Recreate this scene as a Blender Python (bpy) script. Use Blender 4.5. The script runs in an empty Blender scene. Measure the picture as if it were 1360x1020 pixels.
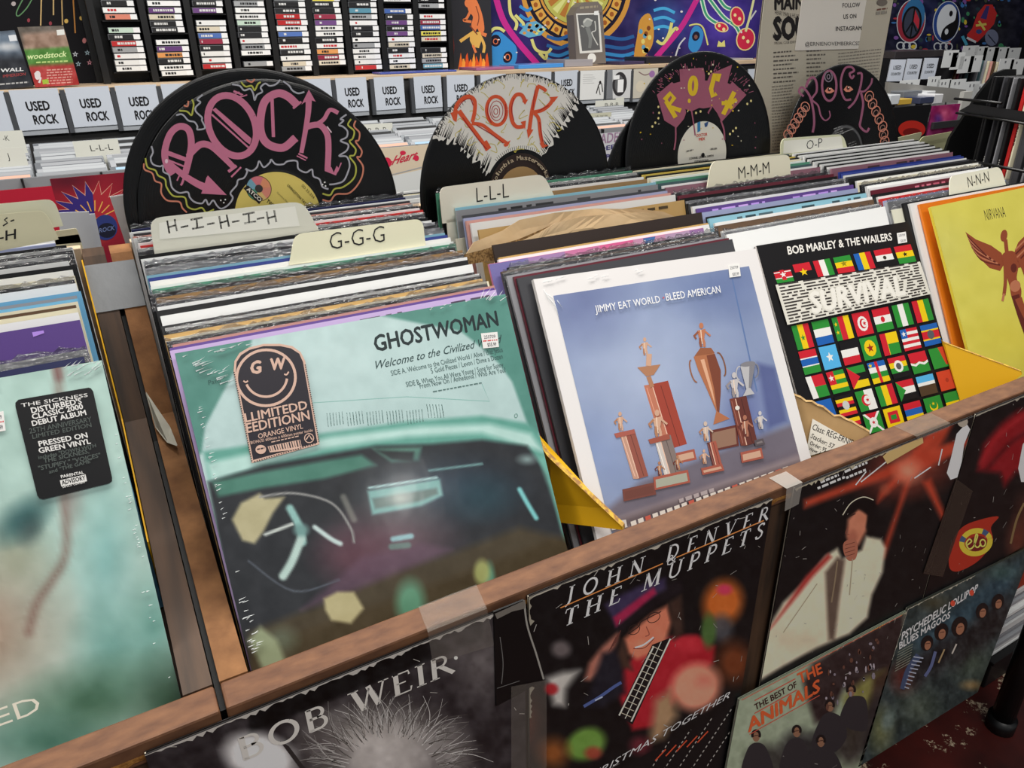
import bpy, bmesh, math, random
import numpy as np
from mathutils import Vector, Matrix
random.seed(7)
S = bpy.context.scene
COL = S.collection
# ------------------------------------------------------------------ camera
CX, CY, CZ, YAW, PITCH, ROLL, FPX = -.0125, -.4531, .4519, .5045, .4408, -.0174, 978.0
_f = Vector((math.sin(YAW) * math.cos(PITCH), math.cos(YAW) * math.cos(PITCH), -math.sin(PITCH)))
_r = Vector((math.cos(YAW), -math.sin(YAW), 0)); _u = _r.cross(_f)
CR = math.cos(ROLL) * _r + math.sin(ROLL) * _u
CU = -math.sin(ROLL) * _r + math.cos(ROLL) * _u
CF = _f
EYE = Vector((CX, CY, CZ))
cam_d = bpy.data.cameras.new('camera'); cam = bpy.data.objects.new('camera', cam_d); COL.objects.link(cam)
cam.matrix_world = Matrix(((CR.x, CU.x, -CF.x, CX), (CR.y, CU.y, -CF.y, CY), (CR.z, CU.z, -CF.z, CZ), (0, 0, 0, 1)))
cam_d.sensor_fit = 'HORIZONTAL'; cam_d.sensor_width = 36.0; cam_d.lens = FPX / 1360 * 36.0
cam_d.clip_start = .02; cam_d.clip_end = 50
S.camera = cam
# ------------------------------------------------------------------ light
S.view_settings.view_transform = 'Standard'; S.view_settings.look = 'None'
S.view_settings.exposure = 0.0; S.view_settings.gamma = 1.0; S.view_settings.use_curve_mapping = False
W = bpy.data.worlds.new('shop_ambient'); S.world = W; W.use_nodes = True
W.node_tree.nodes['Background'].inputs[0].default_value = (.92, .96, 1.0, 1)
W.node_tree.nodes['Background'].inputs[1].default_value = .27
def area(name, loc, size, power, col=(1, .97, .92), aim=(0, 0, -1)):
    d = bpy.data.lights.new(name, 'AREA'); d.shape = 'RECTANGLE'; d.size, d.size_y = size; d.energy = power; d.color = col
    o = bpy.data.objects.new(name, d); COL.objects.link(o); o.location = loc
    o.rotation_euler = Vector(aim).to_track_quat('-Z', 'Y').to_euler(); return o
area('fluorescent_lamp', (.5, .60, 1.85), (1.3, .35), 47)
area('fluorescent_lamp', (2.3, .8, 1.85), (1.3, .35), 30)
area('fluorescent_lamp', (-1.1, .5, 1.85), (1.3, .35), 29)
area('fluorescent_lamp', (.5, -1.3, 1.85), (1.3, .35), 27)
area('spot_lamp', (1.60, -4.45, 1.85), (.16, .14), 13)

# ------------------------------------------------------------------ rays of the lens: a pixel of the photograph to a point of the place
def ray(px, py): return CF + CR * ((px - 680) / FPX) + CU * ((510 - py) / FPX)
def onx(px, py, x): d = ray(px, py); return EYE + d * ((x - CX) / d.x)
def ony(px, py, y): d = ray(px, py); return EYE + d * ((y - CY) / d.y)
def onz(px, py, z): d = ray(px, py); return EYE + d * ((z - CZ) / d.z)
def proj(p):
    d = Vector(p) - EYE; t = d.dot(CF); return (680 + FPX * d.dot(CR) / t, 510 - FPX * d.dot(CU) / t)
def lin(c):
    return tuple(((v / 255) / 12.92 if v <= 10.31 else ((v / 255 + .055) / 1.055) ** 2.4) for v in c[:3])
# ------------------------------------------------------------------ materials
MATS = {}
def mat(name, c=(200, 200, 200), rough=.5, spec=.5, metal=0., noise=None, bump=None, attr=False, coat=0., trans=0., alpha=1., emit=None):
    if name in MATS: return MATS[name]
    m = bpy.data.materials.new(name); m.use_nodes = True; nt = m.node_tree; b = nt.nodes['Principled BSDF']
    b.inputs['Base Color'].default_value = (*lin(c), 1); b.inputs['Roughness'].default_value = rough
    b.inputs['Specular IOR Level'].default_value = spec; b.inputs['Metallic'].default_value = metal
    b.inputs['Coat Weight'].default_value = coat; b.inputs['Coat Roughness'].default_value = .14
    b.inputs['Transmission Weight'].default_value = trans; b.inputs['Alpha'].default_value = alpha
    tc = nt.nodes.new('ShaderNodeTexCoord')
    if attr:
        a = nt.nodes.new('ShaderNodeAttribute'); a.attribute_name = 'Col'; nt.links.new(a.outputs['Color'], b.inputs['Base Color'])
    if noise:   # (scale vector, second colour, low, high, detail)
        mp = nt.nodes.new('ShaderNodeMapping'); mp.inputs['Scale'].default_value = noise[0]; nt.links.new(tc.outputs['Object'], mp.inputs[0])
        n = nt.nodes.new('ShaderNodeTexNoise'); n.inputs['Scale'].default_value = 1; n.inputs['Detail'].default_value = noise[4] if len(noise) > 4 else 5
        nt.links.new(mp.outputs[0], n.inputs['Vector'])
        r = nt.nodes.new('ShaderNodeValToRGB'); e = r.color_ramp.elements
        e[0].position, e[1].position = noise[2], noise[3]; e[0].color = (*lin(c), 1); e[1].color = (*lin(noise[1]), 1)
        nt.links.new(n.outputs[0], r.inputs[0]); nt.links.new(r.outputs[0], b.inputs['Base Color'])
    if bump:    # (scale vector, strength, distance)
        mp = nt.nodes.new('ShaderNodeMapping'); mp.inputs['Scale'].default_value = bump[0]; nt.links.new(tc.outputs['Object'], mp.inputs[0])
        n = nt.nodes.new('ShaderNodeTexNoise'); n.inputs['Scale'].default_value = 1; n.inputs['Detail'].default_value = 3
        nt.links.new(mp.outputs[0], n.inputs['Vector'])
        bp = nt.nodes.new('ShaderNodeBump'); bp.inputs['Strength'].default_value = bump[1]; bp.inputs['Distance'].default_value = bump[2]
        nt.links.new(n.outputs[0], bp.inputs['Height']); nt.links.new(bp.outputs[0], b.inputs['Coat Normal' if coat else 'Normal'])
    MATS[name] = m; return m
PRINT = mat('printed_card', rough=.45, spec=.3, attr=True)
GLOSS = mat('shrink_wrapped_print', rough=.4, spec=.3, attr=True, coat=.6, bump=((22, 14, 1), .16, .002))
MATTE = mat('matte_print', rough=.8, spec=.2, attr=True)
VINYL = mat('black_vinyl', rough=.25, spec=.35, attr=True)
PLAST = mat('crinkled_plastic', rough=.2, spec=.6, attr=True, bump=((90, 300, 60), .8, .003))
RAILW = mat('worn_brown_rail', (88, 58, 42), .6, .3, noise=((40, 90, 90), (122, 84, 58), .3, .75, 8), bump=((120, 160, 160), .25, .001))
CHIPW = mat('chipboard', (104, 70, 44), .75, .2, noise=((40, 40, 40), (150, 106, 68), .3, .75, 9), bump=((260, 260, 260), .3, .001))
DARKW = mat('dark_stained_wood', (44, 34, 27), .6, .3, noise=((50, 4, 6), (90, 66, 48), .35, .75, 6))
PALEW = mat('pale_wood', (176, 150, 122), .65, .3, noise=((6, 40, 40), (206, 184, 156), .3, .7, 5))
RAWE = mat('broken_chipboard_edge', (178, 128, 66), .9, .1, noise=((160, 160, 160), (122, 78, 40), .3, .7, 8), bump=((300, 300, 300), .8, .003))
BLACK = mat('black_laminate', (20, 19, 20), .5, .4)
BLKPL = mat('black_plastic', (14, 14, 15), .4, .5)
GREYM = mat('grey_painted_metal', (150, 152, 152), .45, .5)
STEEL = mat('grey_steel', (120, 122, 124), .35, .5, metal=.6)
CREAM = mat('cream_plastic_card', (226, 222, 196), .45, .4)
DUCT = mat('silver_tape', (112, 114, 116), .4, .5, metal=.2, bump=((60, 40, 60), .3, .002))
CLEAR = mat('clear_tape', (170, 160, 150), .12, .6, alpha=.2, bump=((60, 60, 60), .5, .002))
CLEARCASE = mat('clear_case_plastic', (200, 204, 206), .12, .7)
# ------------------------------------------------------------------ objects
def tag(o, label, cat=None, group=None, kind=None):
    if label: o['label'] = label
    if cat: o['category'] = cat
    if group: o['group'] = group
    if kind: o['kind'] = kind
    return o
def thing(name, label, cat, M=None, group=None):
    o = bpy.data.objects.new(name, None); COL.objects.link(o); o.empty_display_size = .05
    if M is not None: o.matrix_world = M if isinstance(M, Matrix) else Matrix.Translation(Vector(M))
    return tag(o, label, cat, group)
class MB:
    """collects verts, faces with colour and material index; builds ONE mesh object"""
    def __init__(s): s.v = []; s.f = []; s.c = []; s.m = []; s.sm = []
    def face(s, pts, col=(200, 200, 200), mi=0, smooth=False):
        n = len(s.v); s.v += [tuple(p) for p in pts]; s.f.append(tuple(range(n, n + len(pts))))
        s.c.append(col if isinstance(col, list) else [col] * len(pts)); s.m.append(mi); s.sm.append(smooth)
    def idx(s, verts, faces, col=(200, 200, 200), mi=0, smooth=False):
        n = len(s.v); s.v += [tuple(p) for p in verts]
        for f in faces:
            s.f.append(tuple(i + n for i in f)); s.c.append([col] * len(f)); s.m.append(mi); s.sm.append(smooth)
    def box(s, lo, hi, col=(200, 200, 200), mi=0, bev=0.):
        x0, y0, z0 = lo; x1, y1, z1 = hi
        if bev:
            bm = bmesh.new(); bmesh.ops.create_cube(bm, size=1)
            bmesh.ops.scale(bm, vec=(x1 - x0, y1 - y0, z1 - z0), verts=bm.verts)
            bmesh.ops.translate(bm, vec=((x0 + x1) / 2, (y0 + y1) / 2, (z0 + z1) / 2), verts=bm.verts)
            bmesh.ops.bevel(bm, geom=bm.edges[:], offset=bev, segments=2, affect='EDGES', profile=.5)
            bm.verts.index_update()
            s.idx([v.co[:] for v in bm.verts], [[v.index for v in f.verts] for f in bm.faces], col, mi); bm.free(); return
        V = [(x0, y0, z0), (x1, y0, z0), (x1, y1, z0), (x0, y1, z0), (x0, y0, z1), (x1, y0, z1), (x1, y1, z1), (x0, y1, z1)]
        s.idx(V, [(0, 3, 2, 1), (4, 5, 6, 7), (0, 1, 5, 4), (1, 2, 6, 5), (2, 3, 7, 6), (3, 0, 4, 7)], col, mi)
    def prism(s, poly, ax, a, b, col=(200, 200, 200), mi=0):
        """poly of 2-D points extruded along axis ax from a to b"""
        def P(p, t): return {0: (t, p[0], p[1]), 1: (p[0], t, p[1]), 2: (p[0], p[1], t)}[ax]
        n = len(poly); V = [P(p, a) for p in poly] + [P(p, b) for p in poly]
        F = [tuple(range(n - 1, -1, -1)), tuple(range(n, 2 * n))] + [(i, (i + 1) % n, n + (i + 1) % n, n + i) for i in range(n)]
        s.idx(V, F, col, mi)
    def tube(s, pts, r, col=(200, 200, 200), mi=0, n=8):
        pts = [Vector(p) for p in pts]; V = []; F = []
        for i, p in enumerate(pts):
            t = (pts[min(i + 1, len(pts) - 1)] - pts[max(i - 1, 0)]).normalized()
            a = t.cross(Vector((0, 0, 1)) if abs(t.z) < .9 else Vector((1, 0, 0))).normalized(); b = t.cross(a)
            V += [tuple(p + (a * math.cos(k * 2 * math.pi / n) + b * math.sin(k * 2 * math.pi / n)) * r) for k in range(n)]
        for i in range(len(pts) - 1):
            for k in range(n): F.append((i * n + k, i * n + (k + 1) % n, (i + 1) * n + (k + 1) % n, (i + 1) * n + k))
        F += [tuple(range(n - 1, -1, -1)), tuple(range((len(pts) - 1) * n, len(pts) * n))]
        s.idx(V, F, col, mi, True)
    def build(s, name, mats, parent=None, M=None):
        me = bpy.data.meshes.new(name); me.from_pydata(s.v, [], s.f)
        mats = mats if isinstance(mats, (list, tuple)) else [mats]
        for m in mats: me.materials.append(m)
        me.polygons.foreach_set('material_index', s.m); me.polygons.foreach_set('use_smooth', s.sm)
        ca = me.color_attributes.new('Col', 'FLOAT_COLOR', 'CORNER'); out = np.ones((len(me.loops), 4), np.float32)
        cache = {}; k = 0
        for cs in s.c:
            for c in cs:
                if c not in cache: cache[c] = lin(c)
                out[k, :3] = cache[c]; k += 1
        ca.data.foreach_set('color', out.ravel()); me.update()
        o = bpy.data.objects.new(name, me); COL.objects.link(o)
        if parent is not None: o.parent = parent
        if M is not None: o.matrix_world = M if isinstance(M, Matrix) else Matrix.Translation(Vector(M))
        return o
def sub(t, n): return next(c for c in t.children if c.name.split('.')[0] == n)
def struct(o): o['kind'] = 'structure'; return o
# ------------------------------------------------------------------ lettering
_T = {}
def glyphs(s, bold=0., res=2):
    k = (s, bold)
    if k in _T: return _T[k]
    cu = bpy.data.curves.new('t', 'FONT'); cu.body = s; cu.size = 1; cu.offset = bold; cu.resolution_u = res; cu.fill_mode = 'FRONT'
    o = bpy.data.objects.new('t', cu); COL.objects.link(o); bpy.context.view_layer.update()
    me = o.evaluated_get(bpy.context.evaluated_depsgraph_get()).to_mesh()
    V = [(v.co.x, v.co.y) for v in me.vertices]; F = [tuple(p.vertices) for p in me.polygons]
    o.evaluated_get(bpy.context.evaluated_depsgraph_get()).to_mesh_clear()
    bpy.data.objects.remove(o); bpy.data.curves.remove(cu)
    wd = 1.
    if V:
        x0 = min(p[0] for p in V); x1 = max(p[0] for p in V); wd = x1 - x0; V = [((x - x0) / wd, y / .729) for x, y in V]   # cap height to 1
    _T[k] = (V, F, wd); return _T[k]
# serif capitals: strokes in a unit box (x 0..w, y 0..1), each stroke (points, width)
def arc(cx, cy, rx, ry, a0, a1, n=10):
    return [(cx + rx * math.cos(math.radians(a0 + (a1 - a0) * i / n)), cy + ry * math.sin(math.radians(a0 + (a1 - a0) * i / n))) for i in range(n + 1)]
TK, TN = .15, .06
def _sf(x, y, w=.3): return ([(x - w / 2, y), (x + w / 2, y)], .05)
SER = {
 'B': (.62, [([(.14, 0), (.14, 1)], TK), ([(.1, .97), (.34, .97)] + arc(.34, .755, .17, .215, 90, -90), .1), ([(.14, .54), (.36, .54)] + arc(.36, .285, .2, .255, 90, -90) + [(.1, .03)], .11)]),
 'O': (.86, [(arc(.43, .5, .34, .46, 60, 240, 14), .13), (arc(.43, .5, .34, .46, 240, 420, 14), .13)]),
 'W': (1.1, [([(.12, 1), (.36, 0)], TK), ([(.36, 0), (.57, .9)], TN), ([(.55, 1), (.78, 0)], TK), ([(.78, 0), (1.0, 1)], TN), _sf(.12, .98), _sf(1.0, .98)]),
 'E': (.6, [([(.14, 0), (.14, 1)], TK), ([(.04, .97), (.52, .97), (.54, .8)], TN), ([(.14, .52), (.42, .52)], TN), ([(.04, .03), (.54, .03), (.57, .22)], TN)]),
 'I': (.32, [([(.16, 0), (.16, 1)], TK), _sf(.16, .02), _sf(.16, .98)]),
 'R': (.76, [([(.14, 0), (.14, 1)], TK), ([(.1, .97), (.34, .97)] + arc(.34, .75, .18, .22, 90, -90) + [(.14, .53)], .09), ([(.34, .53), (.74, 0)], TK), _sf(.14, .02)]),
 'J': (.4, [([(.26, 1), (.26, .15), (.18, -.08), (.02, -.16)], TK * .9), _sf(.26, .98)]),
 'H': (.82, [([(.14, 0), (.14, 1)], TK), ([(.66, 0), (.66, 1)], TK), ([(.14, .52), (.66, .52)], TN), _sf(.14, .02), _sf(.14, .98), _sf(.66, .02), _sf(.66, .98)]),
 'N': (.86, [([(.14, 0), (.14, 1)], TN), ([(.12, 1), (.7, 0)], TK), ([(.7, 0), (.7, 1)], TN), _sf(.14, .02), _sf(.7, .98)]),
 'D': (.78, [([(.14, 0), (.14, 1)], TK), ([(.06, .97), (.3, .97)] + arc(.3, .5, .36, .47, 90, -90, 14) + [(.06, .03)], .11)]),
 'V': (.8, [([(.1, 1), (.4, 0)], TK), ([(.4, 0), (.7, 1)], TN), _sf(.1, .98), _sf(.7, .98)]),
 'T': (.68, [([(.34, 0), (.34, 1)], TK), ([(.04, .78), (.06, .97), (.62, .97), (.64, .78)], TN), _sf(.34, .02)]),
 'M': (1.0, [([(.14, 0), (.16, 1)], TN), ([(.16, 1), (.5, .08)], TK), ([(.5, .08), (.82, 1)], TN), ([(.84, 0), (.82, 1)], TK), _sf(.14, .02), _sf(.84, .02)]),
 'U': (.8, [([(.14, 1), (.14, .3)] + arc(.4, .3, .26, .28, 180, 360) + [(.66, 1)], .11), _sf(.14, .98), _sf(.66, .98)]),
 'P': (.62, [([(.14, 0), (.14, 1)], TK), ([(.1, .97), (.34, .97)] + arc(.34, .72, .2, .25, 90, -90) + [(.14, .47)], .1), _sf(.14, .02)]),
 'S': (.56, [([(.46, .8), (.42, .93), (.28, .97), (.14, .9), (.11, .74), (.2, .6), (.36, .47), (.46, .34), (.44, .14), (.3, .03), (.15, .07), (.09, .22)], .11)]),
 'G': (.84, [(arc(.44, .5, .34, .46, 45, 310, 18) + [(.68, .2), (.68, .44)], .11), ([(.5, .44), (.76, .44)], TN)]),
 'A': (.8, [([(.08, 0), (.4, 1)], TN), ([(.38, 1), (.7, 0)], TK), ([(.2, .34), (.58, .34)], TN), _sf(.08, .02, .22), _sf(.7, .02)]),
 '&': (.8, [([(.7, .1), (.3, .6), (.22, .8), (.34, .96), (.48, .82), (.4, .62), (.12, .36), (.14, .1), (.34, .02), (.58, .2), (.68, .5)], .09)]),
 '.': (.24, [([(.12, .42), (.12, .56)], .14)]), '-': (.4, [([(.06, .45), (.34, .45)], .08)]), ' ': (.4, []),
}
# ------------------------------------------------------------------ flat artwork on a plane
def spline(P, n=6, closed=False):
    P = [Vector((*p, 0)) if len(p) == 2 else Vector(p) for p in P]; out = []; N = len(P)
    for i in range(N if closed else N - 1):
        g = (lambda k: P[k % N]) if closed else (lambda k: P[max(0, min(N - 1, k))])
        a, b, c, d = g(i - 1), g(i), g(i + 1), g(i + 2)
        for k in range(n):
            t = k / n
            q = .5 * ((2 * b) + (c - a) * t + (2 * a - 5 * b + 4 * c - d) * t * t + (3 * b - a - 3 * c + d) * t ** 3); out.append((q.x, q.y))
    if not closed: out.append((P[-1].x, P[-1].y))
    return out
def pin(P, X, Y):
    """signed inside test + distance of arrays X, Y to polygon P (numpy)"""
    P = np.array(P, float); d = np.full(X.shape, 1e9); ins = np.zeros(X.shape, bool)
    for (x1, y1), (x2, y2) in zip(P, np.roll(P, -1, 0)):
        ex, ey = x2 - x1, y2 - y1; L = ex * ex + ey * ey + 1e-12
        t = np.clip(((X - x1) * ex + (Y - y1) * ey) / L, 0, 1); d = np.minimum(d, np.hypot(X - x1 - t * ex, Y - y1 - t * ey))
        with np.errstate(divide='ignore', invalid='ignore'):
            c = ((y1 > Y) != (y2 > Y)) & (X < (x2 - x1) * (Y - y1) / (y2 - y1 if y2 != y1 else 1e-12) + x1)
        ins ^= c
    return np.where(ins, d, -d)
class Canvas:
    """soft picture: a grid whose vertices take colours; positions given in photograph pixels"""
    def __init__(s, art, n=110, m=None):
        s.a = art; s.n = n; s.m = m or n; w, h = art.w, art.h
        gx, gy = np.meshgrid(np.linspace(0, w, s.n), np.linspace(0, -h, s.m)); s.gx, s.gy = gx, gy
        M = np.array(art.M); P = M[:3, 3] + gx[..., None] * M[:3, 0] + gy[..., None] * M[:3, 1] - np.array(EYE)
        t = P @ np.array(CF); s.X = 680 + FPX * (P @ np.array(CR)) / t; s.Y = 510 - FPX * (P @ np.array(CU)) / t
        s.C = np.zeros((s.m, s.n, 3)); s.k = 1.
    def fill(s, c): s.C[:] = c; return s
    def mixin(s, a, c): s.C = s.C * (1 - a[..., None]) + np.array(c, float) * a[..., None]; return s
    def poly(s, pts, c, soft=2., op=1., sp=False):
        if sp: pts = spline(pts, 5, True)
        d = pin(pts, s.X, s.Y); soft *= s.k; return s.mixin(np.clip(d / soft * .5 + .5, 0, 1) * op, c)
    def blob(s, x, y, rx, ry, c, op=1., soft=.6, ang=0.):
        a = math.radians(ang); dx, dy = s.X - x, s.Y - y; u = (dx * math.cos(a) + dy * math.sin(a)) / rx; v = (-dx * math.sin(a) + dy * math.cos(a)) / ry
        return s.mixin(np.clip((1 - np.hypot(u, v)) / soft, 0, 1) * op, c)
    def line(s, pts, w, c, soft=1.5, op=1., sp=True):
        soft *= s.k
        if sp: pts = spline(pts, 6)
        d = np.full(s.X.shape, 1e9)
        for (x1, y1), (x2, y2) in zip(pts, pts[1:]):
            ex, ey = x2 - x1, y2 - y1; L = ex * ex + ey * ey + 1e-9; t = np.clip(((s.X - x1) * ex + (s.Y - y1) * ey) / L, 0, 1)
            d = np.minimum(d, np.hypot(s.X - x1 - t * ex, s.Y - y1 - t * ey))
        return s.mixin(np.clip((w / 2 - d) / soft * .5 + .5, 0, 1) * op, c)
    def noise(s, amp, scale=30., seed=1, stretch=(1, 1)):
        rng = np.random.RandomState(seed); tot = np.zeros(s.X.shape)
        for o in range(3):
            g = rng.rand(64, 64); u = (s.X * stretch[0] / scale * 2 ** o) % 63; v = (s.Y * stretch[1] / scale * 2 ** o) % 63
            i, j = u.astype(int), v.astype(int); fu, fv = u - i, v - j; fu = fu * fu * (3 - 2 * fu); fv = fv * fv * (3 - 2 * fv)
            tot += (g[j, i] * (1 - fu) * (1 - fv) + g[j, (i + 1) % 64] * fu * (1 - fv) + g[(j + 1) % 64, i] * (1 - fu) * fv + g[(j + 1) % 64, (i + 1) % 64] * fu * fv - .5) / 2 ** o
        s.C += amp * tot[..., None]; return s
    def emit(s, gain=1.):
        a = s.a; a.lift(); z = a.z; n, m = s.n, s.m; C = np.clip(s.C * gain, 2, 250).astype(int)
        V = [(float(x), float(y), z) for x, y in zip(s.gx.ravel(), s.gy.ravel())]; base = len(a.v); a.v += V
        cl = [tuple(c) for c in C.reshape(-1, 3).tolist()]
        for j in range(m - 1):
            for i in range(n - 1):
                q = (j * n + i, (j + 1) * n + i, (j + 1) * n + i + 1, j * n + i + 1)
                a.f.append(tuple(base + k for k in q)); a.c.append([cl[k] for k in q]); a.m.append(a.mi); a.sm.append(False)
class Art(MB):
    """artwork layers on a plane: local X right, Y up (top-left corner is the origin), Z out of the face"""
    def __init__(s, M, w, h, z=.0002, step=.000012, mi=0, gain=1.):
        super().__init__(); s.M = M; s.w = w; s.h = h; s.z = z; s.step = step; s.mi = mi; s.gain = gain
        s.o = M.to_translation(); s.ex = M.col[0].to_3d(); s.ey = M.col[1].to_3d(); s.ez = M.col[2].to_3d(); s.cl = True; s.round = None
    def lift(s): s.z += s.step
    def L(s, px, py):
        d = ray(px, py); t = (s.o - EYE).dot(s.ez) / d.dot(s.ez); q = EYE + d * t - s.o; return (q.dot(s.ex), q.dot(s.ey))
    def clip(s, P):
        for ax, lim, sg in ((0, 0., 1), (0, s.w, -1), (1, 0., -1), (1, -s.h, 1)):
            Q = []
            for i, b in enumerate(P):
                a = P[i - 1]; da, db = (a[ax] - lim) * sg, (b[ax] - lim) * sg
                if (da >= 0) != (db >= 0): t = da / (da - db); Q.append((a[0] + (b[0] - a[0]) * t, a[1] + (b[1] - a[1]) * t))
                if db >= 0: Q.append(b)
            P = Q
            if len(P) < 3: return []
        return P
    def add(s, P, col):
        if s.cl: P = s.clip(P)
        if len(P) < 3: return
        col = tuple(min(250, int(v * s.gain)) for v in col)
        A = sum(P[i - 1][0] * P[i][1] - P[i][0] * P[i - 1][1] for i in range(len(P)))
        if A < 0: P = P[::-1]
        s.face([(x, y, s.z) for x, y in P], col, s.mi)
    def poly(s, pts, col, sp=False, loc=False):
        if sp: pts = spline(pts, 5, True)
        s.lift(); s.add(pts if loc else [s.L(*p) for p in pts], col)
    def stroke(s, pts, w, col, sp=True, loc=False, taper=None, lift=True, closed=False):
        """w in pixels (or local units when loc)"""
        if sp and len(pts) > 2: pts = spline(pts, 6, closed)
        if closed: pts = list(pts) + [pts[0]]
        if lift: s.lift()
        n = len(pts); Lf = []; Rt = []
        for i, p in enumerate(pts):
            a, b = pts[max(0, i - 1)], pts[min(n - 1, i + 1)]
            if closed and i in (0, n - 1): a, b = pts[-2], pts[1]
            dx, dy = b[0] - a[0], b[1] - a[1]; l = math.hypot(dx, dy) or 1; k = w / 2
            if taper: k *= taper[0] + (taper[1] - taper[0]) * i / max(1, n - 1)
            Lf.append((p[0] - dy / l * k, p[1] + dx / l * k)); Rt.append((p[0] + dy / l * k, p[1] - dx / l * k))
        if not loc: Lf = [s.L(*p) for p in Lf]; Rt = [s.L(*p) for p in Rt]
        for i in range(n - 1): s.add([Lf[i], Rt[i], Rt[i + 1], Lf[i + 1]], col)
    def ell(s, cx, cy, rx, ry, col, n=24, ang=0., loc=False, lift=True):
        a = math.radians(ang); P = []
        for k in range(n):
            t = 2 * math.pi * k / n; u, v = rx * math.cos(t), ry * math.sin(t); P.append((cx + u * math.cos(a) - v * math.sin(a), cy + u * math.sin(a) + v * math.cos(a)))
        if lift: s.lift()
        s.add(P if loc else [s.L(*p) for p in P], col)
    def ring(s, cx, cy, rx, ry, w, col, n=32, ang=0., a0=0, a1=360, loc=False):
        a = math.radians(ang); P = []
        for k in range(n + 1):
            t = math.radians(a0 + (a1 - a0) * k / n); u, v = rx * math.cos(t), ry * math.sin(t); P.append((cx + u * math.cos(a) - v * math.sin(a), cy + u * math.sin(a) + v * math.cos(a)))
        s.stroke(P, w, col, sp=False, loc=loc)
    def _map(s, p0, p1, up, loc, V, F, col, shear=0.):
        if loc: a, b, u = p0, p1, up
        else: a, b = s.L(*p0), s.L(*p1); c = s.L(p0[0] + up[0], p0[1] + up[1]); u = (c[0] - a[0], c[1] - a[1])
        ex = (b[0] - a[0], b[1] - a[1]); s.lift()
        Q = [(a[0] + ex[0] * x + u[0] * (y), a[1] + ex[1] * x + u[1] * (y)) for x, y in ((x + shear * y, y) for x, y in V)]
        for f in F: s.add([Q[i] for i in f], col)
    def text(s, t, p0, p1, up, col, bold=0., loc=False, shear=0.):
        """baseline from p0 to p1; up = vector of one cap height (pixels, or local)"""
        V, F, wd = glyphs(t, min(0., bold)); sh = [(0, 0)]
        if bold > 0: sh = [(-bold, 0), (bold, 0), (0, bold * .8), (0, -bold * .8)]
        for dx, dy in sh: s._map(p0, p1, up, loc, [(x + dx / wd, y + dy / .729) for x, y in V], F, col, shear)
    def serif(s, t, p0, p1, up, col, loc=False, shear=0., gap=.12, wt=1.):
        W_ = sum(SER[c][0] + gap for c in t) - gap; x = 0; s.lift()
        if loc: a, b, u = p0, p1, up
        else: a, b = s.L(*p0), s.L(*p1); c_ = s.L(p0[0] + up[0], p0[1] + up[1]); u = (c_[0] - a[0], c_[1] - a[1])
        ex = ((b[0] - a[0]) / W_, (b[1] - a[1]) / W_)
        for ch in t:
            w, st = SER[ch]
            for pts, wd in st:
                n = len(pts); Lf = []; Rt = []
                for i, p in enumerate(pts):
                    q0, q1 = pts[max(0, i - 1)], pts[min(n - 1, i + 1)]; dx, dy = q1[0] - q0[0], q1[1] - q0[1]; l = math.hypot(dx, dy) or 1; k = wd * wt / 2
                    Lf.append((p[0] - dy / l * k, p[1] + dx / l * k)); Rt.append((p[0] + dy / l * k, p[1] - dx / l * k))
                g = lambda p: (a[0] + ex[0] * (x + p[0] + shear * p[1]) + u[0] * p[1], a[1] + ex[1] * (x + p[0] + shear * p[1]) + u[1] * p[1])
                for i in range(n - 1): s.add([g(Lf[i]), g(Rt[i]), g(Rt[i + 1]), g(Lf[i + 1])], col)
            x += w + gap
    def grey_text(s, p0, p1, up, col, n=14, seed=0):
        """a line of print too small to read: little bars"""
        rng = random.Random(seed); x = 0; s.lift(); a, b = s.L(*p0), s.L(*p1); c = s.L(p0[0] + up[0], p0[1] + up[1]); u = (c[0] - a[0], c[1] - a[1]); ex = (b[0] - a[0], b[1] - a[1])
        while x < 1:
            w = rng.uniform(.4, 1.3) / n
            g = lambda p, q: (a[0] + ex[0] * p + u[0] * q, a[1] + ex[1] * p + u[1] * q)
            s.add([g(x, 0), g(min(1, x + w), 0), g(min(1, x + w), 1), g(x, 1)], col); x += w + .28 / n
def frame(O, ux, dn):
    ux = Vector(ux).normalized(); up = -(Vector(dn) - ux * ux.dot(Vector(dn))).normalized(); n = ux.cross(up); O = Vector(O)
    return Matrix(((ux.x, up.x, n.x, O.x), (ux.y, up.y, n.y, O.y), (ux.z, up.z, n.z, O.z), (0, 0, 0, 1)))
def vframe(x, y, z): return frame((x, y, z), (1, 0, 0), (0, 0, -1))
ORD = ['first', 'second', 'third', 'fourth', 'fifth', 'sixth', 'seventh', 'eighth', 'ninth', 'tenth', 'eleventh', 'twelfth', 'thirteenth', 'fourteenth', 'fifteenth', 'sixteenth', 'seventeenth', 'eighteenth', 'nineteenth', 'twentieth']
TENS = {2: 'twenty', 3: 'thirty', 4: 'forty', 5: 'fifty', 6: 'sixty'}
def ordinal(i):   # i from 1
    if i <= 20: return ORD[i - 1]
    t, u = divmod(i, 10); return (TENS[t][:-1] + 'ieth') if u == 0 else TENS[t] + '-' + ORD[u - 1]
def sleeve_mesh(a, w, h, th, face, spine, inner=(225, 225, 222), back=None, mi=0):
    """an LP sleeve: front and back board, closed spine sides and bottom, open top with the inner sleeve showing; front face at z = 0"""
    b = .0009; back = back or face
    a.box((0, -h, -b), (w, 0, 0), face, mi); a.box((0, -h, -th), (w, 0, -th + b), back, mi)
    a.box((0, -h, -th + b), (b, 0, -b), spine, mi); a.box((b, -h, -th + b), (w, -h + b, -b), spine, mi)
    if th > .0024: a.box((b, -h + b, -th * .5 - .0005), (w - .0005, -.0016, -th * .5 + .0005), inner, mi)
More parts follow.
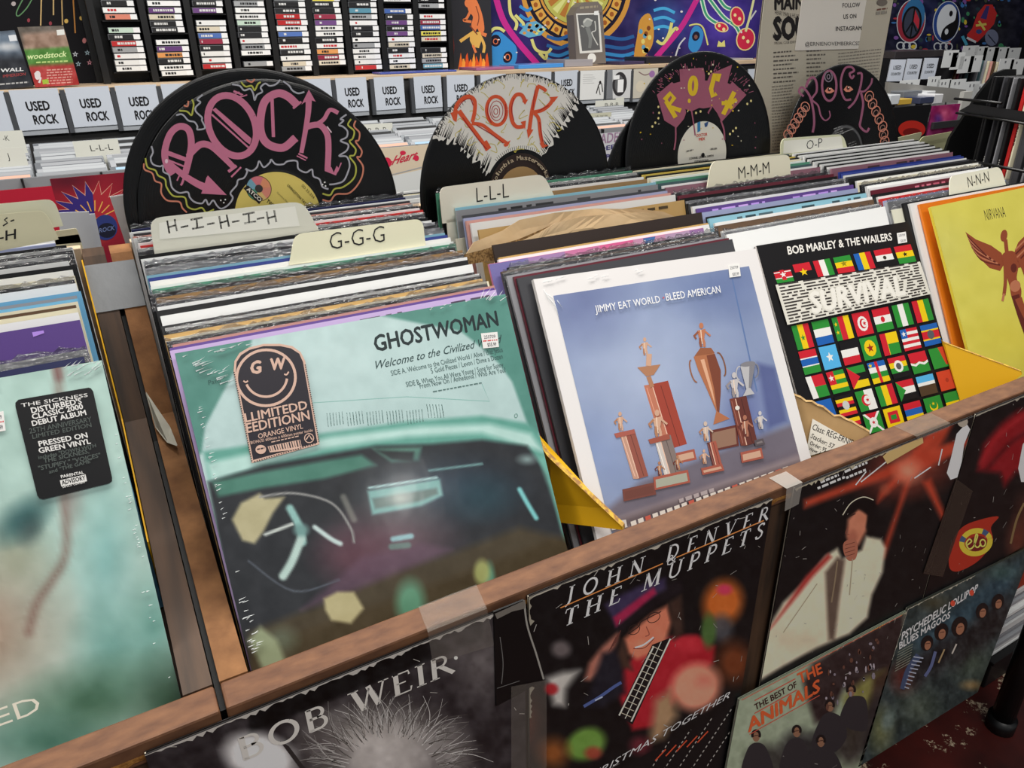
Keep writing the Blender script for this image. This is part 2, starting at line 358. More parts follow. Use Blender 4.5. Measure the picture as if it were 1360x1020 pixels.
# ================================================================== setting
FLOORZ = -.82
FL = mat('worn_red_floor_paint', (46, 17, 15), .5, .35, noise=((9, 9, 9), (84, 27, 22), .3, .7, 8), bump=((30, 30, 30), .2, .004))
nt = FL.node_tree; b = nt.nodes['Principled BSDF']; src = b.inputs['Base Color'].links[0].from_socket
tc = nt.nodes.new('ShaderNodeTexCoord'); n2 = nt.nodes.new('ShaderNodeTexNoise'); n2.inputs['Scale'].default_value = 16; n2.inputs['Detail'].default_value = 9; n2.inputs['Roughness'].default_value = .7
nt.links.new(tc.outputs['Object'], n2.inputs['Vector']); rp = nt.nodes.new('ShaderNodeValToRGB'); rp.color_ramp.elements[0].position = .575; rp.color_ramp.elements[1].position = .60
nt.links.new(n2.outputs[0], rp.inputs[0]); mx = nt.nodes.new('ShaderNodeMixRGB'); mx.inputs[2].default_value = (*lin((196, 176, 148)), 1)
nt.links.new(rp.outputs[0], mx.inputs[0]); nt.links.new(src, mx.inputs[1]); nt.links.new(mx.outputs[0], b.inputs['Base Color'])
m = MB(); m.box((-3.5, -2.6, FLOORZ - .05), (5.2, 3.2, FLOORZ)); struct(m.build('floor', FL))
m = MB(); m.box((-3.5, 2.02, FLOORZ), (5.2, 2.1, 2.0)); struct(m.build('wall_back', mat('black_wall_paint', (26, 24, 26), .8, .2)))
m = MB(); m.box((4.6, -2.6, FLOORZ), (4.68, 2.02, 2.0)); struct(m.build('wall_right', mat('dark_wall_paint', (40, 38, 42), .8, .2)))

# ================================================================== the two bin units
def zfl(y): return -.067 + (y - .03) * .06
XR = 1.415
def ragged(m, x0, x1, y, z, h, n, col, mi, d=.003, seed=0):
    """a torn lower lip along x"""
    rng = random.Random(seed); xs = [x0 + (x1 - x0) * i / n for i in range(n + 1)]; zs = [z - h * rng.uniform(.3, 1.1) for _ in xs]
    for i in range(n):
        m.idx([(xs[i], y, z), (xs[i + 1], y, z), (xs[i + 1], y, zs[i + 1]), (xs[i], y, zs[i]), (xs[i], y + d, z), (xs[i + 1], y + d, z), (xs[i + 1], y + d, zs[i + 1]), (xs[i], y + d, zs[i])],
              [(0, 3, 2, 1), (3, 7, 6, 2), (0, 1, 5, 4)], col, mi)
PROF = [(.004, -.36), (.004, -.0225), (.0292, -.0225), (.0292, .0), (.33, .082), (.352, .088), (.452, .244), (.474, .248), (.474, -.36)]
def bin_unit(name, label, x0, x1, left, right, wood):
    t = thing(name, label, 'record bin', (0, 0, 0))
    m = MB(); m.box((x0, 0, -.022), (x1, .0285, 0), bev=.0022); m.build('front_rail', RAILW, t)
    m = MB(); ragged(m, x0 + .002, x1 - .002, -.0012, -.0125, .007, int((x1 - x0) * 150), (180, 130, 70), 0, .004, 3); m.build('broken_edge', RAWE, t)
    m = MB(); m.box((x0 + .022, .004, -.36), (x1 - .022, .02, -.0225)); m.build('front_board', DARKW, t)
    m = MB(); m.box((x0 + .022, .462, -.36), (x1 - .022, .478, .252), bev=.001); m.build('back_board', PALEW, t)
    m = MB(); m.prism([(.0295, zfl(.0295)), (.46, zfl(.46)), (.46, zfl(.46) - .012), (.0295, zfl(.0295) - .012)], 0, x0 + .022, x1 - .022); m.build('bin_floor', DARKW, t)
    for s, mt in ((x0, left), (x1 - .022, right)):
        m = MB(); m.prism(PROF, 0, s, s + .0215); m.build('side_board', mt, t)
    m = MB(); m.box((x0 + .03, .07, -.747), (x1 - .03, .46, -.732)); m.build('lower_shelf', BLACK, t)
    m = MB(); m.box((x0 + .03, .40, -.731), (x1 - .03, .41, -.361)); m.build('rear_panel', BLACK, t)
    for lx in (x0 + .07, x1 - .078):
        for ly in (.045 if lx < 1 else -.012, .42):
            m = MB(); m.tube([(lx, ly, FLOORZ), (lx, ly, FLOORZ + .03)], .026, n=20); m.tube([(lx, ly, FLOORZ + .03), (lx, ly, -.361)], .020, n=20); m.build('leg', BLKPL, t)
    return t
unitR = bin_unit('record_bin', 'brown chipboard record bin of four compartments, old covers taped on its front', -.0118, XR, CHIPW, CHIPW, CHIPW)
unitL = bin_unit('record_bin', 'dark stained wooden record bin at left holding the pale green album', -.80, -.0165, DARKW, DARKW, DARKW)
m = MB(); m.prism([(max(.003, y), z - (.03 if y > .01 else 0)) for y, z in PROF], 0, -.0163, -.0120); m.build('gap_shade_strip', BLACK, unitR)  # black strip added between the units, standing in for the shade of the gap
# silver tape over both side boards, torn paper on the divider
m = MB()
for (x0, x1) in ((-.0395, -.0165), (-.0118, .0097)):
    for k in range(4):
        ya, yb = .417 + k * .0072, .417 + (k + 1) * .0072; za, zb = .088 + (ya - .352) * 1.56, .088 + (yb - .352) * 1.56
        m.face([(x0, ya, za + .0018), (x1, ya, za + .0018), (x1, yb, zb + .0018), (x0, yb, zb + .0018)])
m.face([(-.0165, .417, .1912), (-.0118, .417, .1912), (-.0118, .4458, .2361), (-.0165, .4458, .2361)])
m.face([(.0097, .417, .1912), (.0112, .419, .180), (.0112, .440, .212), (.0097, .4458, .2361)])
tag(m.build('tape_strip', DUCT), 'silver duct tape patch joining the two bin side boards', 'tape')
m = MB(); pts = [(-.008, .335, .089), (.006, .30, .083), (-.002, .31, .098)]
q = [onx(p[0], p[1], -.004) for p in ()]
V = [(-.012, .345, .12), (.002, .315, .088), (.004, .285, .080), (-.004, .300, .079), (-.011, .325, .087)]
m.face(V); m.face([(v[0] + .0006, v[1] + .0006, v[2] + .0004) for v in reversed(V)]); tag(m.build('torn_paper', mat('grey_paper', (190, 186, 172), .8, .1)), 'torn scrap of pale paper curling on the brown bin divider', 'paper scrap')
# card dividers between the compartments: free slanted sheets
YEL = mat('yellow_card', (212, 160, 14), .6, .3); YEDGE = mat('worn_yellow_edge', (206, 168, 66), .8, .2, noise=((160, 160, 160), (150, 110, 70), .4, .6, 6))
KRAFT = mat('kraft_card', (166, 132, 88), .8, .2, noise=((20, 20, 20), (184, 150, 104), .3, .7, 4)); KEDGE = mat('torn_kraft_edge', (190, 160, 112), .9, .1, noise=((200, 200, 200), (150, 118, 76), .3, .7, 4))
def divider(name, label, A, B, mt, me, back, th=.005, rag=0.):
    """A = top point beside the front albums, B = low point on the rail; the sheet runs on behind A"""
    A, B = Vector(A), Vector(B); h = (A - B); h.z = 0; d = h.normalized(); n = Vector((-d.y, d.x, 0))
    if n.x > 0: n = -n
    t = thing(name, label, 'divider'); C_ = A + Vector((0, back, back * .4)); lo = -.06
    top = [B, A, C_]; pl = []
    rng = random.Random(5); N = 14; L1 = [B.lerp(A, i / N) for i in range(N + 1)]
    if rag: L1 = [p + Vector((0, 0, rng.uniform(-rag, rag))) for p in L1]
    line = L1 + [C_]
    m = MB(); hl_ = (A - B).to_2d().length
    def bot(p):
        dz = .004 + .10 * min(1, (p - B).to_2d().length / hl_); return Vector((p.x, max(.0296, p.y - .6 * dz), p.z - dz))
    f = [bot(C_)] + line[::-1] + [bot(B)]
    m.face(f); m.face([p - n * th for p in reversed(f)]); m.build('sheet', mt, t)
    e = MB()
    for a, b_ in zip(line, line[1:]): e.face([a + n * .0008, b_ + n * .0008, b_ - n * (th + .0008), a - n * (th + .0008)])
    e.face([B + n * .0008, B - n * (th + .0008), bot(B) - n * (th + .0008), bot(B) + n * .0008]); e.build('edge', me, t); return t, frame(A, B - A, bot(A) - A)
B1 = onz(829, 701, .001); A1 = onx(728, 606, .3365)
divider('card_divider', 'yellow card divider sloping to the rail beside the car album', A1, B1 + Vector((0, .003, 0)), YEL, YEDGE, .06)
B2 = onz(1160, 577, .001); A2 = onx(1048, 520, .7035)
kd, Mk = divider('card_divider', 'torn brown cardboard divider with printed address label by the flags album', A2, B2 + Vector((0, .006, 0)), KRAFT, KEDGE, .004, .004, .0025)
B3 = onz(1359, 494, .001); A3 = onx(1254, 455, 1.0225)
divider('card_divider', 'yellow card divider sloping to the rail beside the yellow album', A3, B3 + Vector((0, .003, 0)), YEL, YEDGE, .004)
# printed label on the kraft divider
a = Art(Mk, .3, .3, z=.0016); a.cl = False
lab = [(1081, 557), (1128, 585), (1088, 603), (1071, 604)]
lab = [(1079, 556), (1134, 587), (1100, 598), (1069, 607)]
a.poly(lab, (228, 222, 208))
for s_, p, q, u in (('Class: REG-ERNIE', (1078, 570), (1131, 592), (3, -8)), ('Stacker: 57', (1076, 581), (1106, 596), (3, -6)), ('Order: 95', (1075, 590), (1096, 600), (2, -5)), ('Wave: 1', (1073, 597), (1088, 603), (2, -4))):
    a.text(s_, p, q, u, (40, 36, 34), .01)
kl = a.build('address_label', PRINT); kl.parent = kd; kl.matrix_world = Mk; kl['label'] = 'white printed address label'
# a strip of yellow card behind the left pack
m = MB(); m.prism([(.18, -.05), (.18, .046), (.33, .0855), (.352, .093), (.445, .243), (.445, -.03)], 0, -.0405, -.0392); tag(m.build('card_divider', YEL), 'thin yellow card against the dark side board, beside the left pack', 'divider')
# clear tape on the rail
def tape(label, quad, M_=CLEAR):
    m = MB(); m.face(quad); m.face([(p[0], p[1] - .0003, p[2] + .0003) for p in quad][::-1]); return m
T1 = MB(); T1.face([(.155, .0275, .0008), (.212, .0275, .0008), (.206, -.0052, .0008), (.150, -.0052, .0008)]); T1.face([(.150, -.0052, .0008), (.206, -.0052, .0008), (.212, -.0052, -.045), (.152, -.0052, -.036)])
tag(T1.build('tape_strip', CLEAR), 'clear wrinkled tape folded over the rail above grey portrait cover', 'tape')
T1 = MB(); T1.face([(.800, .026, .0008), (.872, .024, .0008), (.868, -.0052, .0008), (.800, -.0052, .0008)]); T1.face([(.800, -.0052, .0008), (.868, -.0052, .0008), (.866, -.0052, -.006), (.802, -.0052, -.006)])
tag(T1.build('tape_strip', CLEAR), 'shiny clear tape on the rail below the flags album', 'tape')
T1 = MB(); T1.face([(.575, .02, .0008), (.602, .02, .0008), (.600, -.0052, .0008), (.575, -.0052, .0008)]); T1.face([(.575, -.0052, .0008), (.600, -.0052, .0008), (.600, -.0052, -.028), (.578, -.0052, -.030)])
tag(T1.build('tape_strip', mat('whitish_tape', (190, 184, 176), .25, .5, alpha=.5)), 'pale round-ended tape between the top hat and white suit covers', 'tape')
# ================================================================== packs of records
def pose(x0, yt, yb, w=.315, yaw=0., h=.315):
    l = math.asin(max(-.9, min(.9, (yt - yb) / h))); zt = zfl(yb) + .002 + h * math.cos(l)
    return frame((x0, yt, zt), (math.cos(yaw), math.sin(yaw), 0), (0, -math.sin(l), -math.cos(l)))
Y0 = .19
def s2y(s): return Y0 + (.442 - Y0) * s, Y0 - .148 + (.565 - Y0) * s
def s_from_px(x0, fx, py):
    lo, hi = 0., 1.05
    for _ in range(30):
        s = (lo + hi) / 2; yt, yb = s2y(s); p = pose(x0, yt, yb).to_translation() + Vector((fx * .315, 0, 0))
        if proj(p)[1] > py: lo = s
        else: hi = s
    return s
NAMES = {'white': (236, 236, 234), 'black': (22, 22, 24), 'cream': (226, 218, 190), 'kraft brown': (158, 124, 82), 'tan': (186, 150, 92), 'lilac': (196, 168, 214), 'purple': (98, 70, 142),
 'salmon': (200, 146, 136), 'green': (84, 150, 122), 'light blue': (142, 192, 208), 'blue': (48, 64, 140), 'navy': (34, 38, 78), 'red': (196, 44, 42), 'maroon': (104, 36, 50), 'mauve': (140, 96, 110),
 'grey': (142, 142, 146), 'dark grey': (70, 70, 74), 'silver': (176, 178, 182), 'orange': (232, 130, 34), 'brown': (96, 74, 56), 'teal': (60, 84, 88), 'lavender': (164, 172, 206), 'pink': (214, 120, 160), 'yellow': (214, 186, 84), 'sky blue': (104, 168, 208), 'dark brown': (48, 38, 34)}
def jit(c, r, a=10): k = r.randint(-a, a); return tuple(max(4, min(250, v + k)) for v in c)
def crinkle(w, r, h=.02, n=64):
    """a crumpled clear bag mouth standing over a sleeve's top edge"""
    m = MB(); rows = 3; V = []
    for j in range(rows):
        for i in range(n + 1):
            V.append((w * i / n + r.uniform(-.0012, .0012), .0035 - h * j / (rows - 1) + r.uniform(-.0022, .0022) * (j < 2), .0014 + r.uniform(-.0011, .0011)))
    F = [(j * (n + 1) + i, (j + 1) * (n + 1) + i, (j + 1) * (n + 1) + i + 1, j * (n + 1) + i + 1) for j in range(rows - 1) for i in range(n)]
    m.idx(V, F, (60, 60, 64)); return m
BAGP = mat('clear_bag_plastic', (70, 70, 74), .1, 1., alpha=.6, bump=((150, 420, 150), 1., .004))
def record(name, colname, label, x0, yt, yb, w=.315, th=.0036, plastic=False, rng=None, grp=None, dx=0., stripe=None, h=.315):
    c = jit(NAMES[colname], rng, 8); M = pose(x0 + dx, yt, yb, w, 0, h)
    a = Art(M, w, h); sp = jit(c, rng, 14) if colname != 'white' else jit((214, 212, 208), rng, 10)
    sleeve_mesh(a, w, h, th, c, sp, (232, 232, 230) if colname in ('black', 'dark grey', 'navy', 'maroon', 'brown', 'purple', 'teal') or rng.random() < .5 else (40, 40, 42), jit(c, rng, 25))
    # printed face: a band and some blocks of the cover's own print near the top, seen where the face shows
    dk = tuple(int(v * .45) for v in c) if sum(c) > 330 else tuple(min(250, int(v * 1.5 + 60)) for v in c)
    if rng.random() < .4 and colname not in ('white', 'cream'):
        x = rng.uniform(.02, .06)
        while x < w - .03:
            ww = rng.uniform(.004, .03)
            if rng.random() < .5: a.add([(x, -.004), (x + ww, -.004), (x + ww, -.004 - rng.uniform(.002, .006)), (x, -.008)], jit(dk, rng, 20))
            x += ww + .006
    if stripe: stripe(a)
    o = a.build(name, GLOSS if rng.random() < .45 else PRINT, None, M)
    if plastic:
        t = thing(name, label, 'record', M, grp); o.parent = t; o.matrix_world = M; o.name = 'sleeve'
        b_ = crinkle(w, rng).build('plastic_outer', BAGP, t); b_['label'] = 'crumpled clear outer bag'
        t.name = name; return t
    return tag(o, label, 'record', grp)
DBG = 0
def water(a):   # watercolour washes over the top of the sleeve
    for x0, x1, c in ((0, .05, (120, 112, 170)), (.05, .10, (166, 130, 178)), (.10, .15, (206, 120, 164)), (.15, .20, (216, 96, 146)), (.20, .25, (196, 140, 170)), (.25, .29, (180, 150, 180)), (.29, .314, (150, 110, 160))):
        a.lift(); a.add([(x0, -.0004), (x1 + .006, -.0004), (x1 - .006, -.05), (x0 - .004, -.05)], c)
    a.lift(); a.add([(.215, -.0006), (.235, -.0006), (.222, -.02)], (70, 110, 170))
def pack(x0, spec, anchor, grp, seed, mode, fx=.5, start=0, y0=.19):
    """spec: (colour, position, flag) front to back; position is a pixel height (mode 'px') or a share of the depth (mode 's')"""
    global Y0
    Y0 = y0; rng = random.Random(seed); ss = []
    for e in spec: ss.append(s_from_px(x0, fx, e[1]) if mode == 'px' else e[1])
    N = len(spec); out = []; b0 = y0 - .147
    for i, (e, s) in enumerate(zip(spec, ss)):
        fl = e[2] if len(e) > 2 else ''; yt, yb = s2y(max(0, s)); gap = .0008 + (.0030 if fl == 'p' else .0025 if fl == 'bag' else 0)
        if out:
            if yb < out[-1][1] + .0048 + gap: yb = out[-1][1] + .0048 + gap
            yt = max(yt, out[-1][0] + .003)
            for _ in range(200):   # slide back until the sheet in front clears this one
                l = math.asin(max(-.9, min(.9, (yt - yb) / .315))); T = (yt, zfl(yb) + .002 + .315 * math.cos(l)); py, pl, pt, ph = out[-1][0], out[-1][2], out[-1][4], out[-1][3]
                bk = [(py + pt * math.cos(pl), ph - pt * math.sin(pl)), (py, ph)]
                if all(-(p[0] - T[0]) * math.cos(l) + (p[1] - T[1]) * math.sin(l) > gap for p in bk): break
                yt += .0004
        l = math.asin(max(-.9, min(.9, (yt - yb) / .315))); th = .0016 if fl == 'tab' else .0032
        out.append((yt, yb, l, zfl(yb) + .002 + .315 * math.cos(l), th, fl))
        if fl in ('tab', 'bag'): continue
        lab = '%s record sleeve%s, %s behind the %s' % (e[0], ' in a clear bag' if fl == 'p' else '', ordinal(sum(1 for q in spec[:i + 1] if not (len(q) > 2 and q[2] in ('tab', 'bag')))), anchor)
        record('record_sleeve', e[0], lab, x0 + rng.uniform(-.004, .003), yt, yb, .314, .0034, fl == 'p', rng, grp, e[3] if len(e) > 3 else 0., water if len(e) > 4 else None)
    if DBG: print([tuple(round(v,4) for v in o) for o in out])
    return out
p1 = pack(.0145, [('lilac', 421), ('purple', 418), ('salmon', 415), ('black', 411, 'p'), ('cream', 407), ('tan', 402), ('black', 398, 'p'), ('white', 394), ('black', 391), ('white', 381), ('black', 375), ('white', 371), ('dark grey', 367, 'p'), ('kraft brown', 361),
   ('black', 356, 'p'), ('green', 351), ('white', 348), ('cream', 346, 'tab'), ('white', 342), ('blue', 338), ('light blue', 335), ('silver', 331, 'p'), ('grey', 327), ('black', 323, 'p'), ('silver', 319), ('white', 316), ('black', 312),
   ('cream', 310, 'tab'), ('dark grey', 307, 'p'), ('white', 304), ('red', 301), ('white', 298), ('black', 295, 'p'), ('white', 292), ('salmon', 290), ('dark grey', 287), ('white', 285), ('navy', 282), ('black', 279, 'p')], 'green car-interior album', 'records behind the car-interior album', 11, 'px', y0=.1895)
p0 = pack(-.3605, [('black', 480), ('navy', 472), ('silver', 463, 'p'), ('purple', 424), ('white', 414), ('cream', 408), ('brown', 404), ('cream', 400), ('sky blue', 396), ('grey', 392), ('sky blue', 387, '', .004), ('white', 376), ('black', 371, 'p'), ('cream', 366), ('white', 358), ('black', 352), ('white', 346), ('dark grey', 341, 'p'), ('white', 337),
   ('black', 333, 'p'), ('white', 329), ('black', 325)], 'pale green album', 'records behind the pale green album', 12, 'px', 1., y0=.194)
p2 = pack(.370, [('dark grey', 346, '', -.002), ('maroon', 344, '', -.006), ('grey', 341, '', -.010), ('dark grey', 338, 'p', -.014), ('brown', 335, '', -.012), ('black', 332, 'p'), ('pink', 320, '', -.014, 'water'), ('white', 317), ('tan', 315), ('dark brown', 302), ('kraft', 298, 'bag'), ('kraft', 295, 'bag'), ('kraft', 292, 'bag'), ('tan', 284), ('white', 276), ('salmon', 273), ('lavender', 270), ('dark grey', 267), ('cream', 264, 'tab'), ('grey', 261), ('light blue', 258), ('cream', 256, 'tab'), ('kraft brown', 253), ('white', 250), ('black', 247, 'p'), ('white', 244), ('green', 241), ('black', 239, 'p')],
   'blue trophy album', 'records behind the trophy album', 13, 'px', y0=.2165)
p3 = pack(.6885, [('white', .008), ('silver', .026, 'p'), ('white', .05), ('brown', .10), ('white', .13), ('light blue', .18), ('black', .20), ('lavender', .25), ('purple', .30), ('white', .33), ('black', .37, 'p'), ('grey', .40), ('black', .44), ('maroon', .48), ('black', .52, 'p'), ('cream', .555, 'tab'), ('mauve', .61), ('white', .64), ('teal', .68), ('green', .72), ('white', .755), ('cream', .79), ('black', .82), ('yellow', .85), ('black', .88), ('teal', .91), ('cream', .94), ('black', .97)],
   'flag-covered album', 'records behind the flag album', 14, 's', y0=.2310)
p4 = pack(1.012, [('orange', .012, '', .041), ('white', .035, '', .032), ('black', .05, '', .022), ('cream', .06, 'tab'), ('silver', .085, 'p'), ('lavender', .11), ('red', .135), ('white', .16), ('black', .19), ('maroon', .235), ('white', .26), ('white', .29), ('black', .315, 'p'), ('cream', .345), ('white', .37), ('black', .41), ('dark grey', .435), ('white', .46), ('blue', .49), ('blue', .515), ('mauve', .58), ('white', .61), ('black', .635), ('white', .665), ('black', .69), ('white', .72), ('black', .745), ('white', .775), ('black', .80), ('white', .83), ('white', .86), ('black', .885), ('white', .91), ('cream', .935, 'tab')],
   'yellow winged-figure album', 'records behind the yellow album', 15, 's', y0=.2135)
# ------------------------------------------------------------------ index tabs
def index_tab(label, out, P_, body, col, texts, th=.0014, hand=None, sticker=None):
    """out: tab outline in pixels on the plane at depth yt; body: (x0, x1) of the card below"""
    yt, yb, lean, zt = P_[:4]; M = frame((0, yt, zt), (1, 0, 0), (0, -math.sin(lean), -math.cos(lean))); a = Art(M, 1, 1); a.cl = False
    P = [a.L(*p) for p in out]; top = min(p[1] for p in P)
    zb = -.02
    P = [P[0]] + P[1:-1] + [P[-1]]
    if sum(P[i - 1][0] * P[i][1] - P[i][0] * P[i - 1][1] for i in range(len(P))) < 0: P = P[::-1]
    m = MB(); m.prism(P, 2, -th, 0, col); m.box((body[0], -.312, -th), (body[1], min(-.006, min(p[1] for p in P) + .004), 0), col)
    t = thing('index_card', label, 'divider card', M); m.build('card', MATTE if False else PRINT, t)
    if sticker: a.poly(sticker, (236, 234, 222))
    for s_, p, q, u, bd in texts: a.text(s_, p, q, u, (26, 24, 24), bd)
    for st, w_ in (hand or []): a.stroke(st, w_, (34, 32, 30), sp=False, lift=False)
    if a.v: a.build('lettering', PRINT, sub(t, 'card'))
    return t
def tq(k, i): return k[i]
def rr(tl, tr, br, bl, r=.25):
    """rounded top corners between four pixel corners"""
    def lp(a, b_, t): return (a[0] + (b_[0] - a[0]) * t, a[1] + (b_[1] - a[1]) * t)
    o = [bl, lp(tl, bl, r * 2)]; c0, c1 = lp(tl, bl, r * 2), lp(tl, tr, r * .5)
    o += [tuple((1 - t) ** 2 * c0[i] + 2 * t * (1 - t) * tl[i] + t * t * c1[i] for i in (0, 1)) for t in (.25, .5, .75, 1)]
    c0, c1 = lp(tr, tl, r * .5), lp(tr, br, r * 2)
    o += [tuple((1 - t) ** 2 * c0[i] + 2 * t * (1 - t) * tr[i] + t * t * c1[i] for i in (0, 1)) for t in (0, .25, .5, .75, 1)]
    return o + [br]
tb = lambda p, k: [o for o in p if o[5] == 'tab'][k]
yG, yH, yL, yJ, yM, yN, yO = tb(p1, 0), tb(p1, 1), tb(p2, 1), tb(p2, 0), tb(p3, 0), tb(p4, 0), tb(p4, 1); BG = [o for o in p2 if o[5] == 'bag']
index_tab('cream G-G-G index card behind the green car album', rr((391, 311), (561, 290), (566, 330), (384, 352), .14), yG, (.015, .32), (230, 226, 196), [('G-G-G', (438, 332), (511, 321), (-1, -24), -.012)])
def hl(x, y, s=1.): return [([(x, y), (x + 3, y + 17)], 2.4), ([(x + 10, y - 2), (x + 13, y + 14)], 2.4), ([(x + 1, y + 9), (x + 12, y + 6)], 2.4)]
def il(x, y): return [([(x, y + 2), (x + 16, y - 1)], 2.6), ([(x + 8, y), (x + 9, y + 13)], 2.4), ([(x + 2, y + 14), (x + 18, y + 11)], 2.6)]
def ds(x, y): return [([(x, y + 1), (x + 10, y - 1)], 2.4)]
index_tab('cream hand-lettered H-I-H-I-H index card below the pink rock record', rr((198, 290), (402, 267), (424, 306), (206, 342), .16), yH, (.015, .32), (222, 220, 204),
  [], hand=hl(222, 293) + ds(240, 301) + il(253, 290) + ds(275, 297) + hl(291, 287) + ds(308, 294) + il(322, 283) + ds(341, 290) + hl(354, 281), sticker=[(211, 296), (392, 274), (398, 300), (212, 318)])
index_tab('white L-L-L index card below the half-white rock record', rr((583, 249), (722, 231), (743, 274), (588, 297), .14), yL, (.36, .67), (226, 220, 202), [('L-L-L', (633, 269), (676, 262), (-1, -21), -.012)])
index_tab('cream index card half hidden behind the torn paper bag', rr((752, 273), (862, 258), (868, 282), (752, 290), .14), yJ, (.36, .67), (226, 220, 198), [('J-K-I-K', (782, 279), (832, 271), (0, -11), -.01)])
index_tab('cream M-M-M index card below the yellow-lettered rock record', rr((945, 214), (1049, 205), (1050, 232), (939, 250), .16), yM, (.68, .99), (224, 218, 194), [('M-M-M', (981, 238), (1022, 230), (-1, -17), -.01)])
index_tab('small greenish O-P index card below the dark scrolled rock record', rr((1037, 184), (1120, 178), (1128, 206), (1037, 216), .18), yO, (1.01, 1.31), (216, 216, 184), [('O-P', (1071, 199), (1092, 195), (0, -13), -.008)], sticker=[(1041, 187), (1117, 181), (1120, 197), (1040, 204)])
index_tab('cream N-N-N index card just behind the yellow album', rr((1261, 234), (1329, 221), (1338, 252), (1262, 268), .18), yN, (1.01, 1.32), (222, 220, 200), [('N-N-N', (1286, 249), (1314, 241), (-2, -15), -.01)])
# left cream cards of the left bin
yA = (p0[-1][0] + .010, p0[-1][1] + .01, p0[-1][2], p0[-1][3]); yA2 = (yA[0] + .008, yA[1] + .01, yA[2], yA[3])
index_tab('cream index card ending in H with red marks, left bin', rr((-60, 290), (60, 279), (78, 318), (-60, 345), .18), yA, (-.34, -.045), (210, 204, 172), [('-H', (-1, 321), (21, 317), (0, -14), .01)], hand=[([(4, 300), (10, 296), (6, 292), (10, 289)], 2.), ([(14, 294), (19, 292)], 2.)])
index_tab('taller pale cream index card behind the H card, left bin', rr((-60, 276), (72, 264), (84, 300), (-60, 325), .18), yA2, (-.34, -.045), (214, 212, 186), [])
# ------------------------------------------------------------------ torn paper bag in the second compartment
t = thing('paper_bag', 'torn brown paper bag around a record behind the trophy album', 'paper bag')
PAPER = mat('kraft_paper', (204, 176, 138), .85, .15, noise=((14, 14, 14), (192, 162, 122), .35, .65, 4), bump=((30, 30, 30), .35, .002))
MESHP = mat('perforated_brown_paper', (150, 118, 76), .85, .1, noise=((420, 420, 420), (104, 78, 48), .4, .6, 1))
def sheet(name, out, P_, mt, th=.0012, wav=.003, sd=1):
    M = frame((0, P_[0], P_[3]), (1, 0, 0), (0, -math.sin(P_[2]), -math.cos(P_[2]))); a = Art(M, 1, 1); P = [a.L(*p) for p in out]
    bm = bmesh.new(); vs = [bm.verts.new((x, y, 0)) for x, y in P]; bm.faces.new(vs); bmesh.ops.triangulate(bm, faces=bm.faces[:]); bmesh.ops.subdivide_edges(bm, edges=bm.edges[:], cuts=3, use_grid_fill=True)
    rng = random.Random(sd)
    for v in bm.verts: v.co.z = wav * (math.sin(v.co.x * 60 + sd) * .5 + math.sin(v.co.y * 90 + v.co.x * 40) * .5)
    me = bpy.data.meshes.new(name); bm.to_mesh(me); bm.free(); o = bpy.data.objects.new(name, me); COL.objects.link(o); me.materials.append(mt)
    s_ = o.modifiers.new('thick', 'SOLIDIFY'); s_.thickness = th; o.parent = t; o.matrix_world = M; return o
sheet('front_panel', [(655, 352), (690, 362), (910, 310), (911, 292), (893, 287), (855, 281), (815, 284), (770, 288), (738, 296), (718, 308), (690, 321), (664, 336)], BG[0], PAPER, wav=.0016, sd=2)
sheet('back_panel', [(617, 340), (628, 322), (668, 306), (690, 292), (735, 283), (790, 277), (850, 278), (880, 281), (905, 292), (905, 310), (700, 345), (650, 350)], BG[2], PAPER, wav=.0016, sd=5)
sheet('inner_lining', [(612, 339), (640, 332), (688, 318), (730, 300), (735, 312), (690, 330), (660, 345), (618, 352)], BG[1], MESHP, wav=.001, sd=8)
# ================================================================== front albums
def fitpose(x0, y, z, l, yw, sp):
    U = Vector((math.cos(yw), math.sin(yw), 0)); N0 = Vector((-math.sin(yw), math.cos(yw), 0)); D0 = -math.sin(l) * N0 - math.cos(l) * Vector((0, 0, 1))
    return frame((x0, y, z), math.cos(sp) * U + math.sin(sp) * D0, -math.sin(sp) * U + math.cos(sp) * D0)
def album(label, M, w, h, th, face, spine):
    t = thing('record_album', label, 'record', M)
    a = Art(M, w, h); sleeve_mesh(a, w, h, th, face, spine); a.build('sleeve', PRINT, t); return t
def price(t, M, quad, label='white price sticker', w=1., h=1., red=True, z=.0012):
    a = Art(M, w, h, z=z); a.poly(quad, (236, 234, 230)); (x0, y0), (x1, y1), (x2, y2), (x3, y3) = quad
    f = lambda u, v: ((x0 + (x1 - x0) * u) * (1 - v) + (x3 + (x2 - x3) * u) * v, (y0 + (y1 - y0) * u) * (1 - v) + (y3 + (y2 - y3) * u) * v)
    a.text('250709', f(.15, .38), f(.85, .38), (f(.15, .15)[0] - f(.15, .38)[0], f(.15, .15)[1] - f(.15, .38)[1]), (90, 90, 96), .01)
    if red: a.grey_text(f(.06, .56), f(.94, .56), (0, y0 - f(0, .08)[1]), (210, 70, 70), 5, 2)
    a.text('$35.99', f(.3, .9), f(.85, .9), (f(.2, .66)[0] - f(.2, .9)[0], f(.2, .66)[1] - f(.2, .9)[1]), (80, 80, 86), .01)
    o = a.build('price_sticker', PRINT, t); o['label'] = label
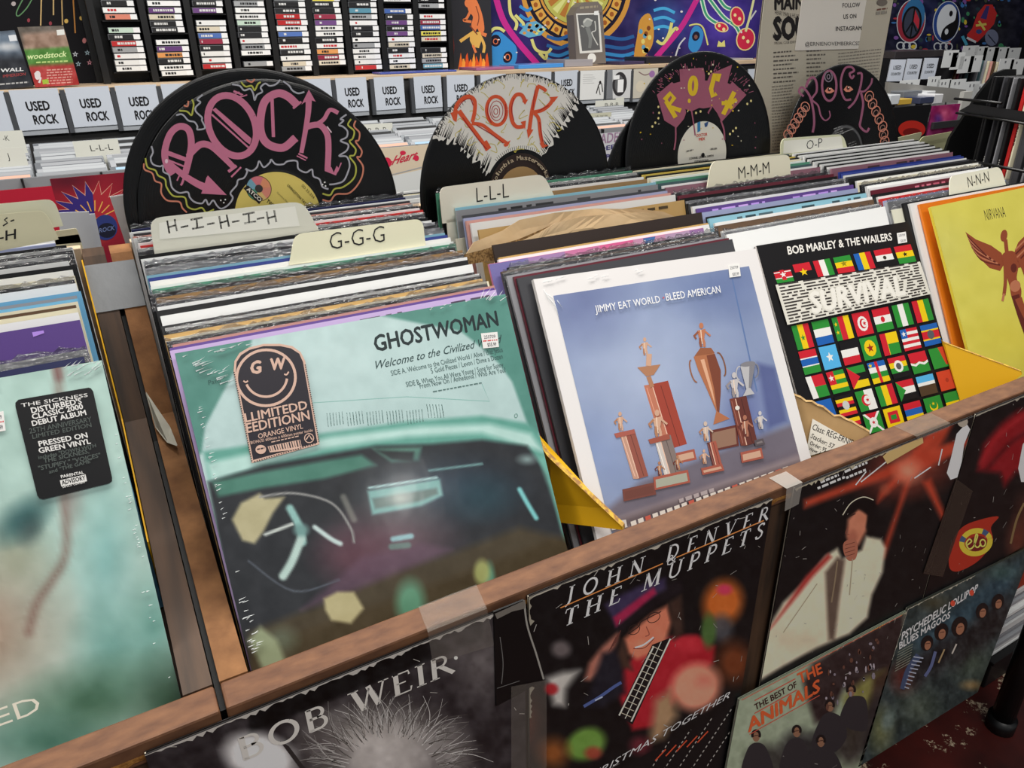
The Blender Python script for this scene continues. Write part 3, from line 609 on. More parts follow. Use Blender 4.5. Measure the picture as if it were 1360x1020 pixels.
# ---- 1: green car interior
MG = fitpose(.0165, .181, .2170, .489, .005, .012)
t = album('teal green album with a car interior and black round-topped sticker', MG, .315, .315, .0036, (120, 180, 170), (186, 160, 206))
a = Art(MG, .315, .315); c = Canvas(a, 230); c.k = .55
HOOD = (184, 210, 208); TEAL = (82, 138, 126)
c.fill(HOOD)
c.blob(460, 470, 170, 90, (194, 218, 216), .8, .9)
c.poly([(225, 460), (335, 448), (330, 470), (311, 493), (272, 567), (268, 600), (256, 620)], TEAL, 4)
c.poly([(500, 418), (680, 388), (720, 560), (712, 590), (703, 570), (680, 507), (662, 482), (640, 462), (612, 440), (560, 430)], (88, 144, 132), 4)
# roof band and windscreen
c.poly([(270, 600), (340, 590), (420, 577), (540, 560), (640, 552), (700, 562), (730, 590), (760, 740), (780, 900), (340, 960)], (100, 165, 150), 6)
c.poly([(275, 615), (350, 598), (440, 580), (560, 566), (650, 563), (705, 576), (722, 600), (640, 575), (540, 580), (430, 596), (350, 618), (280, 640)], (186, 222, 214), 8)
c.poly([(276, 640), (350, 618), (430, 604), (500, 592), (570, 590), (640, 584), (700, 592), (728, 630), (742, 690), (770, 800), (760, 960), (340, 960), (318, 860)], (44, 46, 50), 6)
c.poly([(282, 640), (350, 626), (430, 612), (480, 604), (500, 618), (430, 636), (350, 648), (290, 660)], (78, 130, 114), 6)
c.poly([(495, 596), (560, 594), (556, 612), (520, 614)], (92, 140, 124), 5)
c.poly([(500, 598), (550, 600), (548, 613), (520, 610)], (40, 44, 46), 4)
c.blob(590, 650, 130, 60, (44, 60, 76), .9, .8); c.blob(640, 660, 60, 40, (40, 74, 84), .6, .8)
c.blob(520, 720, 110, 60, (108, 82, 92), .9, .8); c.blob(470, 740, 70, 50, (98, 62, 74), .8, .8)
c.poly([(330, 840), (420, 805), (520, 760), (600, 735), (690, 700), (770, 720), (770, 960), (330, 960)], (74, 64, 46), 12)
c.poly([(400, 810), (470, 785), (520, 765), (600, 730), (560, 722), (480, 740)], (104, 78, 96), 10, .7)
c.blob(545, 800, 26, 40, (100, 160, 130), .9, .6); c.blob(650, 770, 10, 30, (100, 165, 140), .8, .6)
c.blob(640, 760, 14, 22, (170, 176, 110), .9, .5)
c.blob(375, 850, 30, 26, (120, 140, 120), .5, .8)
# hands
c.poly([(308, 690), (320, 668), (345, 655), (352, 662), (378, 660), (362, 682), (350, 706), (338, 722), (322, 718)], (186, 178, 140), 5)
c.poly([(430, 795), (448, 786), (470, 786), (483, 808), (466, 828), (440, 824), (432, 810)], (190, 180, 136), 5)
c.poly([(330, 850), (346, 832), (368, 850), (380, 880), (350, 892)], (150, 160, 126), 8)
# steering wheel and trims
c.line([(345, 660), (390, 655), (440, 668), (465, 700), (470, 720)], 3, (150, 150, 148), 2)
c.line([(330, 745), (390, 785), (450, 770)], 2.5, (100, 108, 120), 2, .7)
c.line([(385, 675), (398, 700), (402, 720)], 10, (150, 196, 190), 4); c.line([(400, 715), (388, 745), (376, 765)], 11, (190, 216, 208), 4)
c.line([(352, 710), (388, 696)], 4, (206, 214, 208), 2); c.line([(418, 700), (440, 716), (452, 722)], 6, (196, 216, 214), 3)
c.blob(400, 704, 14, 12, (120, 160, 156), .9, .6)
c.line([(456, 660), (470, 690)], 8, (150, 150, 140), 4, .6)
# radio
c.poly([(488, 652), (584, 636), (588, 658), (560, 672), (494, 684)], (126, 176, 172), 4); c.poly([(494, 662), (580, 648), (582, 656), (556, 666), (498, 676)], (96, 118, 114), 4)
c.line([(490, 648), (580, 634)], 3, (170, 206, 206), 2); c.line([(570, 625), (640, 616)], 3, (110, 150, 150), 2); c.blob(532, 662, 24, 14, (200, 206, 196), .6, .9)
c.line([(522, 716), (546, 712)], 7, (150, 190, 196), 3); c.line([(520, 726), (542, 724)], 8, (110, 130, 126), 3)
c.line([(690, 650), (700, 668), (712, 688)], 6, (130, 206, 206), 3); c.line([(722, 612), (736, 650), (752, 700)], 12, (120, 186, 170), 6, .8); c.blob(700, 610, 18, 10, (190, 224, 220), .6, .9)
c.noise(10, 18, 3); c.emit()
for k in range(6):
    x = 434 + k * 26.5; yy = 541 - k * .8
    for j in range(6): a.stroke([(x + j * 4, yy + 8 - j * .5), (x + j * 4 + 2, yy + 26 - j * .7)] if k < 5 else [(x + j * 4, yy), (x + j * 4 + 3, yy + 18)], 1.1, (128, 170, 164), False, lift=False)
a.stroke([(415, 535), (540, 527), (650, 533), (640, 510)], 1., (140, 186, 178), False)
a.text('GHOSTWOMAN', (499, 467), (662, 432), (-4, -22), (26, 42, 44), .03)
a.text('Welcome to the Civilized World', (496, 491), (664, 455), (-3, -11), (44, 70, 70), .004, shear=.03)
for i, (s_, p, q) in enumerate((('SIDE A. Welcome to the Civilized World / Alive / that Jesus', (520, 499), (668, 467)), ('5 Gold Pieces / Levon / Dime a Dozen', (573, 496), (668, 476)), ('SIDE B. When You All Were Young / Song for Sunny', (540, 514), (669, 487)), ('From Now On / Anhedonia / Who Are You?', (558, 516), (672, 494)))):
    a.text(s_, p, q, (-2, -7), (58, 88, 86), .0)
a.grey_text((575, 521), (640, 509), (-.4, -1.4), (80, 110, 106), 14)
a.text('Patti', (277, 511), (293, 508), (-1, -6), (46, 92, 84), .0)
a.text('O', (683, 556), (688, 554), (-1, -6), (90, 140, 126), .0)
a.build('cover_print', GLOSS, t)
# black hype sticker
s = Art(MG, .315, .315, z=.0016); PK = (214, 178, 160); DK = (42, 38, 46)
out = [(334, 615), (310, 494), (311, 480), (318, 469), (330, 462), (350, 457), (372, 457), (388, 460), (399, 468), (405, 480), (424, 590)]
s.poly(out, PK)
s.poly([(336, 611), (313, 494), (314, 481), (320, 472), (331, 465), (350, 460), (372, 460), (386, 463), (397, 470), (402, 481), (421, 588)], DK)
for rx in (41, ): s.ring(353, 502, 39, 37, 3.6, PK, 44, -8)
s.ring(353, 500, 28, 27, 3.2, PK, 24, -8, 15, 165)
s.text('G', (333, 497), (346, 495), (0, -17), PK, .05); s.text('W', (359, 492), (378, 490), (0, -16), PK, .05)
s.text('LLIMITEDD', (326, 561), (408, 543), (-2, -12), PK, .022); s.text('EEDITIONN', (328, 575), (411, 557), (-2, -13), PK, .022)
s.text('ORANGE VINYL', (343, 583), (402, 569), (-1, -7), PK, .012); s.text('BONUS! 600mm x 600mm poster inside', (333, 590), (415, 573), (-1, -4), PK, .01)
s.poly([(355, 593), (398, 584), (401, 596), (358, 601)], PK)
for k in range(13): s.stroke([(357 + k * 3.3, 593 - k * .7), (359 + k * 3.3, 599 - k * .5)], (1.3, .8, 1.8)[k % 3], DK, False, lift=(k == 0))
s.ring(410, 582, 6, 6, 1.2, PK, 16); s.stroke([(406, 584), (410, 578), (414, 584)], 1.6, PK, False); s.ell(346, 597, 7, 6, PK); s.grey_text((341, 598), (351, 596), (0, -2), DK, 3)
s.grey_text((360, 588), (396, 580), (0, -1.4), PK, 8); s.grey_text((366, 604), (392, 599), (0, -1.4), PK, 6)
s.stroke([(323, 506), (326, 508), (329, 506)], 2, PK); s.stroke([(377, 497), (380, 498), (383, 494)], 2, PK)
for P_ in ([(334 - k * 1.0 * 24 / 40, 612 - k * 3.0) for k in range(40)], [(423 - k * .5, 586 - k * 2.8) for k in range(37)], [(338 + k * 3.2, 613 - k * .95) for k in range(26)]):
    for x_, y_ in P_: s.ell(x_, y_, .9, .9, DK, 6, lift=False)
o = s.build('hype_sticker', PRINT, t); o['label'] = 'black round-topped sticker with a smile and pink print'
price(t, MG, [(638, 443), (660, 441), (662, 461), (641, 463)])
WRAP = mat('white_wrap_glints', (236, 240, 240), .15, .8, alpha=.75)  # small wrap creases coloured white, so their glints are painted in
def wrinkle_glints(t, M, segs):
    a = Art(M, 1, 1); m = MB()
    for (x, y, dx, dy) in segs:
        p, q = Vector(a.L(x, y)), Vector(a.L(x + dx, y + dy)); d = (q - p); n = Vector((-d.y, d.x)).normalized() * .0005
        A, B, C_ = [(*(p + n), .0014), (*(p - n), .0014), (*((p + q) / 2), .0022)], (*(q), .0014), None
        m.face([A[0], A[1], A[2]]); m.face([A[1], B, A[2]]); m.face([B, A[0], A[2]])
    o = m.build('wrap_wrinkle_glint', WRAP, t); o['label'] = 'shrink wrap crinkles with glints painted white'; o['kind'] = 'stuff'
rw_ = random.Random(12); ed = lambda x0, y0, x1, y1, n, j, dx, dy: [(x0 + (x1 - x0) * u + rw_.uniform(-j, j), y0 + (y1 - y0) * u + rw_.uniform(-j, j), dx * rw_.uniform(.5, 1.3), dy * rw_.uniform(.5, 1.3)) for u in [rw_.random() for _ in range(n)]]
wrinkle_glints(t, MG, ed(263, 540, 300, 700, 26, 3, 6, -2.6) + ed(312, 760, 338, 868, 22, 8, 8, -4) + ed(248, 480, 296, 505, 22, 9, 14, -6) + ed(270, 470, 330, 458, 10, 3, 12, -4) + ed(622, 402, 666, 396, 8, 4, 9, -12) + ed(560, 412, 620, 402, 6, 2, 5, -2))
# ---- 0: pale green cloud album at far left
MD = fitpose(-.352, .185, .2265, .492, -.004, .014)
t = album('pale green cloudy album with black rounded sticker at far left', MD, .315, .315, .0036, (160, 190, 180), (90, 150, 170))
a = Art(MD, .315, .315); c = Canvas(a, 120); c.fill((172, 200, 190)); c.poly([(-700, 600), (140, 470), (180, 640), (-300, 700)], (176, 206, 196), 30)
c.blob(-40, 840, 170, 150, (170, 140, 120), 1, .9); c.blob(20, 740, 70, 60, (150, 150, 124), .6, .9); c.blob(30, 690, 60, 32, (52, 92, 92), .95, .8, -38); c.blob(40, 705, 22, 30, (48, 62, 62), .6, .9, 30)
c.blob(140, 740, 50, 140, (130, 186, 182), .7, .9); c.blob(150, 860, 70, 80, (108, 160, 150), .8, .9); c.blob(205, 830, 50, 90, (86, 142, 130), .7, .9); c.blob(120, 930, 150, 66, (66, 104, 80), .95, .9, -15); c.blob(230, 930, 70, 90, (50, 78, 60), .9, .9); c.blob(60, 985, 130, 50, (66, 112, 96), .8, .9)
c.line([(77, 490), (84, 640), (88, 700), (86, 740), (70, 770), (50, 800), (38, 840)], 6, (112, 70, 60), 8, .75); c.line([(74, 482), (78, 500)], 9, (110, 60, 60), 6, .8); c.blob(95, 660, 22, 60, (150, 120, 116), .4, .9)
c.noise(16, 26, 9).emit()
a.text('DISTURBED', (-236, 1050), (56, 944), (-9, -25), (226, 218, 200), -.004); a.build('cover_print', GLOSS, t)
s = Art(MD, .315, .315, z=.0016); s.poly([(21, 540), (21, 535), (25, 531), (118, 515), (121, 516), (124, 520), (149, 634), (149, 639), (145, 642), (58, 663), (53, 662), (50, 658)], (18, 18, 20))
Wh = (226, 224, 220); Gy = (84, 92, 88)
for s_, p, q, u, cc, bd in (('THE SICKNESS', (29, 541), (117, 527), (-1, -5), Wh, .01), ("DISTURBED'S", (43, 549), (109, 536), (-2, -7.5), Wh, .03), ('CLASSIC 2000', (44, 557), (111, 543), (-2, -7), Wh, .03), ('DEBUT ALBUM', (44, 566), (115, 551), (-2, -7), Wh, .03), ('25TH ANNIVERSARY', (40, 576), (122, 560), (-1, -7), Gy, .01), ('LIMITED EDITION', (44, 583), (122, 567), (-1, -6), Gy, .01),
   ('PRESSED ON', (53, 593), (117, 581), (-2, -7), Wh, .03), ('GREEN VINYL', (53, 602), (121, 589), (-2, -7), Wh, .03), ('includes "DOWN WITH', (52, 610), (128, 594), (-1, -5), Gy, .02), ('THE SICKNESS,"', (59, 615), (122, 601), (-1, -6), Gy, .02), ('"STUPIFY," "VOICES"', (52, 625), (134, 607), (-1, -6), Gy, .02), ('and "THE GAME"', (66, 629), (123, 614), (-1, -5), Gy, .02),
   ('PARENTAL', (82, 635), (112, 629), (-1, -4), Wh, .03), ('EXPLICIT CONTENT', (84, 648), (114, 641), (-1, -3), Wh, .02)): s.text(s_, p, q, u, cc, bd)
s.poly([(80, 638), (114, 630), (116, 639), (82, 646)], Wh); s.text('ADVISORY', (83, 644), (114, 637), (-1, -6), (18, 18, 20), .03)
o = s.build('hype_sticker', PRINT, t); o['label'] = 'black rounded sticker with white slab lettering'
wrinkle_glints(t, MD, ed(150, 575, 186, 740, 22, 3, 4, -2) + ed(186, 760, 220, 905, 8, 5, 4, -2) + ed(88, 494, 132, 488, 16, 7, 12, -7))
price(t, MD, [(-17, 550), (5, 546), (8, 572), (-14, 576)])
# ---- 2: blue trophy album
MJ = fitpose(.3785, .2035, .2155, .545, .012, .045); WJ = .327
t = album('white-bordered blue album picturing bronze trophies', MJ, WJ, .305, .005, (230, 226, 222), (220, 216, 212))
a = Art(MJ, WJ, .305, mi=0); a.poly([(0, 0), (WJ, 0), (WJ, -.305), (0, -.305)], (232, 228, 226), loc=True)
b0 = .019; M2 = MJ @ Matrix.Translation((b0, -b0 - .002, .0003)); ai = Art(M2, WJ - 2 * b0, .305 - b0 - .003)
c = Canvas(ai, 120); c.fill((136, 150, 184)); c.blob(860, 500, 150, 130, (172, 184, 210), .9, .9); c.blob(770, 400, 90, 80, (104, 114, 156), .7, .9); c.blob(960, 380, 100, 60, (100, 116, 160), .7, .9); c.blob(990, 560, 40, 90, (84, 92, 150), .6, .9); c.blob(790, 600, 70, 70, (136, 154, 196), .6, .9)
c.poly([(800, 682), (850, 640), (1060, 560), (1080, 620), (820, 700)], (112, 104, 116), 5); c.poly([(812, 690), (1065, 602), (1080, 650), (820, 730)], (150, 136, 140), 4); c.poly([(826, 690), (1065, 612), (1066, 625), (830, 700)], (96, 84, 88), 5)
c.poly([(1006, 482), (1030, 488), (1046, 560), (1020, 570)], (70, 78, 130), 4, .7); c.noise(7, 30, 4).emit()
BR, BD, GO, CP = (168, 88, 70), (104, 50, 42), (176, 124, 92), (206, 164, 138)
ai.stroke([(968, 350), (1005, 520)], 2, (96, 120, 166), False)
def block(x, y, w, h, k, c1, c2):   # a standing column with a lit and a shaded side, leaning as the picture does
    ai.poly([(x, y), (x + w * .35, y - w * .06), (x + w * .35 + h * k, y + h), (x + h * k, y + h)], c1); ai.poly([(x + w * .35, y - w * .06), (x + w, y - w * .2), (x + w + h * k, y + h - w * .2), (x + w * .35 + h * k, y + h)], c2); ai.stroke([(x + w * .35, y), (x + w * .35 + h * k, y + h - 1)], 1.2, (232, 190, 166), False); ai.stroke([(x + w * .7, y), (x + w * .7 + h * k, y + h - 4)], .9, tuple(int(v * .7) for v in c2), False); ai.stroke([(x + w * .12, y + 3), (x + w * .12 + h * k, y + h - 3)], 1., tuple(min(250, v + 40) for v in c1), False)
def base(x, y, w, h, c_=BR, pl=CP): ai.poly([(x, y), (x + w, y - w * .22), (x + w + 3, y + h - w * .22), (x + 2, y + h)], c_); ai.poly([(x + 3, y + 3), (x + w - 2, y - w * .2 + 3), (x + w, y + h - 3 - w * .2), (x + 4, y + h - 3)], pl)
def figure(x, y, s, col, dk):
    """a small standing figure, one arm out"""
    ai.ell(x, y - 21 * s, 2.2 * s, 3 * s, col, 10); ai.poly([(x - 4 * s, y - 16 * s), (x + 4 * s, y - 18 * s), (x + 3 * s, y - 9 * s), (x - 2 * s, y - 8 * s)], col)
    ai.stroke([(x - 3 * s, y - 15 * s), (x - 7 * s, y - 11 * s), (x - 5 * s, y - 8 * s)], 2 * s, dk, False); ai.stroke([(x + 3 * s, y - 16 * s), (x + 9 * s, y - 11 * s)], 1.8 * s, col, False)
    ai.stroke([(x - 1 * s, y - 9 * s), (x - 1 * s, y - 4 * s), (x, y)], 2.4 * s, dk, False); ai.stroke([(x - .5 * s, y - 17 * s), (x, y - 10 * s), (x + 1 * s, y - 3 * s)], .8 * s, (240, 214, 190), False); ai.stroke([(x + 1.5 * s, y - 9 * s), (x + 3 * s, y - 4 * s), (x + 3 * s, y)], 2.4 * s, col, False)
def cup(x, y, s, col, dk):
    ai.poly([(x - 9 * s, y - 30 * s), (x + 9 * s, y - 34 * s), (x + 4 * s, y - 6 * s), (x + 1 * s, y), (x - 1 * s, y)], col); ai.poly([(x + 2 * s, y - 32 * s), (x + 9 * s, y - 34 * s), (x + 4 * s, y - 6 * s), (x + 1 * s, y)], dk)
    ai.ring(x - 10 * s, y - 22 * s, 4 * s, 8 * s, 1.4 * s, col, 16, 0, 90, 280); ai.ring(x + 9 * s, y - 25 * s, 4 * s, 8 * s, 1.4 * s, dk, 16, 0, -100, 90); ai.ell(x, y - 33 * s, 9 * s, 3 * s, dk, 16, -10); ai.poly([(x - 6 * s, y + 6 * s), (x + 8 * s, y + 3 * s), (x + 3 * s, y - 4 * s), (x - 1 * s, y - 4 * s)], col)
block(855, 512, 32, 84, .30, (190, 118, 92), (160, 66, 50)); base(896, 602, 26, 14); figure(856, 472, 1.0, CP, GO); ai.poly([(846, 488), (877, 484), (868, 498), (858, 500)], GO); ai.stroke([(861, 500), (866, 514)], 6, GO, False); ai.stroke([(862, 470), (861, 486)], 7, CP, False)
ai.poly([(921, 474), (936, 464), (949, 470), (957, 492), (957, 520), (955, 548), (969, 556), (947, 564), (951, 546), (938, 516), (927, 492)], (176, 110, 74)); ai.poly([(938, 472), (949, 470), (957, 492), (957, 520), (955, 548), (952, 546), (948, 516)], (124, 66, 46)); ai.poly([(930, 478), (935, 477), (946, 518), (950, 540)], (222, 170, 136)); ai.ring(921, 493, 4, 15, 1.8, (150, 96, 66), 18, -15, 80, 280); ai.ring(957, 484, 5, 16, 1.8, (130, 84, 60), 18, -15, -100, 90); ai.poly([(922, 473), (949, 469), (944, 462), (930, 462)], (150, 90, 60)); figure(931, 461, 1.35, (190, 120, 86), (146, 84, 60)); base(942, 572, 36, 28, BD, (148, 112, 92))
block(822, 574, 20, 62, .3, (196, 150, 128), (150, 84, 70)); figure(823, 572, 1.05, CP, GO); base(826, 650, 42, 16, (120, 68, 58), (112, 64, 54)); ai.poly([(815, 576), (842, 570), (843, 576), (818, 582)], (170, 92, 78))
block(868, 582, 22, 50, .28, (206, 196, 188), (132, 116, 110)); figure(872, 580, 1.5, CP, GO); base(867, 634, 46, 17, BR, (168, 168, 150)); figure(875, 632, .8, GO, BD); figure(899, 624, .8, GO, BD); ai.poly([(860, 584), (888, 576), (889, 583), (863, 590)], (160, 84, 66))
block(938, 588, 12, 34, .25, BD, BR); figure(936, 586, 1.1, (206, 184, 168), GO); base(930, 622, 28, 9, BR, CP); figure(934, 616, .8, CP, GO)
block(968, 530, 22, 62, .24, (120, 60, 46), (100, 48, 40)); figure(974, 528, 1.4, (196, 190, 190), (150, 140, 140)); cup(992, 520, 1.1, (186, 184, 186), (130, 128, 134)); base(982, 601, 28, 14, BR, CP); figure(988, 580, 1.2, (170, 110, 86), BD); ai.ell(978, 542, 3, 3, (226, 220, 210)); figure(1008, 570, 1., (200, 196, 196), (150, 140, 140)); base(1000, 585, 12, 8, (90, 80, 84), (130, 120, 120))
ai.text('JIMMY EAT WORLD', (790, 416), (876, 402), (-2, -10), (240, 240, 240), .01); ai.text('BLEED AMERICAN', (884, 400), (956, 389), (-2, -10), (240, 240, 240), .01); ai.ell(880, 396, 1.2, 1.2, (200, 90, 90))
ai.poly([(800, 694), (830, 690), (832, 700), (804, 706)], (214, 206, 200))
for k in range(22): ai.poly([(836 + k * 9.6, 693 - k * 3.4), (843 + k * 9.6, 690.5 - k * 3.4), (844.5 + k * 9.6, 697 - k * 3.4), (837.5 + k * 9.6, 699.5 - k * 3.4)], [(226, 216, 206), (226, 216, 206), (200, 96, 80)][k % 3 == 2 and k % 6 == 2 and 2 or 0])
ai.grey_text((900, 663), (946, 648), (1, 5), (180, 166, 166), 5, 3)
p_ = a.build('sleeve_border', GLOSS, t); q_ = ai.build('cover_print', GLOSS, t); q_.matrix_world = M2
price(t, MJ, [(966, 352), (981, 350), (983, 367), (968, 369)], red=False)
wrinkle_glints(t, MJ, ed(722, 385, 740, 410, 6, 4, 10, 16) + ed(720, 378, 745, 372, 4, 3, 8, -3) + ed(760, 372, 960, 344, 5, 3, 8, -2))
# ---- 3: flags
MM = fitpose(.7251, .2165, .2002, .543, .004, .024); WM = .309
t = album('black album covered in rows of flags with white lettering', MM, WM, .292, .0045, (24, 22, 24), (206, 200, 196))
a = Art(MM, WM, .292); a.poly([(0, 0), (WM, 0), (WM, -.292), (0, -.292)], (22, 20, 22), loc=True)
a.text('BOB MARLEY & THE WAILERS', (1047, 338), (1185, 319), (-2, -11), (236, 232, 224), .025)
R_, G_, Y_, B_, K_, Wt = (204, 34, 48), (44, 140, 52), (236, 200, 20), (32, 96, 176), (22, 20, 22), (234, 232, 226)
SKY = (84, 176, 226); OR = (206, 66, 38)
g = .305
# flag grid corners in pixels: row-wise lines traced on the cover
def cell(r, cidx):
    """pixel quad of flag in row r (0 top row, 1.. rows below the title), column cidx of 7"""
    rows = [((1023, 357, 1211, 324), (1030, 377, 1219, 347)), ((1048, 434, 1234, 396), (1057, 466, 1242, 424)), ((1057, 468, 1245, 428), (1066, 499, 1252, 455)), ((1066, 502, 1256, 459), (1077, 531, 1264, 485)), ((1077, 535, 1266, 489), (1087, 562, 1273, 514)), ((1088, 566, 1275, 517), (1096, 592, 1282, 541))]
    (x0, y0, x1, y1), (x2, y2, x3, y3) = rows[r]; p = .012
    u0, u1 = cidx / 7 + p, (cidx + 1) / 7 - p
    return ((x0 + (x1 - x0) * u0, y0 + (y1 - y0) * u0), (x0 + (x1 - x0) * u1, y0 + (y1 - y0) * u1), (x2 + (x3 - x2) * u1, y2 + (y3 - y2) * u1), (x2 + (x3 - x2) * u0, y2 + (y3 - y2) * u0))
def flag(q, kind, cols, emb=None):
    f = lambda u, v: tuple((q[0][i] + (q[1][i] - q[0][i]) * u) * (1 - v) + (q[3][i] + (q[2][i] - q[3][i]) * u) * v for i in (0, 1))
    n = len(cols)
    for i, cc in enumerate(cols):
        s0, s1 = i / n, (i + 1) / n
        a.poly([f(0, s0), f(1, s0), f(1, s1), f(0, s1)] if kind == 'h' else [f(s0, 0), f(s1, 0), f(s1, 1), f(s0, 1)], cc)
    for e in emb or []:
        if e[0] == 'disc': a.poly([f(e[1] + e[3] * math.cos(k * .5236), e[2] + e[3] * 1.1 * math.sin(k * .5236)) for k in range(12)], e[4])
        elif e[0] == 'star': a.poly([f(e[1] + (e[3] if k % 2 == 0 else e[3] * .42) * math.sin(k * math.pi / 5), e[2] - (e[3] if k % 2 == 0 else e[3] * .42) * math.cos(k * math.pi / 5)) for k in range(10)], e[4])
        else: a.poly([f(*p) for p in e[1]], e[2])
FL_ = [
 [('h', [K_, R_, R_, G_], [('p', [(0, .3), (1, .3), (1, .36), (0, .36)], Wt), ('p', [(0, .68), (1, .68), (1, .74), (0, .74)], Wt), ('p', [(.35, .2), (.6, .2), (.62, .85), (.38, .85)], R_), ('star', .5, .5, .2, Wt)]), ('h', [R_, K_], [('star', .5, .55, .25, Y_)]), ('v', [R_, Wt, G_]), ('h', [G_, Y_, R_], [('star', .5, .45, .2, (150, 130, 20))]), ('v', [B_, Y_, R_]), ('h', [R_, Wt, K_], [('disc', .5, .5, .1, (60, 50, 40))]), ('h', [R_, Y_, G_], [('star', .5, .5, .15, K_)])],
 [('v', [G_, Y_, R_], [('star', .5, .55, .14, G_)]), ('h', [G_, Wt, B_]), ('v', [G_, R_, Y_], [('star', .16, .3, .1, Y_), ('star', .16, .65, .1, Y_)]), ('h', [R_], [('disc', .5, .5, .3, Wt), ('disc', .52, .5, .2, R_), ('disc', .58, .5, .15, Wt), ('star', .6, .5, .12, R_)]), ('h', [R_, Wt, G_], [('disc', .5, .5, .12, R_)]), ('v', [G_, Wt, G_]), ('v', [R_, Y_, G_])],
 [('h', [R_, B_, G_], [('p', [(0, .31), (1, .31), (1, .36), (0, .36)], Wt), ('p', [(0, .64), (1, .64), (1, .69), (0, .69)], Wt)]), ('h', [SKY], [('star', .5, .5, .22, Wt)]), ('h', [K_, Wt, R_]), ('h', [G_], [('disc', .5, .5, .34, Y_), ('star', .5, .5, .22, (150, 40, 30))]), ('v', [R_, Y_, G_], [('p', [(.36, 0), (1, 0), (1, .5), (.36, .5)], Y_), ('p', [(.36, .5), (1, .5), (1, 1), (.36, 1)], G_)]), ('h', [R_, Wt, R_, Wt, R_, Wt, R_], [('p', [(0, 0), (.36, 0), (.36, .43), (0, .43)], B_), ('star', .18, .22, .14, Wt)]), ('h', [B_, R_, R_, B_], [('p', [(0, .25), (1, .25), (1, .32), (0, .32)], Y_), ('p', [(0, .68), (1, .68), (1, .75), (0, .75)], Y_), ('disc', .5, .5, .2, (90, 90, 96))])],
 [('v', [Wt, R_, R_], [('p', [(.34, .5), (1, .5), (1, 1), (.34, 1)], G_)]), ('h', [G_, Y_, G_, Y_, G_], [('p', [(0, 0), (.4, 0), (.4, .6), (0, .6)], R_), ('star', .2, .3, .16, Wt)]), ('h', [G_, K_, Y_], [('p', [(0, 0), (.6, .5), (0, 1)], R_)]), ('h', [B_, Wt, G_, Y_], [('p', [(.42, 0), (.58, 0), (.58, 1), (.42, 1)], R_), ('star', .15, .15, .12, Y_)]), ('h', [R_, Y_, G_, K_], [('disc', .5, .45, .26, Wt), ('disc', .5, .45, .15, (90, 90, 90))]), ('h', [R_, G_], [('p', [(0, .45), (.25, .55), (.5, .45), (.75, .55), (1, .45), (1, .56), (.75, .66), (.5, .56), (.25, .66), (0, .56)], Wt)]), ('h', [G_, G_], [('p', [(.55, 0), (1, 0), (1, .9), (.75, .9)], OR)])],
 [('h', [B_, B_]), ('h', [K_, Y_, R_, K_, Y_, R_], [('disc', .5, .5, .2, (200, 200, 196))]), ('v', [G_, Wt], [('disc', .5, .5, .26, R_), ('disc', .57, .5, .2, Wt), ('star', .58, .5, .12, R_)]), ('v', [G_, Y_, R_]), ('h', [R_, Wt, K_], [('p', [(0, 0), (.45, .5), (0, 1)], G_)]), ('h', [SKY, Wt, SKY], [('p', [(0, .5), (1, .5), (1, 1), (0, 1)], (80, 60, 40))]), ('h', [OR], [('disc', .5, .5, .1, (170, 50, 30))])],
 [('h', [B_, B_]), ('h', [Y_, R_, K_, Y_, R_]), ('h', [R_, G_], [('p', [(0, 0), (.5, .5), (0, 1)], G_), ('p', [(1, 0), (.5, .5), (1, 1)], G_), ('p', [(0, 0), (.15, 0), (1, 1), (.85, 1)], Wt), ('p', [(.85, 0), (1, 0), (.15, 1), (0, 1)], Wt), ('disc', .5, .5, .24, Wt), ('star', .5, .5, .12, R_)]), ('h', [Y_], [('p', [(.2, .2), (.8, .2), (.8, .8), (.2, .8)], R_), ('p', [(.34, .38), (.66, .38), (.66, .62), (.34, .62)], G_)]), ('h', [R_, B_, Y_]), ('h', [G_], [('disc', .5, .5, .24, Y_), ('disc', .5, .42, .2, G_), ('star', .5, .36, .1, Y_)]), ('h', [G_, Y_])]]
for r, row in enumerate(FL_):
    for k, (kd_, cs, *em) in enumerate(row): flag(cell(r, k), kd_, cs, em[0] if em else None)
ban = [(1028, 379), (1220, 348), (1234, 391), (1044, 432)]
a.poly(ban, (224, 220, 208)); rng = random.Random(4)
for k in range(13):
    v = (k + .5) / 13; f = lambda u, v: tuple((ban[0][i] + (ban[1][i] - ban[0][i]) * u) * (1 - v) + (ban[3][i] + (ban[2][i] - ban[3][i]) * u) * v for i in (0, 1))
    a.grey_text(f(.02, v), f(.98, v), (-.6, -2.), (60, 54, 52), rng.choice((9, 14, 26)), k)
a.text('SURVIVAL', (1077, 417), (1201, 392), (-5, -30), (224, 220, 208), .06); a.text('SURVIVAL', (1078, 416), (1200, 391), (-5, -28), (236, 232, 222), .04)
a.build('cover_print', PRINT, t); price(t, MM, [(1190, 310), (1202, 308), (1204, 322), (1192, 324)], red=False)
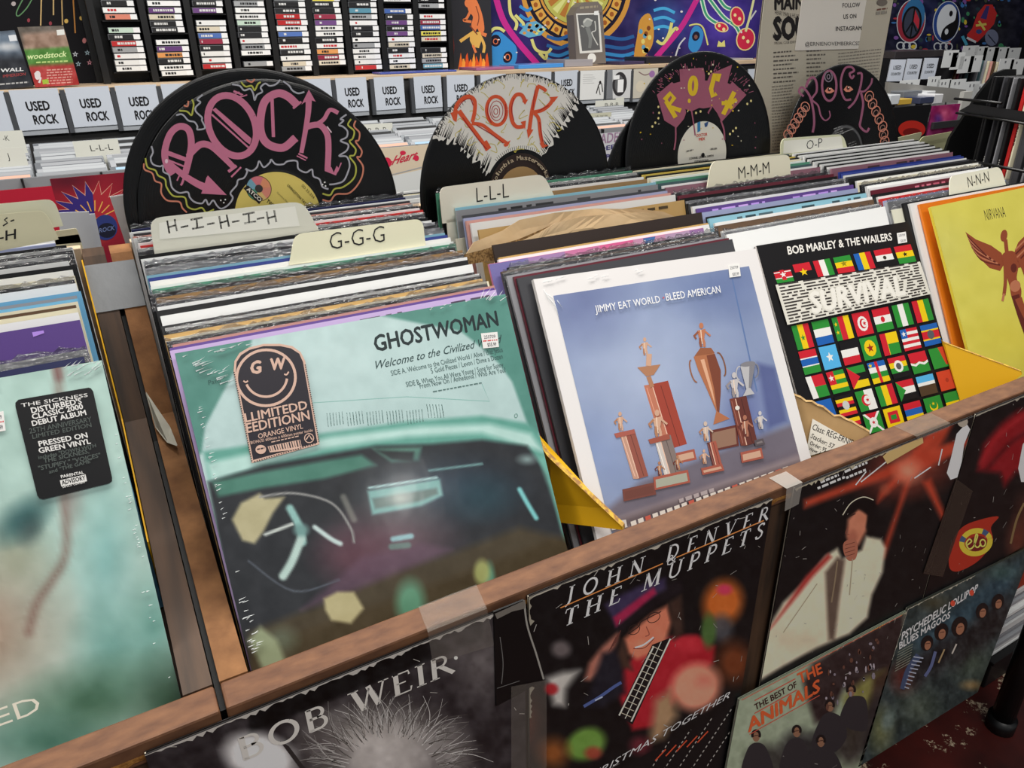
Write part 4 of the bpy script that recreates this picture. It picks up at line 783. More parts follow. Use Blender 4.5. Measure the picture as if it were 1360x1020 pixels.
# ---- 4: yellow album with a winged figure
MN = fitpose(1.0575, .1995, .215, .496, .0, -.013)
t = album('yellow album with a brown winged figure at right edge', MN, .322, .315, .004, (222, 206, 80), (224, 200, 60))
a = Art(MN, .322, .315); c = Canvas(a, 60); c.fill((216, 206, 92)); c.blob(1250, 330, 60, 60, (206, 200, 110), .6, .9); c.blob(1340, 450, 90, 60, (212, 196, 70), .7, .9); c.noise(8, 20, 2).emit()
a.text('NIRVANA', (1309, 293), (1336, 288), (-3, -15), (70, 62, 40), -.004)
S1, S2, S3 = (146, 72, 46), (98, 40, 32), (186, 116, 84)
a.poly([(1282, 308), (1296, 318), (1316, 326), (1330, 336), (1334, 350), (1328, 360), (1314, 356), (1302, 344), (1290, 328)], S1)   # near wing
for k in range(7): a.stroke([(1328 - k * 3, 352 - k * 2), (1304 - k * 2.5, 346 - k * 4.6), (1290 - k * 1, 328 - k * 2.6)], 2.2, (S2, S3)[k % 2], taper=(1, .4))
a.poly([(1345, 340), (1352, 322), (1362, 312), (1376, 306), (1380, 330), (1366, 352), (1352, 356)], S1)
for k in range(4): a.stroke([(1348, 350 - k * 6), (1362, 336 - k * 6), (1374, 316 - k * 3)], 2., (S2, S3)[k % 2])
a.ell(1333, 313, 4.5, 8, S1, 14, 10); a.stroke([(1335, 318), (1337, 336)], 5, S1, False)
a.poly([(1331, 338), (1346, 334), (1352, 352), (1350, 370), (1356, 384), (1354, 398), (1344, 396), (1340, 378), (1334, 358)], S1, True); a.ell(1348, 380, 7, 8, S3, 16, 20); a.ell(1346, 356, 4, 6, S2)
a.stroke([(1334, 342), (1335, 372), (1333, 392)], 4.4, S1); a.stroke([(1333, 390), (1331, 400)], 3, S3, False); a.stroke([(1352, 342), (1362, 366), (1366, 390)], 4.4, S1)
a.stroke([(1348, 392), (1356, 420), (1364, 445), (1372, 470)], 9, S2, taper=(1.2, .6)); a.stroke([(1352, 396), (1362, 420), (1374, 440)], 8, S1, taper=(1.2, .6))
a.build('cover_print', PRINT, t)
# the purple album of the left pack carries a price sticker
# ================================================================== old covers taped on the front of the bins
GC = 1.35
def cover(label, M, w, h, face=(24, 22, 24), th=.003, gain=GC):
    t = thing('taped_cover', label, 'record cover', M); a = Art(M, w, h); sleeve_mesh(a, w, h, th, face, (190, 180, 160), (150, 120, 80)); a.build('sleeve', PRINT, t)
    return t, Art(M, w, h, gain=gain)
def torn(a, depth=.004, n=60, col=(214, 206, 192), seed=1, side='top', span=(0, 1)):
    r = random.Random(seed); w = a.w if side == 'top' else a.h; P = []; a.lift(); g = a.gain; a.gain = 1
    xs = [w * (span[0] + (span[1] - span[0]) * i / n) for i in range(n + 1)]; d = [depth * r.choice((.15, .3, .5, .2, 1., .4)) for _ in xs]
    for i in range(n):
        q = [(xs[i], 0), (xs[i + 1], 0), (xs[i + 1], -d[i + 1]), (xs[i], -d[i])]
        if side == 'left': q = [(-y, -x) for x, y in q]
        if side == 'right': q = [(a.w + y, -x) for x, y in q]
        a.add(q, col)
    a.gain = g
def scuffs(a, n, seed, col=(150, 146, 140), L=.012):
    r = random.Random(seed)
    for k in range(n):
        x, y = r.uniform(0, a.w), -r.uniform(0, a.h); an = r.uniform(0, 3.1); l = L * r.uniform(.2, 1)
        a.stroke([(x, y), (x + l * math.cos(an), y + l * math.sin(an))], .0007 * r.uniform(.5, 1.3), col, False, loc=True, lift=(k == 0))
# --- grey portrait
M = vframe(-.070, -.0042, -.0085); t, a = cover('black and grey portrait cover with white serif name under the car album', M, .314, .30)
c = Canvas(a, 150); c.fill((40, 36, 38)); c.poly([(330, 940), (570, 845), (640, 815), (640, 850), (560, 880), (330, 975)], (10, 10, 11), 3)
c.blob(640, 880, 60, 70, (96, 90, 90), .8, .9); c.blob(600, 850, 40, 40, (70, 64, 66), .7, .9); c.blob(500, 980, 130, 60, (142, 136, 132), 1, .8); c.blob(510, 1010, 100, 60, (166, 160, 156), .9, .7); c.blob(600, 1010, 40, 60, (130, 124, 122), .8, .8)
c.blob(430, 1000, 40, 50, (70, 64, 64), .7, .8); c.blob(345, 1005, 60, 38, (226, 224, 222), 1, .5, 15); c.noise(22, 12, 6); c.emit(GC)
r = random.Random(3)
for k in range(230):
    an = math.radians(r.uniform(-172, -4)); r0 = r.uniform(.55, .85); r1 = r0 + r.uniform(.2, .5); tw = r.uniform(-.25, .25); cx, cy, rx, ry = 520, 1030, 108, 92; v = r.choice((168, 150, 128, 104, 84, 66))
    a.stroke([(cx + rx * r0 * math.cos(an), cy + ry * r0 * math.sin(an)), (cx + rx * (r0 + r1) / 2 * math.cos(an + tw * .4), cy + ry * (r0 + r1) / 2 * math.sin(an + tw * .4)), (cx + rx * r1 * math.cos(an + tw), cy + ry * r1 * math.sin(an + tw))], r.uniform(.6, 1.6), (v, v - 4, v - 7), taper=(1, .3), lift=(k % 20 == 0))
for k in range(26): a.stroke([(372 + k * 1.2, 984 + k * 1.6), (384 + k * 1.2, 992 + k * 1.6)], 1.6, (40, 36, 36), False)
a.serif('BOB WEIR', (320, 1011), (603, 892), (-8, -29), (176, 172, 166)); a.ell(605, 873, 2.6, 2.6, (190, 186, 180), 10)
torn(a, .0045, 90, (206, 200, 192), 2); scuffs(a, 14, 3); a.build('cover_print', PRINT, t)
# --- black card corner
M = vframe(.205, -.0062, -.006); t = thing('black_card', 'creased black card corner between the grey portrait and top hat covers', 'card', M); a = Art(M, .05, .12)
P = [a.L(*p) for p in ((656, 813), (696, 797), (722, 902), (690, 922), (659, 938))][::-1]
m = MB(); m.prism(P, 2, -.0018, 0, (14, 13, 14)); m.build('card', PRINT, t)
a.cl = False
a.stroke([(696, 797), (700, 830), (712, 868), (722, 902)], 2.4, (168, 164, 156)); a.stroke([(664, 846), (668, 880), (666, 908)], 1, (120, 118, 116)); a.stroke([(660, 914), (690, 904)], .8, (120, 118, 116)); a.poly([(657, 815), (697, 797), (697, 808), (680, 812), (660, 822)], (126, 120, 112)); a.build('worn_edge', PRINT, t)
m = MB(); m.face([ony(679, 912, -.0078), ony(726, 903, -.0078), ony(726, 1030, -.0078), ony(679, 1040, -.0078)][::-1]); tag(m.build('tape_strip', CLEAR), 'broad clear tape joining grey portrait and top hat covers', 'tape')
# --- singer in a top hat
M = vframe(.2485, -.0042, -.006); t, a = cover('black cover with serif title and a smiling singer in a top hat', M, .307, .307)
c = Canvas(a, 150); c.fill((15, 14, 15))
c.poly([(820, 895), (850, 862), (893, 845), (925, 843), (950, 858), (948, 880), (905, 920), (870, 965), (840, 970), (822, 925)], (150, 30, 40), 4); c.blob(915, 855, 30, 16, (176, 46, 56), .8, .8)
c.blob(700, 960, 30, 60, (80, 40, 30), .8, .8); c.poly([(726, 900), (748, 892), (770, 890), (752, 915), (750, 938), (735, 936)], (170, 166, 160), 6); c.blob(732, 915, 12, 10, (150, 30, 36), .9, .5)
c.blob(960, 800, 34, 40, (176, 92, 40), 1, .5, 20); c.blob(962, 783, 14, 10, (176, 50, 84), .9, .6); c.blob(958, 835, 22, 26, (70, 70, 74), .9, .6); c.blob(975, 880, 34, 40, (110, 56, 30), .9, .7); c.blob(941, 838, 13, 30, (70, 98, 50), .9, .5)
c.blob(924, 912, 42, 38, (206, 132, 108), 1, .4, -30); c.blob(935, 905, 18, 14, (190, 108, 92), .8, .8); c.poly([(870, 930), (890, 915), (900, 950), (880, 980), (862, 985)], (150, 120, 90), 8)
c.blob(778, 988, 34, 26, (96, 130, 58), 1, .4, -25); c.blob(788, 1000, 16, 12, (150, 50, 46), .8, .6); c.blob(735, 1000, 30, 30, (150, 86, 40), .8, .8); c.blob(850, 990, 20, 18, (110, 40, 50), .8, .7); c.blob(745, 862, 18, 16, (110, 100, 100), .8, .6)
c.poly([(776, 903), (782, 880), (800, 858), (822, 838), (820, 850), (812, 872), (800, 890), (784, 904)], (150, 96, 82), 4)
c.poly([(800, 868), (826, 860), (830, 920), (800, 940), (776, 938)], (26, 26, 34), 5)
c.poly([(829, 848), (848, 830), (866, 815), (886, 804), (892, 826), (884, 852), (868, 868), (846, 876), (834, 868)], (186, 110, 86), 4); c.blob(852, 856, 14, 9, (206, 130, 104), .7, .8); c.poly([(826, 850), (834, 870), (840, 890), (826, 886), (820, 868)], (60, 42, 34), 4); c.poly([(888, 800), (905, 790), (908, 840), (895, 850)], (54, 38, 32), 4)
c.poly([(814, 836), (840, 808), (880, 778), (904, 770), (908, 784), (880, 800), (850, 818), (824, 840)], (22, 18, 22), 3); c.poly([(803, 803), (824, 790), (868, 770), (884, 768), (884, 782), (850, 802), (818, 832)], (52, 44, 70), 4); c.poly([(818, 832), (814, 820), (850, 793), (868, 780), (872, 788), (848, 808)], (140, 34, 66), 2.5)
c.noise(8, 9, 6); c.emit(GC)
a.stroke([(834, 842), (848, 832), (851, 826), (862, 820), (878, 812)], 1.2, (40, 30, 28)); a.ring(842, 836, 8, 6, 1, (40, 30, 28), 16, -35); a.ring(868, 820, 9, 6, 1, (40, 30, 28), 16, -30); a.stroke([(843, 860), (855, 856), (868, 846)], 2.2, (220, 206, 196)); a.stroke([(841, 861), (856, 860), (869, 847)], 1., (110, 50, 44)); a.stroke([(858, 832), (862, 842), (857, 845)], 1.2, (130, 70, 56))
for k in range(4): a.stroke([(808 + k * 3, 866 - k * 4), (818 + k * 2, 846 - k * 3)], 1.1, (90, 52, 46), False)
a.poly([(820, 950), (866, 856), (892, 846), (840, 962)], (24, 20, 22))
for (p, q, w_) in (((822, 950), (868, 858), 2), ((838, 958), (890, 848), 2), ((830, 954), (878, 852), 1)): a.stroke([p, q], w_, (206, 196, 176), False)
for k in range(12): a.stroke([(824 + k * 3.8, 946 - k * 8), (838 + k * 3.8, 952 - k * 8)], .9, (176, 168, 150), False, lift=(k == 0))
a.stroke([(775, 938), (795, 926), (815, 912), (825, 906)], 4, (70, 84, 130)); a.stroke([(790, 930), (800, 925)], 2, (150, 160, 190), False)
a.serif('JOHN DENVER', (750, 802), (1019, 690), (1, -21), (206, 202, 196), shear=.1, gap=.5, wt=.95); a.serif('THE MUPPETS', (747, 833), (1012, 713), (1, -22), (206, 202, 196), shear=.1, gap=.38, wt=1.); a.serif('&', (884, 752), (898, 746), (1, -13), (206, 202, 196))
a.stroke([(744, 807), (880, 748)], 1.4, (196, 120, 66), False); a.stroke([(898, 740), (1014, 691)], 1.4, (196, 120, 66), False)
a.serif('A CHRISTMAS TOGETHER'.replace('C', 'G'), (744, 1059), (968, 926), (-1, -8), (186, 182, 176), shear=.05, gap=.25) if False else a.text('A CHRISTMAS TOGETHER', (744, 1059), (968, 926), (0, -9), (196, 192, 186), .0, shear=.02)
torn(a, .004, 70, (206, 198, 182), 5); torn(a, .006, 40, (176, 168, 150), 6, 'left', (0, .5)); scuffs(a, 40, 8); a.build('cover_print', PRINT, t)
# --- singer in white
M = vframe(.590, -.0042, -.0045); t, a = cover('dark cover with orange light beams and a singer in a white suit', M, .332, .315)
c = Canvas(a, 150); c.fill((17, 16, 17))
c.blob(1215, 610, 70, 60, (150, 62, 46), .9, .95); c.blob(1180, 640, 60, 40, (110, 48, 38), .7, .9)
BM = (166, 62, 42)
for P in ([(1068, 664), (1068, 675), (1180, 634), (1270, 600), (1270, 585), (1180, 620)], [(1175, 740), (1166, 745), (1196, 660), (1215, 600), (1260, 560), (1225, 600), (1205, 650)], [(1225, 640), (1250, 690), (1256, 684), (1236, 636)], [(1165, 668), (1168, 655), (1215, 600), (1225, 612)], [(1215, 600), (1240, 560), (1270, 556), (1232, 620)], [(1180, 620), (1290, 580), (1284, 592), (1200, 640)]): c.poly(P, BM, 4, .9)
c.blob(1206, 625, 26, 24, (206, 136, 110), .8, .9); c.blob(1175, 650, 10, 10, (150, 80, 60), .5)
c.poly([(1000, 890), (1010, 850), (1040, 800), (1075, 765), (1096, 738), (1112, 728), (1118, 742), (1144, 730), (1150, 712), (1170, 716), (1176, 728), (1172, 760), (1158, 790), (1152, 820), (1128, 842), (1085, 860), (1040, 885), (990, 915)], (196, 186, 162), 3)
c.poly([(1096, 760), (1112, 740), (1122, 744), (1114, 800), (1108, 850), (1100, 850)], (60, 44, 38), 3, .8); c.blob(1060, 850, 50, 20, (176, 166, 140), .6, .9); c.poly([(1070, 765), (1100, 735), (1104, 740), (1080, 765), (1052, 800), (1022, 836)], (150, 52, 48), 3)
c.poly([(1124, 712), (1126, 690), (1138, 676), (1150, 674), (1154, 690), (1150, 706), (1140, 724), (1130, 726)], (176, 112, 88), 3); c.blob(1132, 714, 9, 14, (150, 88, 70), .9, .6)
c.poly([(1118, 688), (1128, 670), (1146, 660), (1160, 664), (1167, 680), (1166, 700), (1156, 712), (1150, 700), (1152, 684), (1140, 676), (1130, 684), (1122, 690)], (14, 12, 13), 2)
c.noise(7, 10, 5); c.emit(GC)
a.stroke([(1119, 684), (1130, 668), (1146, 660), (1160, 664)], 1.2, (206, 180, 160)); a.stroke([(1128, 686), (1136, 682)], 1.4, (50, 34, 30), False); a.stroke([(1126, 700), (1123, 708), (1128, 710)], 1, (120, 66, 54)); a.stroke([(1127, 718), (1135, 716)], 1.4, (110, 44, 42), False)
a.poly([(1121, 720), (1134, 715), (1139, 726), (1136, 742), (1126, 744), (1120, 732)], (150, 92, 74), True); [a.stroke([(1122, 724 + k * 5), (1135, 720 + k * 5)], .8, (96, 54, 44), False) for k in range(4)]
a.stroke([(1112, 745), (1108, 775), (1104, 800)], 2, (120, 104, 84)); a.stroke([(1132, 742), (1128, 790)], 1.4, (150, 138, 116)); a.stroke([(1085, 775), (1040, 840)], 1.2, (150, 138, 116))
for k, (x, y, w_) in enumerate(((1090, 642, 24), (1086, 650, 36), (1122, 628, 30), (1124, 636, 26))): a.grey_text((x, y), (x + w_, y - w_ * .42), (-1, -3), (196, 190, 184), 5, k)
for p in ([(1143, 640), (1178, 612)], [(1136, 644), (1150, 626)], [(1246, 618), (1251, 596)], [(1214, 635), (1236, 620)]): a.stroke(p, 1.6, (206, 196, 186), False)
a.poly([(1270, 576), (1283, 562), (1288, 570), (1280, 590), (1277, 612), (1276, 632), (1262, 637), (1257, 628), (1263, 606)], (206, 204, 198)); a.ell(1278, 560, 7, 7, (150, 140, 128)); a.poly([(1178, 616), (1226, 588), (1224, 575), (1190, 590), (1172, 606)], (176, 150, 100))
torn(a, .005, 60, (206, 196, 170), 9, 'top', (0, .55)); scuffs(a, 60, 11, (140, 136, 130), .008); a.build('cover_print', PRINT, t)
# --- red haired figure with a round emblem
M = vframe(.9255, -.0042, -.0035); t, a = cover('dark cover with red drapery and a round yellow ringed emblem', M, .315, .315)
c = Canvas(a, 110); c.fill((20, 16, 17)); c.poly([(1298, 625), (1306, 590), (1330, 562), (1352, 545), (1375, 540), (1375, 640), (1350, 626), (1334, 646), (1328, 628)], (120, 22, 28), 5); c.line([(1302, 615), (1325, 580), (1360, 552)], 4, (160, 40, 44), 4, .7); c.line([(1310, 624), (1340, 590), (1370, 570)], 4, (60, 12, 16), 4, .8)
c.blob(1365, 690, 26, 50, (90, 46, 36), .7, .8); c.blob(1350, 720, 20, 40, (120, 60, 44), .6, .8); c.noise(8, 9, 3); c.emit(GC)
a.poly([(1260, 740), (1263, 722), (1278, 700), (1302, 690), (1326, 686), (1316, 700), (1318, 720), (1300, 744), (1275, 758), (1262, 756)], (150, 44, 30), True)
a.ring(1296, 720, 19, 15, 7, (212, 168, 56), 36, -15); a.ring(1296, 720, 19, 15, 7, (60, 80, 110), 6, -15, 200, 225); a.ring(1296, 720, 19, 15, 7, (60, 80, 110), 6, -15, 310, 335)
a.ell(1297, 722, 14, 10, (100, 30, 30), 20, -15)
a.stroke([(1284, 724), (1290, 719), (1287, 716), (1283, 722), (1287, 729), (1293, 725), (1298, 712), (1296, 710), (1294, 722), (1298, 727), (1303, 722)], 1.9, (226, 196, 90)); a.ring(1305, 721, 3.6, 4.6, 1.8, (226, 196, 90), 16)
a.stroke([(1342, 722), (1350, 690), (1360, 668)], 3, (110, 90, 60)); a.poly([(1352, 622), (1358, 590), (1375, 570), (1375, 640), (1356, 640)], (200, 198, 194))
torn(a, .005, 50, (196, 188, 170), 13); scuffs(a, 30, 14); a.build('cover_print', PRINT, t)
# dark tape over the joint of those two
m = MB(); q = [ony(1270, 636, -.0060), ony(1292, 652, -.0060), ony(1252, 766, -.0060), ony(1226, 762, -.0060)]; m.face(q[::-1]); tag(m.build('tape_strip', mat('dark_tape', (60, 54, 48), .25, .6, alpha=.8)), 'dark glossy tape beside the round yellow emblem', 'tape')
# --- lower row
M = frame((.549, -.0085, -.3005), (math.cos(.03), 0, -math.sin(.03)), (-math.sin(.03), 0, -math.cos(.03)))
t, a = cover('pale green cover with orange block title and a group of dark-dressed people', M, .331, .325, (150, 160, 140))
c = Canvas(a, 120); c.fill((140, 150, 128)); c.poly([(1066, 905), (1080, 880), (1130, 850), (1202, 812), (1195, 900), (1150, 925), (1120, 915), (1100, 960), (1082, 960)], (44, 34, 34), 5); c.poly([(1120, 925), (1150, 900), (1175, 890), (1170, 930), (1150, 980), (1130, 1000)], (120, 116, 66), 6); c.poly([(1160, 900), (1190, 880), (1180, 960), (1150, 990)], (66, 50, 40), 5)
c.blob(1160, 960, 24, 60, (40, 36, 38), .9, .5, 20); c.blob(1090, 1000, 30, 45, (36, 34, 36), .9, .5, 15); c.blob(1060, 1000, 34, 40, (44, 42, 44), .9, .5); c.blob(1128, 985, 24, 40, (50, 44, 42), .9, .5); c.blob(1020, 1010, 40, 30, (50, 48, 46), .9, .6); c.noise(16, 7, 4); c.emit(GC)
for x, y, P in ((1004, 978, [(986, 1030), (992, 996), (1004, 986), (1018, 994), (1026, 1030)]), (1058, 972, [(1036, 1030), (1042, 992), (1056, 980), (1070, 988), (1074, 1030)]), (1102, 938, [(1078, 992), (1090, 954), (1104, 946), (1120, 956), (1124, 980), (1106, 1000)]), (1130, 918, [(1116, 960), (1124, 930), (1134, 924), (1150, 930), (1150, 970)]), (1090, 985, [(1066, 1030), (1076, 1000), (1090, 992), (1110, 1002), (1116, 1030)])): a.poly(P, (44, 41, 44), True)
for x, y in ((1004, 978), (1058, 972), (1102, 938), (1130, 918), (1090, 985)): a.ell(x, y, 5, 7, (126, 92, 72), 14); a.ring(x, y - 2, 5, 6, 3.4, (26, 22, 22), 14, 0, 150, 390); a.stroke([(x - 3, y - 1), (x + 3, y - 2)], 1, (60, 40, 34), False)
a.text('THE BEST OF', (1003, 943), (1058, 912), (-2, -8), (50, 20, 20), .02); a.text('THE', (1062, 908), (1092, 893), (-4, -14), (196, 84, 46), .03); a.text('ANIMALS', (994, 972), (1088, 918), (-2, -18), (196, 84, 46), .035)
a.stroke([(1002, 930), (1056, 901)], 1.2, (176, 76, 60), False); a.stroke([(1002, 947), (1058, 916)], 1.2, (176, 76, 60), False); a.stroke([(995, 975), (1088, 923)], 1, (176, 76, 60), False)
r = random.Random(8)
for k in range(40): x = 1096 + r.uniform(0, 70); y = 902 - (x - 1096) * .45 + r.uniform(-22, 40); a.ell(x, y, r.uniform(1, 2.6), r.uniform(1.5, 5), r.choice(((120, 112, 120), (150, 140, 146), (90, 60, 50))), 6, lift=(k == 0))
a.text('Sounds you can touch', (1150, 842), (1198, 816), (-1, -5), (186, 170, 60), .02)
torn(a, .004, 60, (196, 186, 160), 15); a.stroke([(.004, -.0022), (.32, -.0022)], .0012, (176, 70, 50), False, loc=True); scuffs(a, 16, 5); a.build('cover_print', PRINT, t)
M = frame((.880, -.0085, -.3055), (math.cos(.055), 0, -math.sin(.055)), (-math.sin(.055), 0, -math.cos(.055)))
t, a = cover('murky teal painted cover with five long-haired people, lower right corner', M, .335, .325, (70, 76, 70))
c = Canvas(a, 130); c.fill((46, 56, 56)); c.poly([(1210, 850), (1250, 820), (1310, 770), (1356, 745), (1340, 800), (1290, 830), (1230, 880)], (44, 66, 76), 10); c.blob(1330, 760, 30, 16, (70, 96, 92), .7, .9); c.blob(1240, 800, 30, 16, (80, 72, 50), .6, .9); c.blob(1200, 900, 26, 30, (96, 40, 34), .8, .9); c.blob(1290, 880, 40, 40, (76, 88, 74), .7, .9); c.blob(1170, 970, 24, 44, (116, 118, 80), .8, .9); c.blob(1220, 940, 40, 40, (74, 84, 70), .7, .9); c.blob(1180, 955, 12, 22, (96, 110, 104), .9, .6, 20); c.blob(1290, 910, 20, 10, (150, 120, 76), .7, .8)
for x, y, w_ in ((1226, 868, 20), (1250, 850, 24), (1276, 842, 26), (1304, 820, 26), (1326, 800, 24)): c.blob(x, y + 18, w_ * .8, 40, (28, 28, 30), .85, .6, 20)
c.noise(26, 8, 3, (1, .6)); c.noise(16, 4, 9); c.emit(GC)
for x, y, s in ((1231, 855, .9), (1250, 840, 1.), (1274, 833, 1.15), (1304, 812, .9), (1325, 800, .9)): a.ell(x, y - 1, 9 * s, 12 * s, (24, 20, 20), 18, 20); a.ell(x + 1, y + 2, 4.6 * s, 7 * s, (140, 96, 74), 14, 15); a.stroke([(x - 2, y), (x + 4, y - 1)], 1, (70, 44, 36), False)
a.stroke([(1220, 870), (1206, 890), (1198, 915)], 9, (58, 70, 96), taper=(1, .7))
for k in range(9): a.stroke([(1213 - k * 1.5, 872 + k * 5), (1226 - k * 2.4, 874 + k * 5)], 1.6, (150, 156, 170), False)
a.stroke([(1242, 865), (1236, 885), (1228, 898)], 4, (84, 92, 126)); a.stroke([(1254, 862), (1246, 880)], 2, (150, 130, 96)); a.stroke([(1270, 855), (1264, 868)], 2, (176, 170, 160), False)
a.text('PSYCHEDELIC LOLLIPOP', (1197, 850), (1297, 785), (-2, -9), (206, 202, 192), .03, shear=.03); a.text('BLUES MAGOOS', (1194, 862), (1261, 820), (-2, -8), (206, 202, 192), .03, shear=.03)
a.ell(1265, 801, 3.2, 4, (190, 70, 50)); a.ell(1290, 787, 3, 4, (190, 70, 50))
for k in range(8): a.stroke([(1192 - k * .6, 866 + k * 3.6), (1212 - k * .6, 855 + k * 3.6)], .8, (120, 124, 110), False, lift=(k == 0))
torn(a, .004, 50, (206, 200, 180), 17, 'top', (0, .5)); torn(a, .003, 40, (206, 200, 184), 18, 'left', (0, .3)); a.build('cover_print', PRINT, t)
M = vframe(.2485, -.0020, -.3145); t, a = cover('black lower cover with faint dotted lines under the top hat cover', M, .30, .315)
for k in range(5):
    for j in range(14): a.stroke([(905 + k * 22 + j * -4, 960 - k * 6 + j * 6), (903 + k * 22 + j * -4, 963 - k * 6 + j * 6)], 1.2, (150, 146, 140), False, lift=(j == 0))
for k in range(5): a.stroke([(870 + k * 14, 1010 - k * 6), (884 + k * 14, 995 - k * 6)], 1.6, (176, 70, 44), False)
a.build('cover_print', PRINT, t)
# ================================================================== painted record discs
nt = VINYL.node_tree; b = nt.nodes['Principled BSDF']; tc = nt.nodes.new('ShaderNodeTexCoord'); vl = nt.nodes.new('ShaderNodeVectorMath'); vl.operation = 'LENGTH'; nt.links.new(tc.outputs['Object'], vl.inputs[0])
mu = nt.nodes.new('ShaderNodeMath'); mu.operation = 'MULTIPLY'; mu.inputs[1].default_value = 2600; nt.links.new(vl.outputs['Value'], mu.inputs[0]); sn = nt.nodes.new('ShaderNodeMath'); sn.operation = 'SINE'; nt.links.new(mu.outputs[0], sn.inputs[0])
bp = nt.nodes.new('ShaderNodeBump'); bp.inputs['Strength'].default_value = .12; bp.inputs['Distance'].default_value = .0004; nt.links.new(sn.outputs[0], bp.inputs['Height']); nt.links.new(bp.outputs[0], b.inputs['Normal'])
b.inputs['Anisotropic'].default_value = .75; tg = nt.nodes.new('ShaderNodeTangent'); tg.direction_type = 'RADIAL'; tg.axis = 'Z'; nt.links.new(tg.outputs[0], b.inputs['Tangent'])
def disc(label, x, y, z, l, labc=None, labr=.05, r=.151):
    M = frame((x, y, z), (1, 0, 0), (0, -math.sin(l), -math.cos(l))); t = thing('vinyl_record', label, 'record disc', M)
    m = MB(); prof = [(.0036, 0), (labr, 0), (labr + .001, -.0002), (.058, -.0002), (.060, 0), (.143, 0), (.147, .0003), (.150, -.0002), (r, -.0011), (.150, -.002), (.0036, -.002)]; n = 96; V = []; F = []
    for rr_, zz in prof: V += [(rr_ * math.cos(k * 2 * math.pi / n), rr_ * math.sin(k * 2 * math.pi / n), zz) for k in range(n)]
    for i in range(len(prof)):
        j = (i + 1) % len(prof)
        for k in range(n): F.append((i * n + k, j * n + k, j * n + (k + 1) % n, i * n + (k + 1) % n))
    m.idx(V, F, (13, 13, 14), 0, True); m.build('vinyl', VINYL, t)
    a = Art(M, 1, 1, z=.0005); a.cl = False
    if labc: 
        lb = Art(M, 1, 1, z=.0002, step=.00006); lb.cl = False; lb.ell(0, 0, labr, labr, labc, 64, loc=True); return t, a, lb
    return t, a, None
# ---- pink letters
disc('plain black record disc peeking out behind the pink-lettered one', .1625, .4578, .2745, .065)
t, a, lb = disc('black record disc painted with pink ROCK and scalloped outlines', .174, .4525, .2633, .0685, (226, 206, 110))
PI, PD, GRY, YG, SA, = (204, 122, 150), (140, 66, 96), (176, 176, 184), (184, 186, 84), (214, 136, 112)
# R
a.stroke([(229, 232), (221, 218), (219, 200), (226, 178), (238, 168), (250, 172), (254, 188), (252, 206), (246, 230)], 9, PI); a.stroke([(252, 204), (266, 192), (280, 194), (296, 208), (310, 222)], 9, PI, taper=(1.1, .8)); a.stroke([(221, 214), (243, 232), (262, 244), (276, 250)], 8, PI, taper=(.9, 1.3)); a.poly([(274, 236), (276, 233), (301, 259), (267, 257), (270, 250)], PI)
a.poly([(223, 200), (250, 210), (250, 216), (222, 206)], PI); a.stroke([(222, 212), (247, 222)], 2.4, PI, False); a.stroke([(248, 204), (250, 214), (243, 240), (240, 246)], 3, PI); a.stroke([(239, 231), (235, 240)], 2, PI, False); a.stroke([(303, 228), (314, 220)], 4, PI, False); a.stroke([(307, 235), (320, 222)], 2.4, PI, False)
# O
a.ring(308, 167, 30, 42, 9, PI, 40, -24); a.poly([(282, 146), (286, 143), (334, 184), (332, 192), (326, 188)], PI); a.stroke([(281, 152), (330, 196)], 2.4, PI, False); a.stroke([(310, 121), (322, 126), (314, 130)], 3, PI, False); a.stroke([(316, 130), (328, 126)], 1.6, PI, False); a.stroke([(312, 125), (318, 122)], 1.4, PI, False)
# C
a.stroke([(394, 139), (382, 128), (368, 124), (352, 134), (346, 156), (347, 178), (357, 192), (376, 196), (391, 184)], 10.5, PI); a.stroke([(361, 130), (363, 182)], 4.4, PI, False); a.stroke([(389, 144), (400, 135)], 3, PI, False); a.stroke([(388, 180), (395, 188)], 3, PI, False)
# K
a.stroke([(410, 128), (409, 150), (405, 176), (400, 203)], 7, PI, taper=(1.2, .8)); a.poly([(400, 139), (410, 119), (419, 135), (413, 133), (404, 136)], PI); a.stroke([(407, 170), (420, 165), (430, 158), (438, 146), (449, 150)], 5.5, PI); a.stroke([(407, 168), (424, 166), (434, 178), (436, 196), (435, 222)], 8, PI); a.poly([(431, 222), (440, 222), (443, 229), (447, 220), (450, 224), (446, 233), (431, 227)], PI); a.stroke([(448, 228), (453, 216)], 1.6, PI, False); a.stroke([(396, 204), (408, 210)], 2.4, PI, False); a.stroke([(394, 207), (406, 213)], 1.6, PI, False)
a.ell(221, 214, 2, 3, (236, 206, 216)); a.stroke([(434, 168), (440, 176)], 1.6, (236, 206, 216), False)
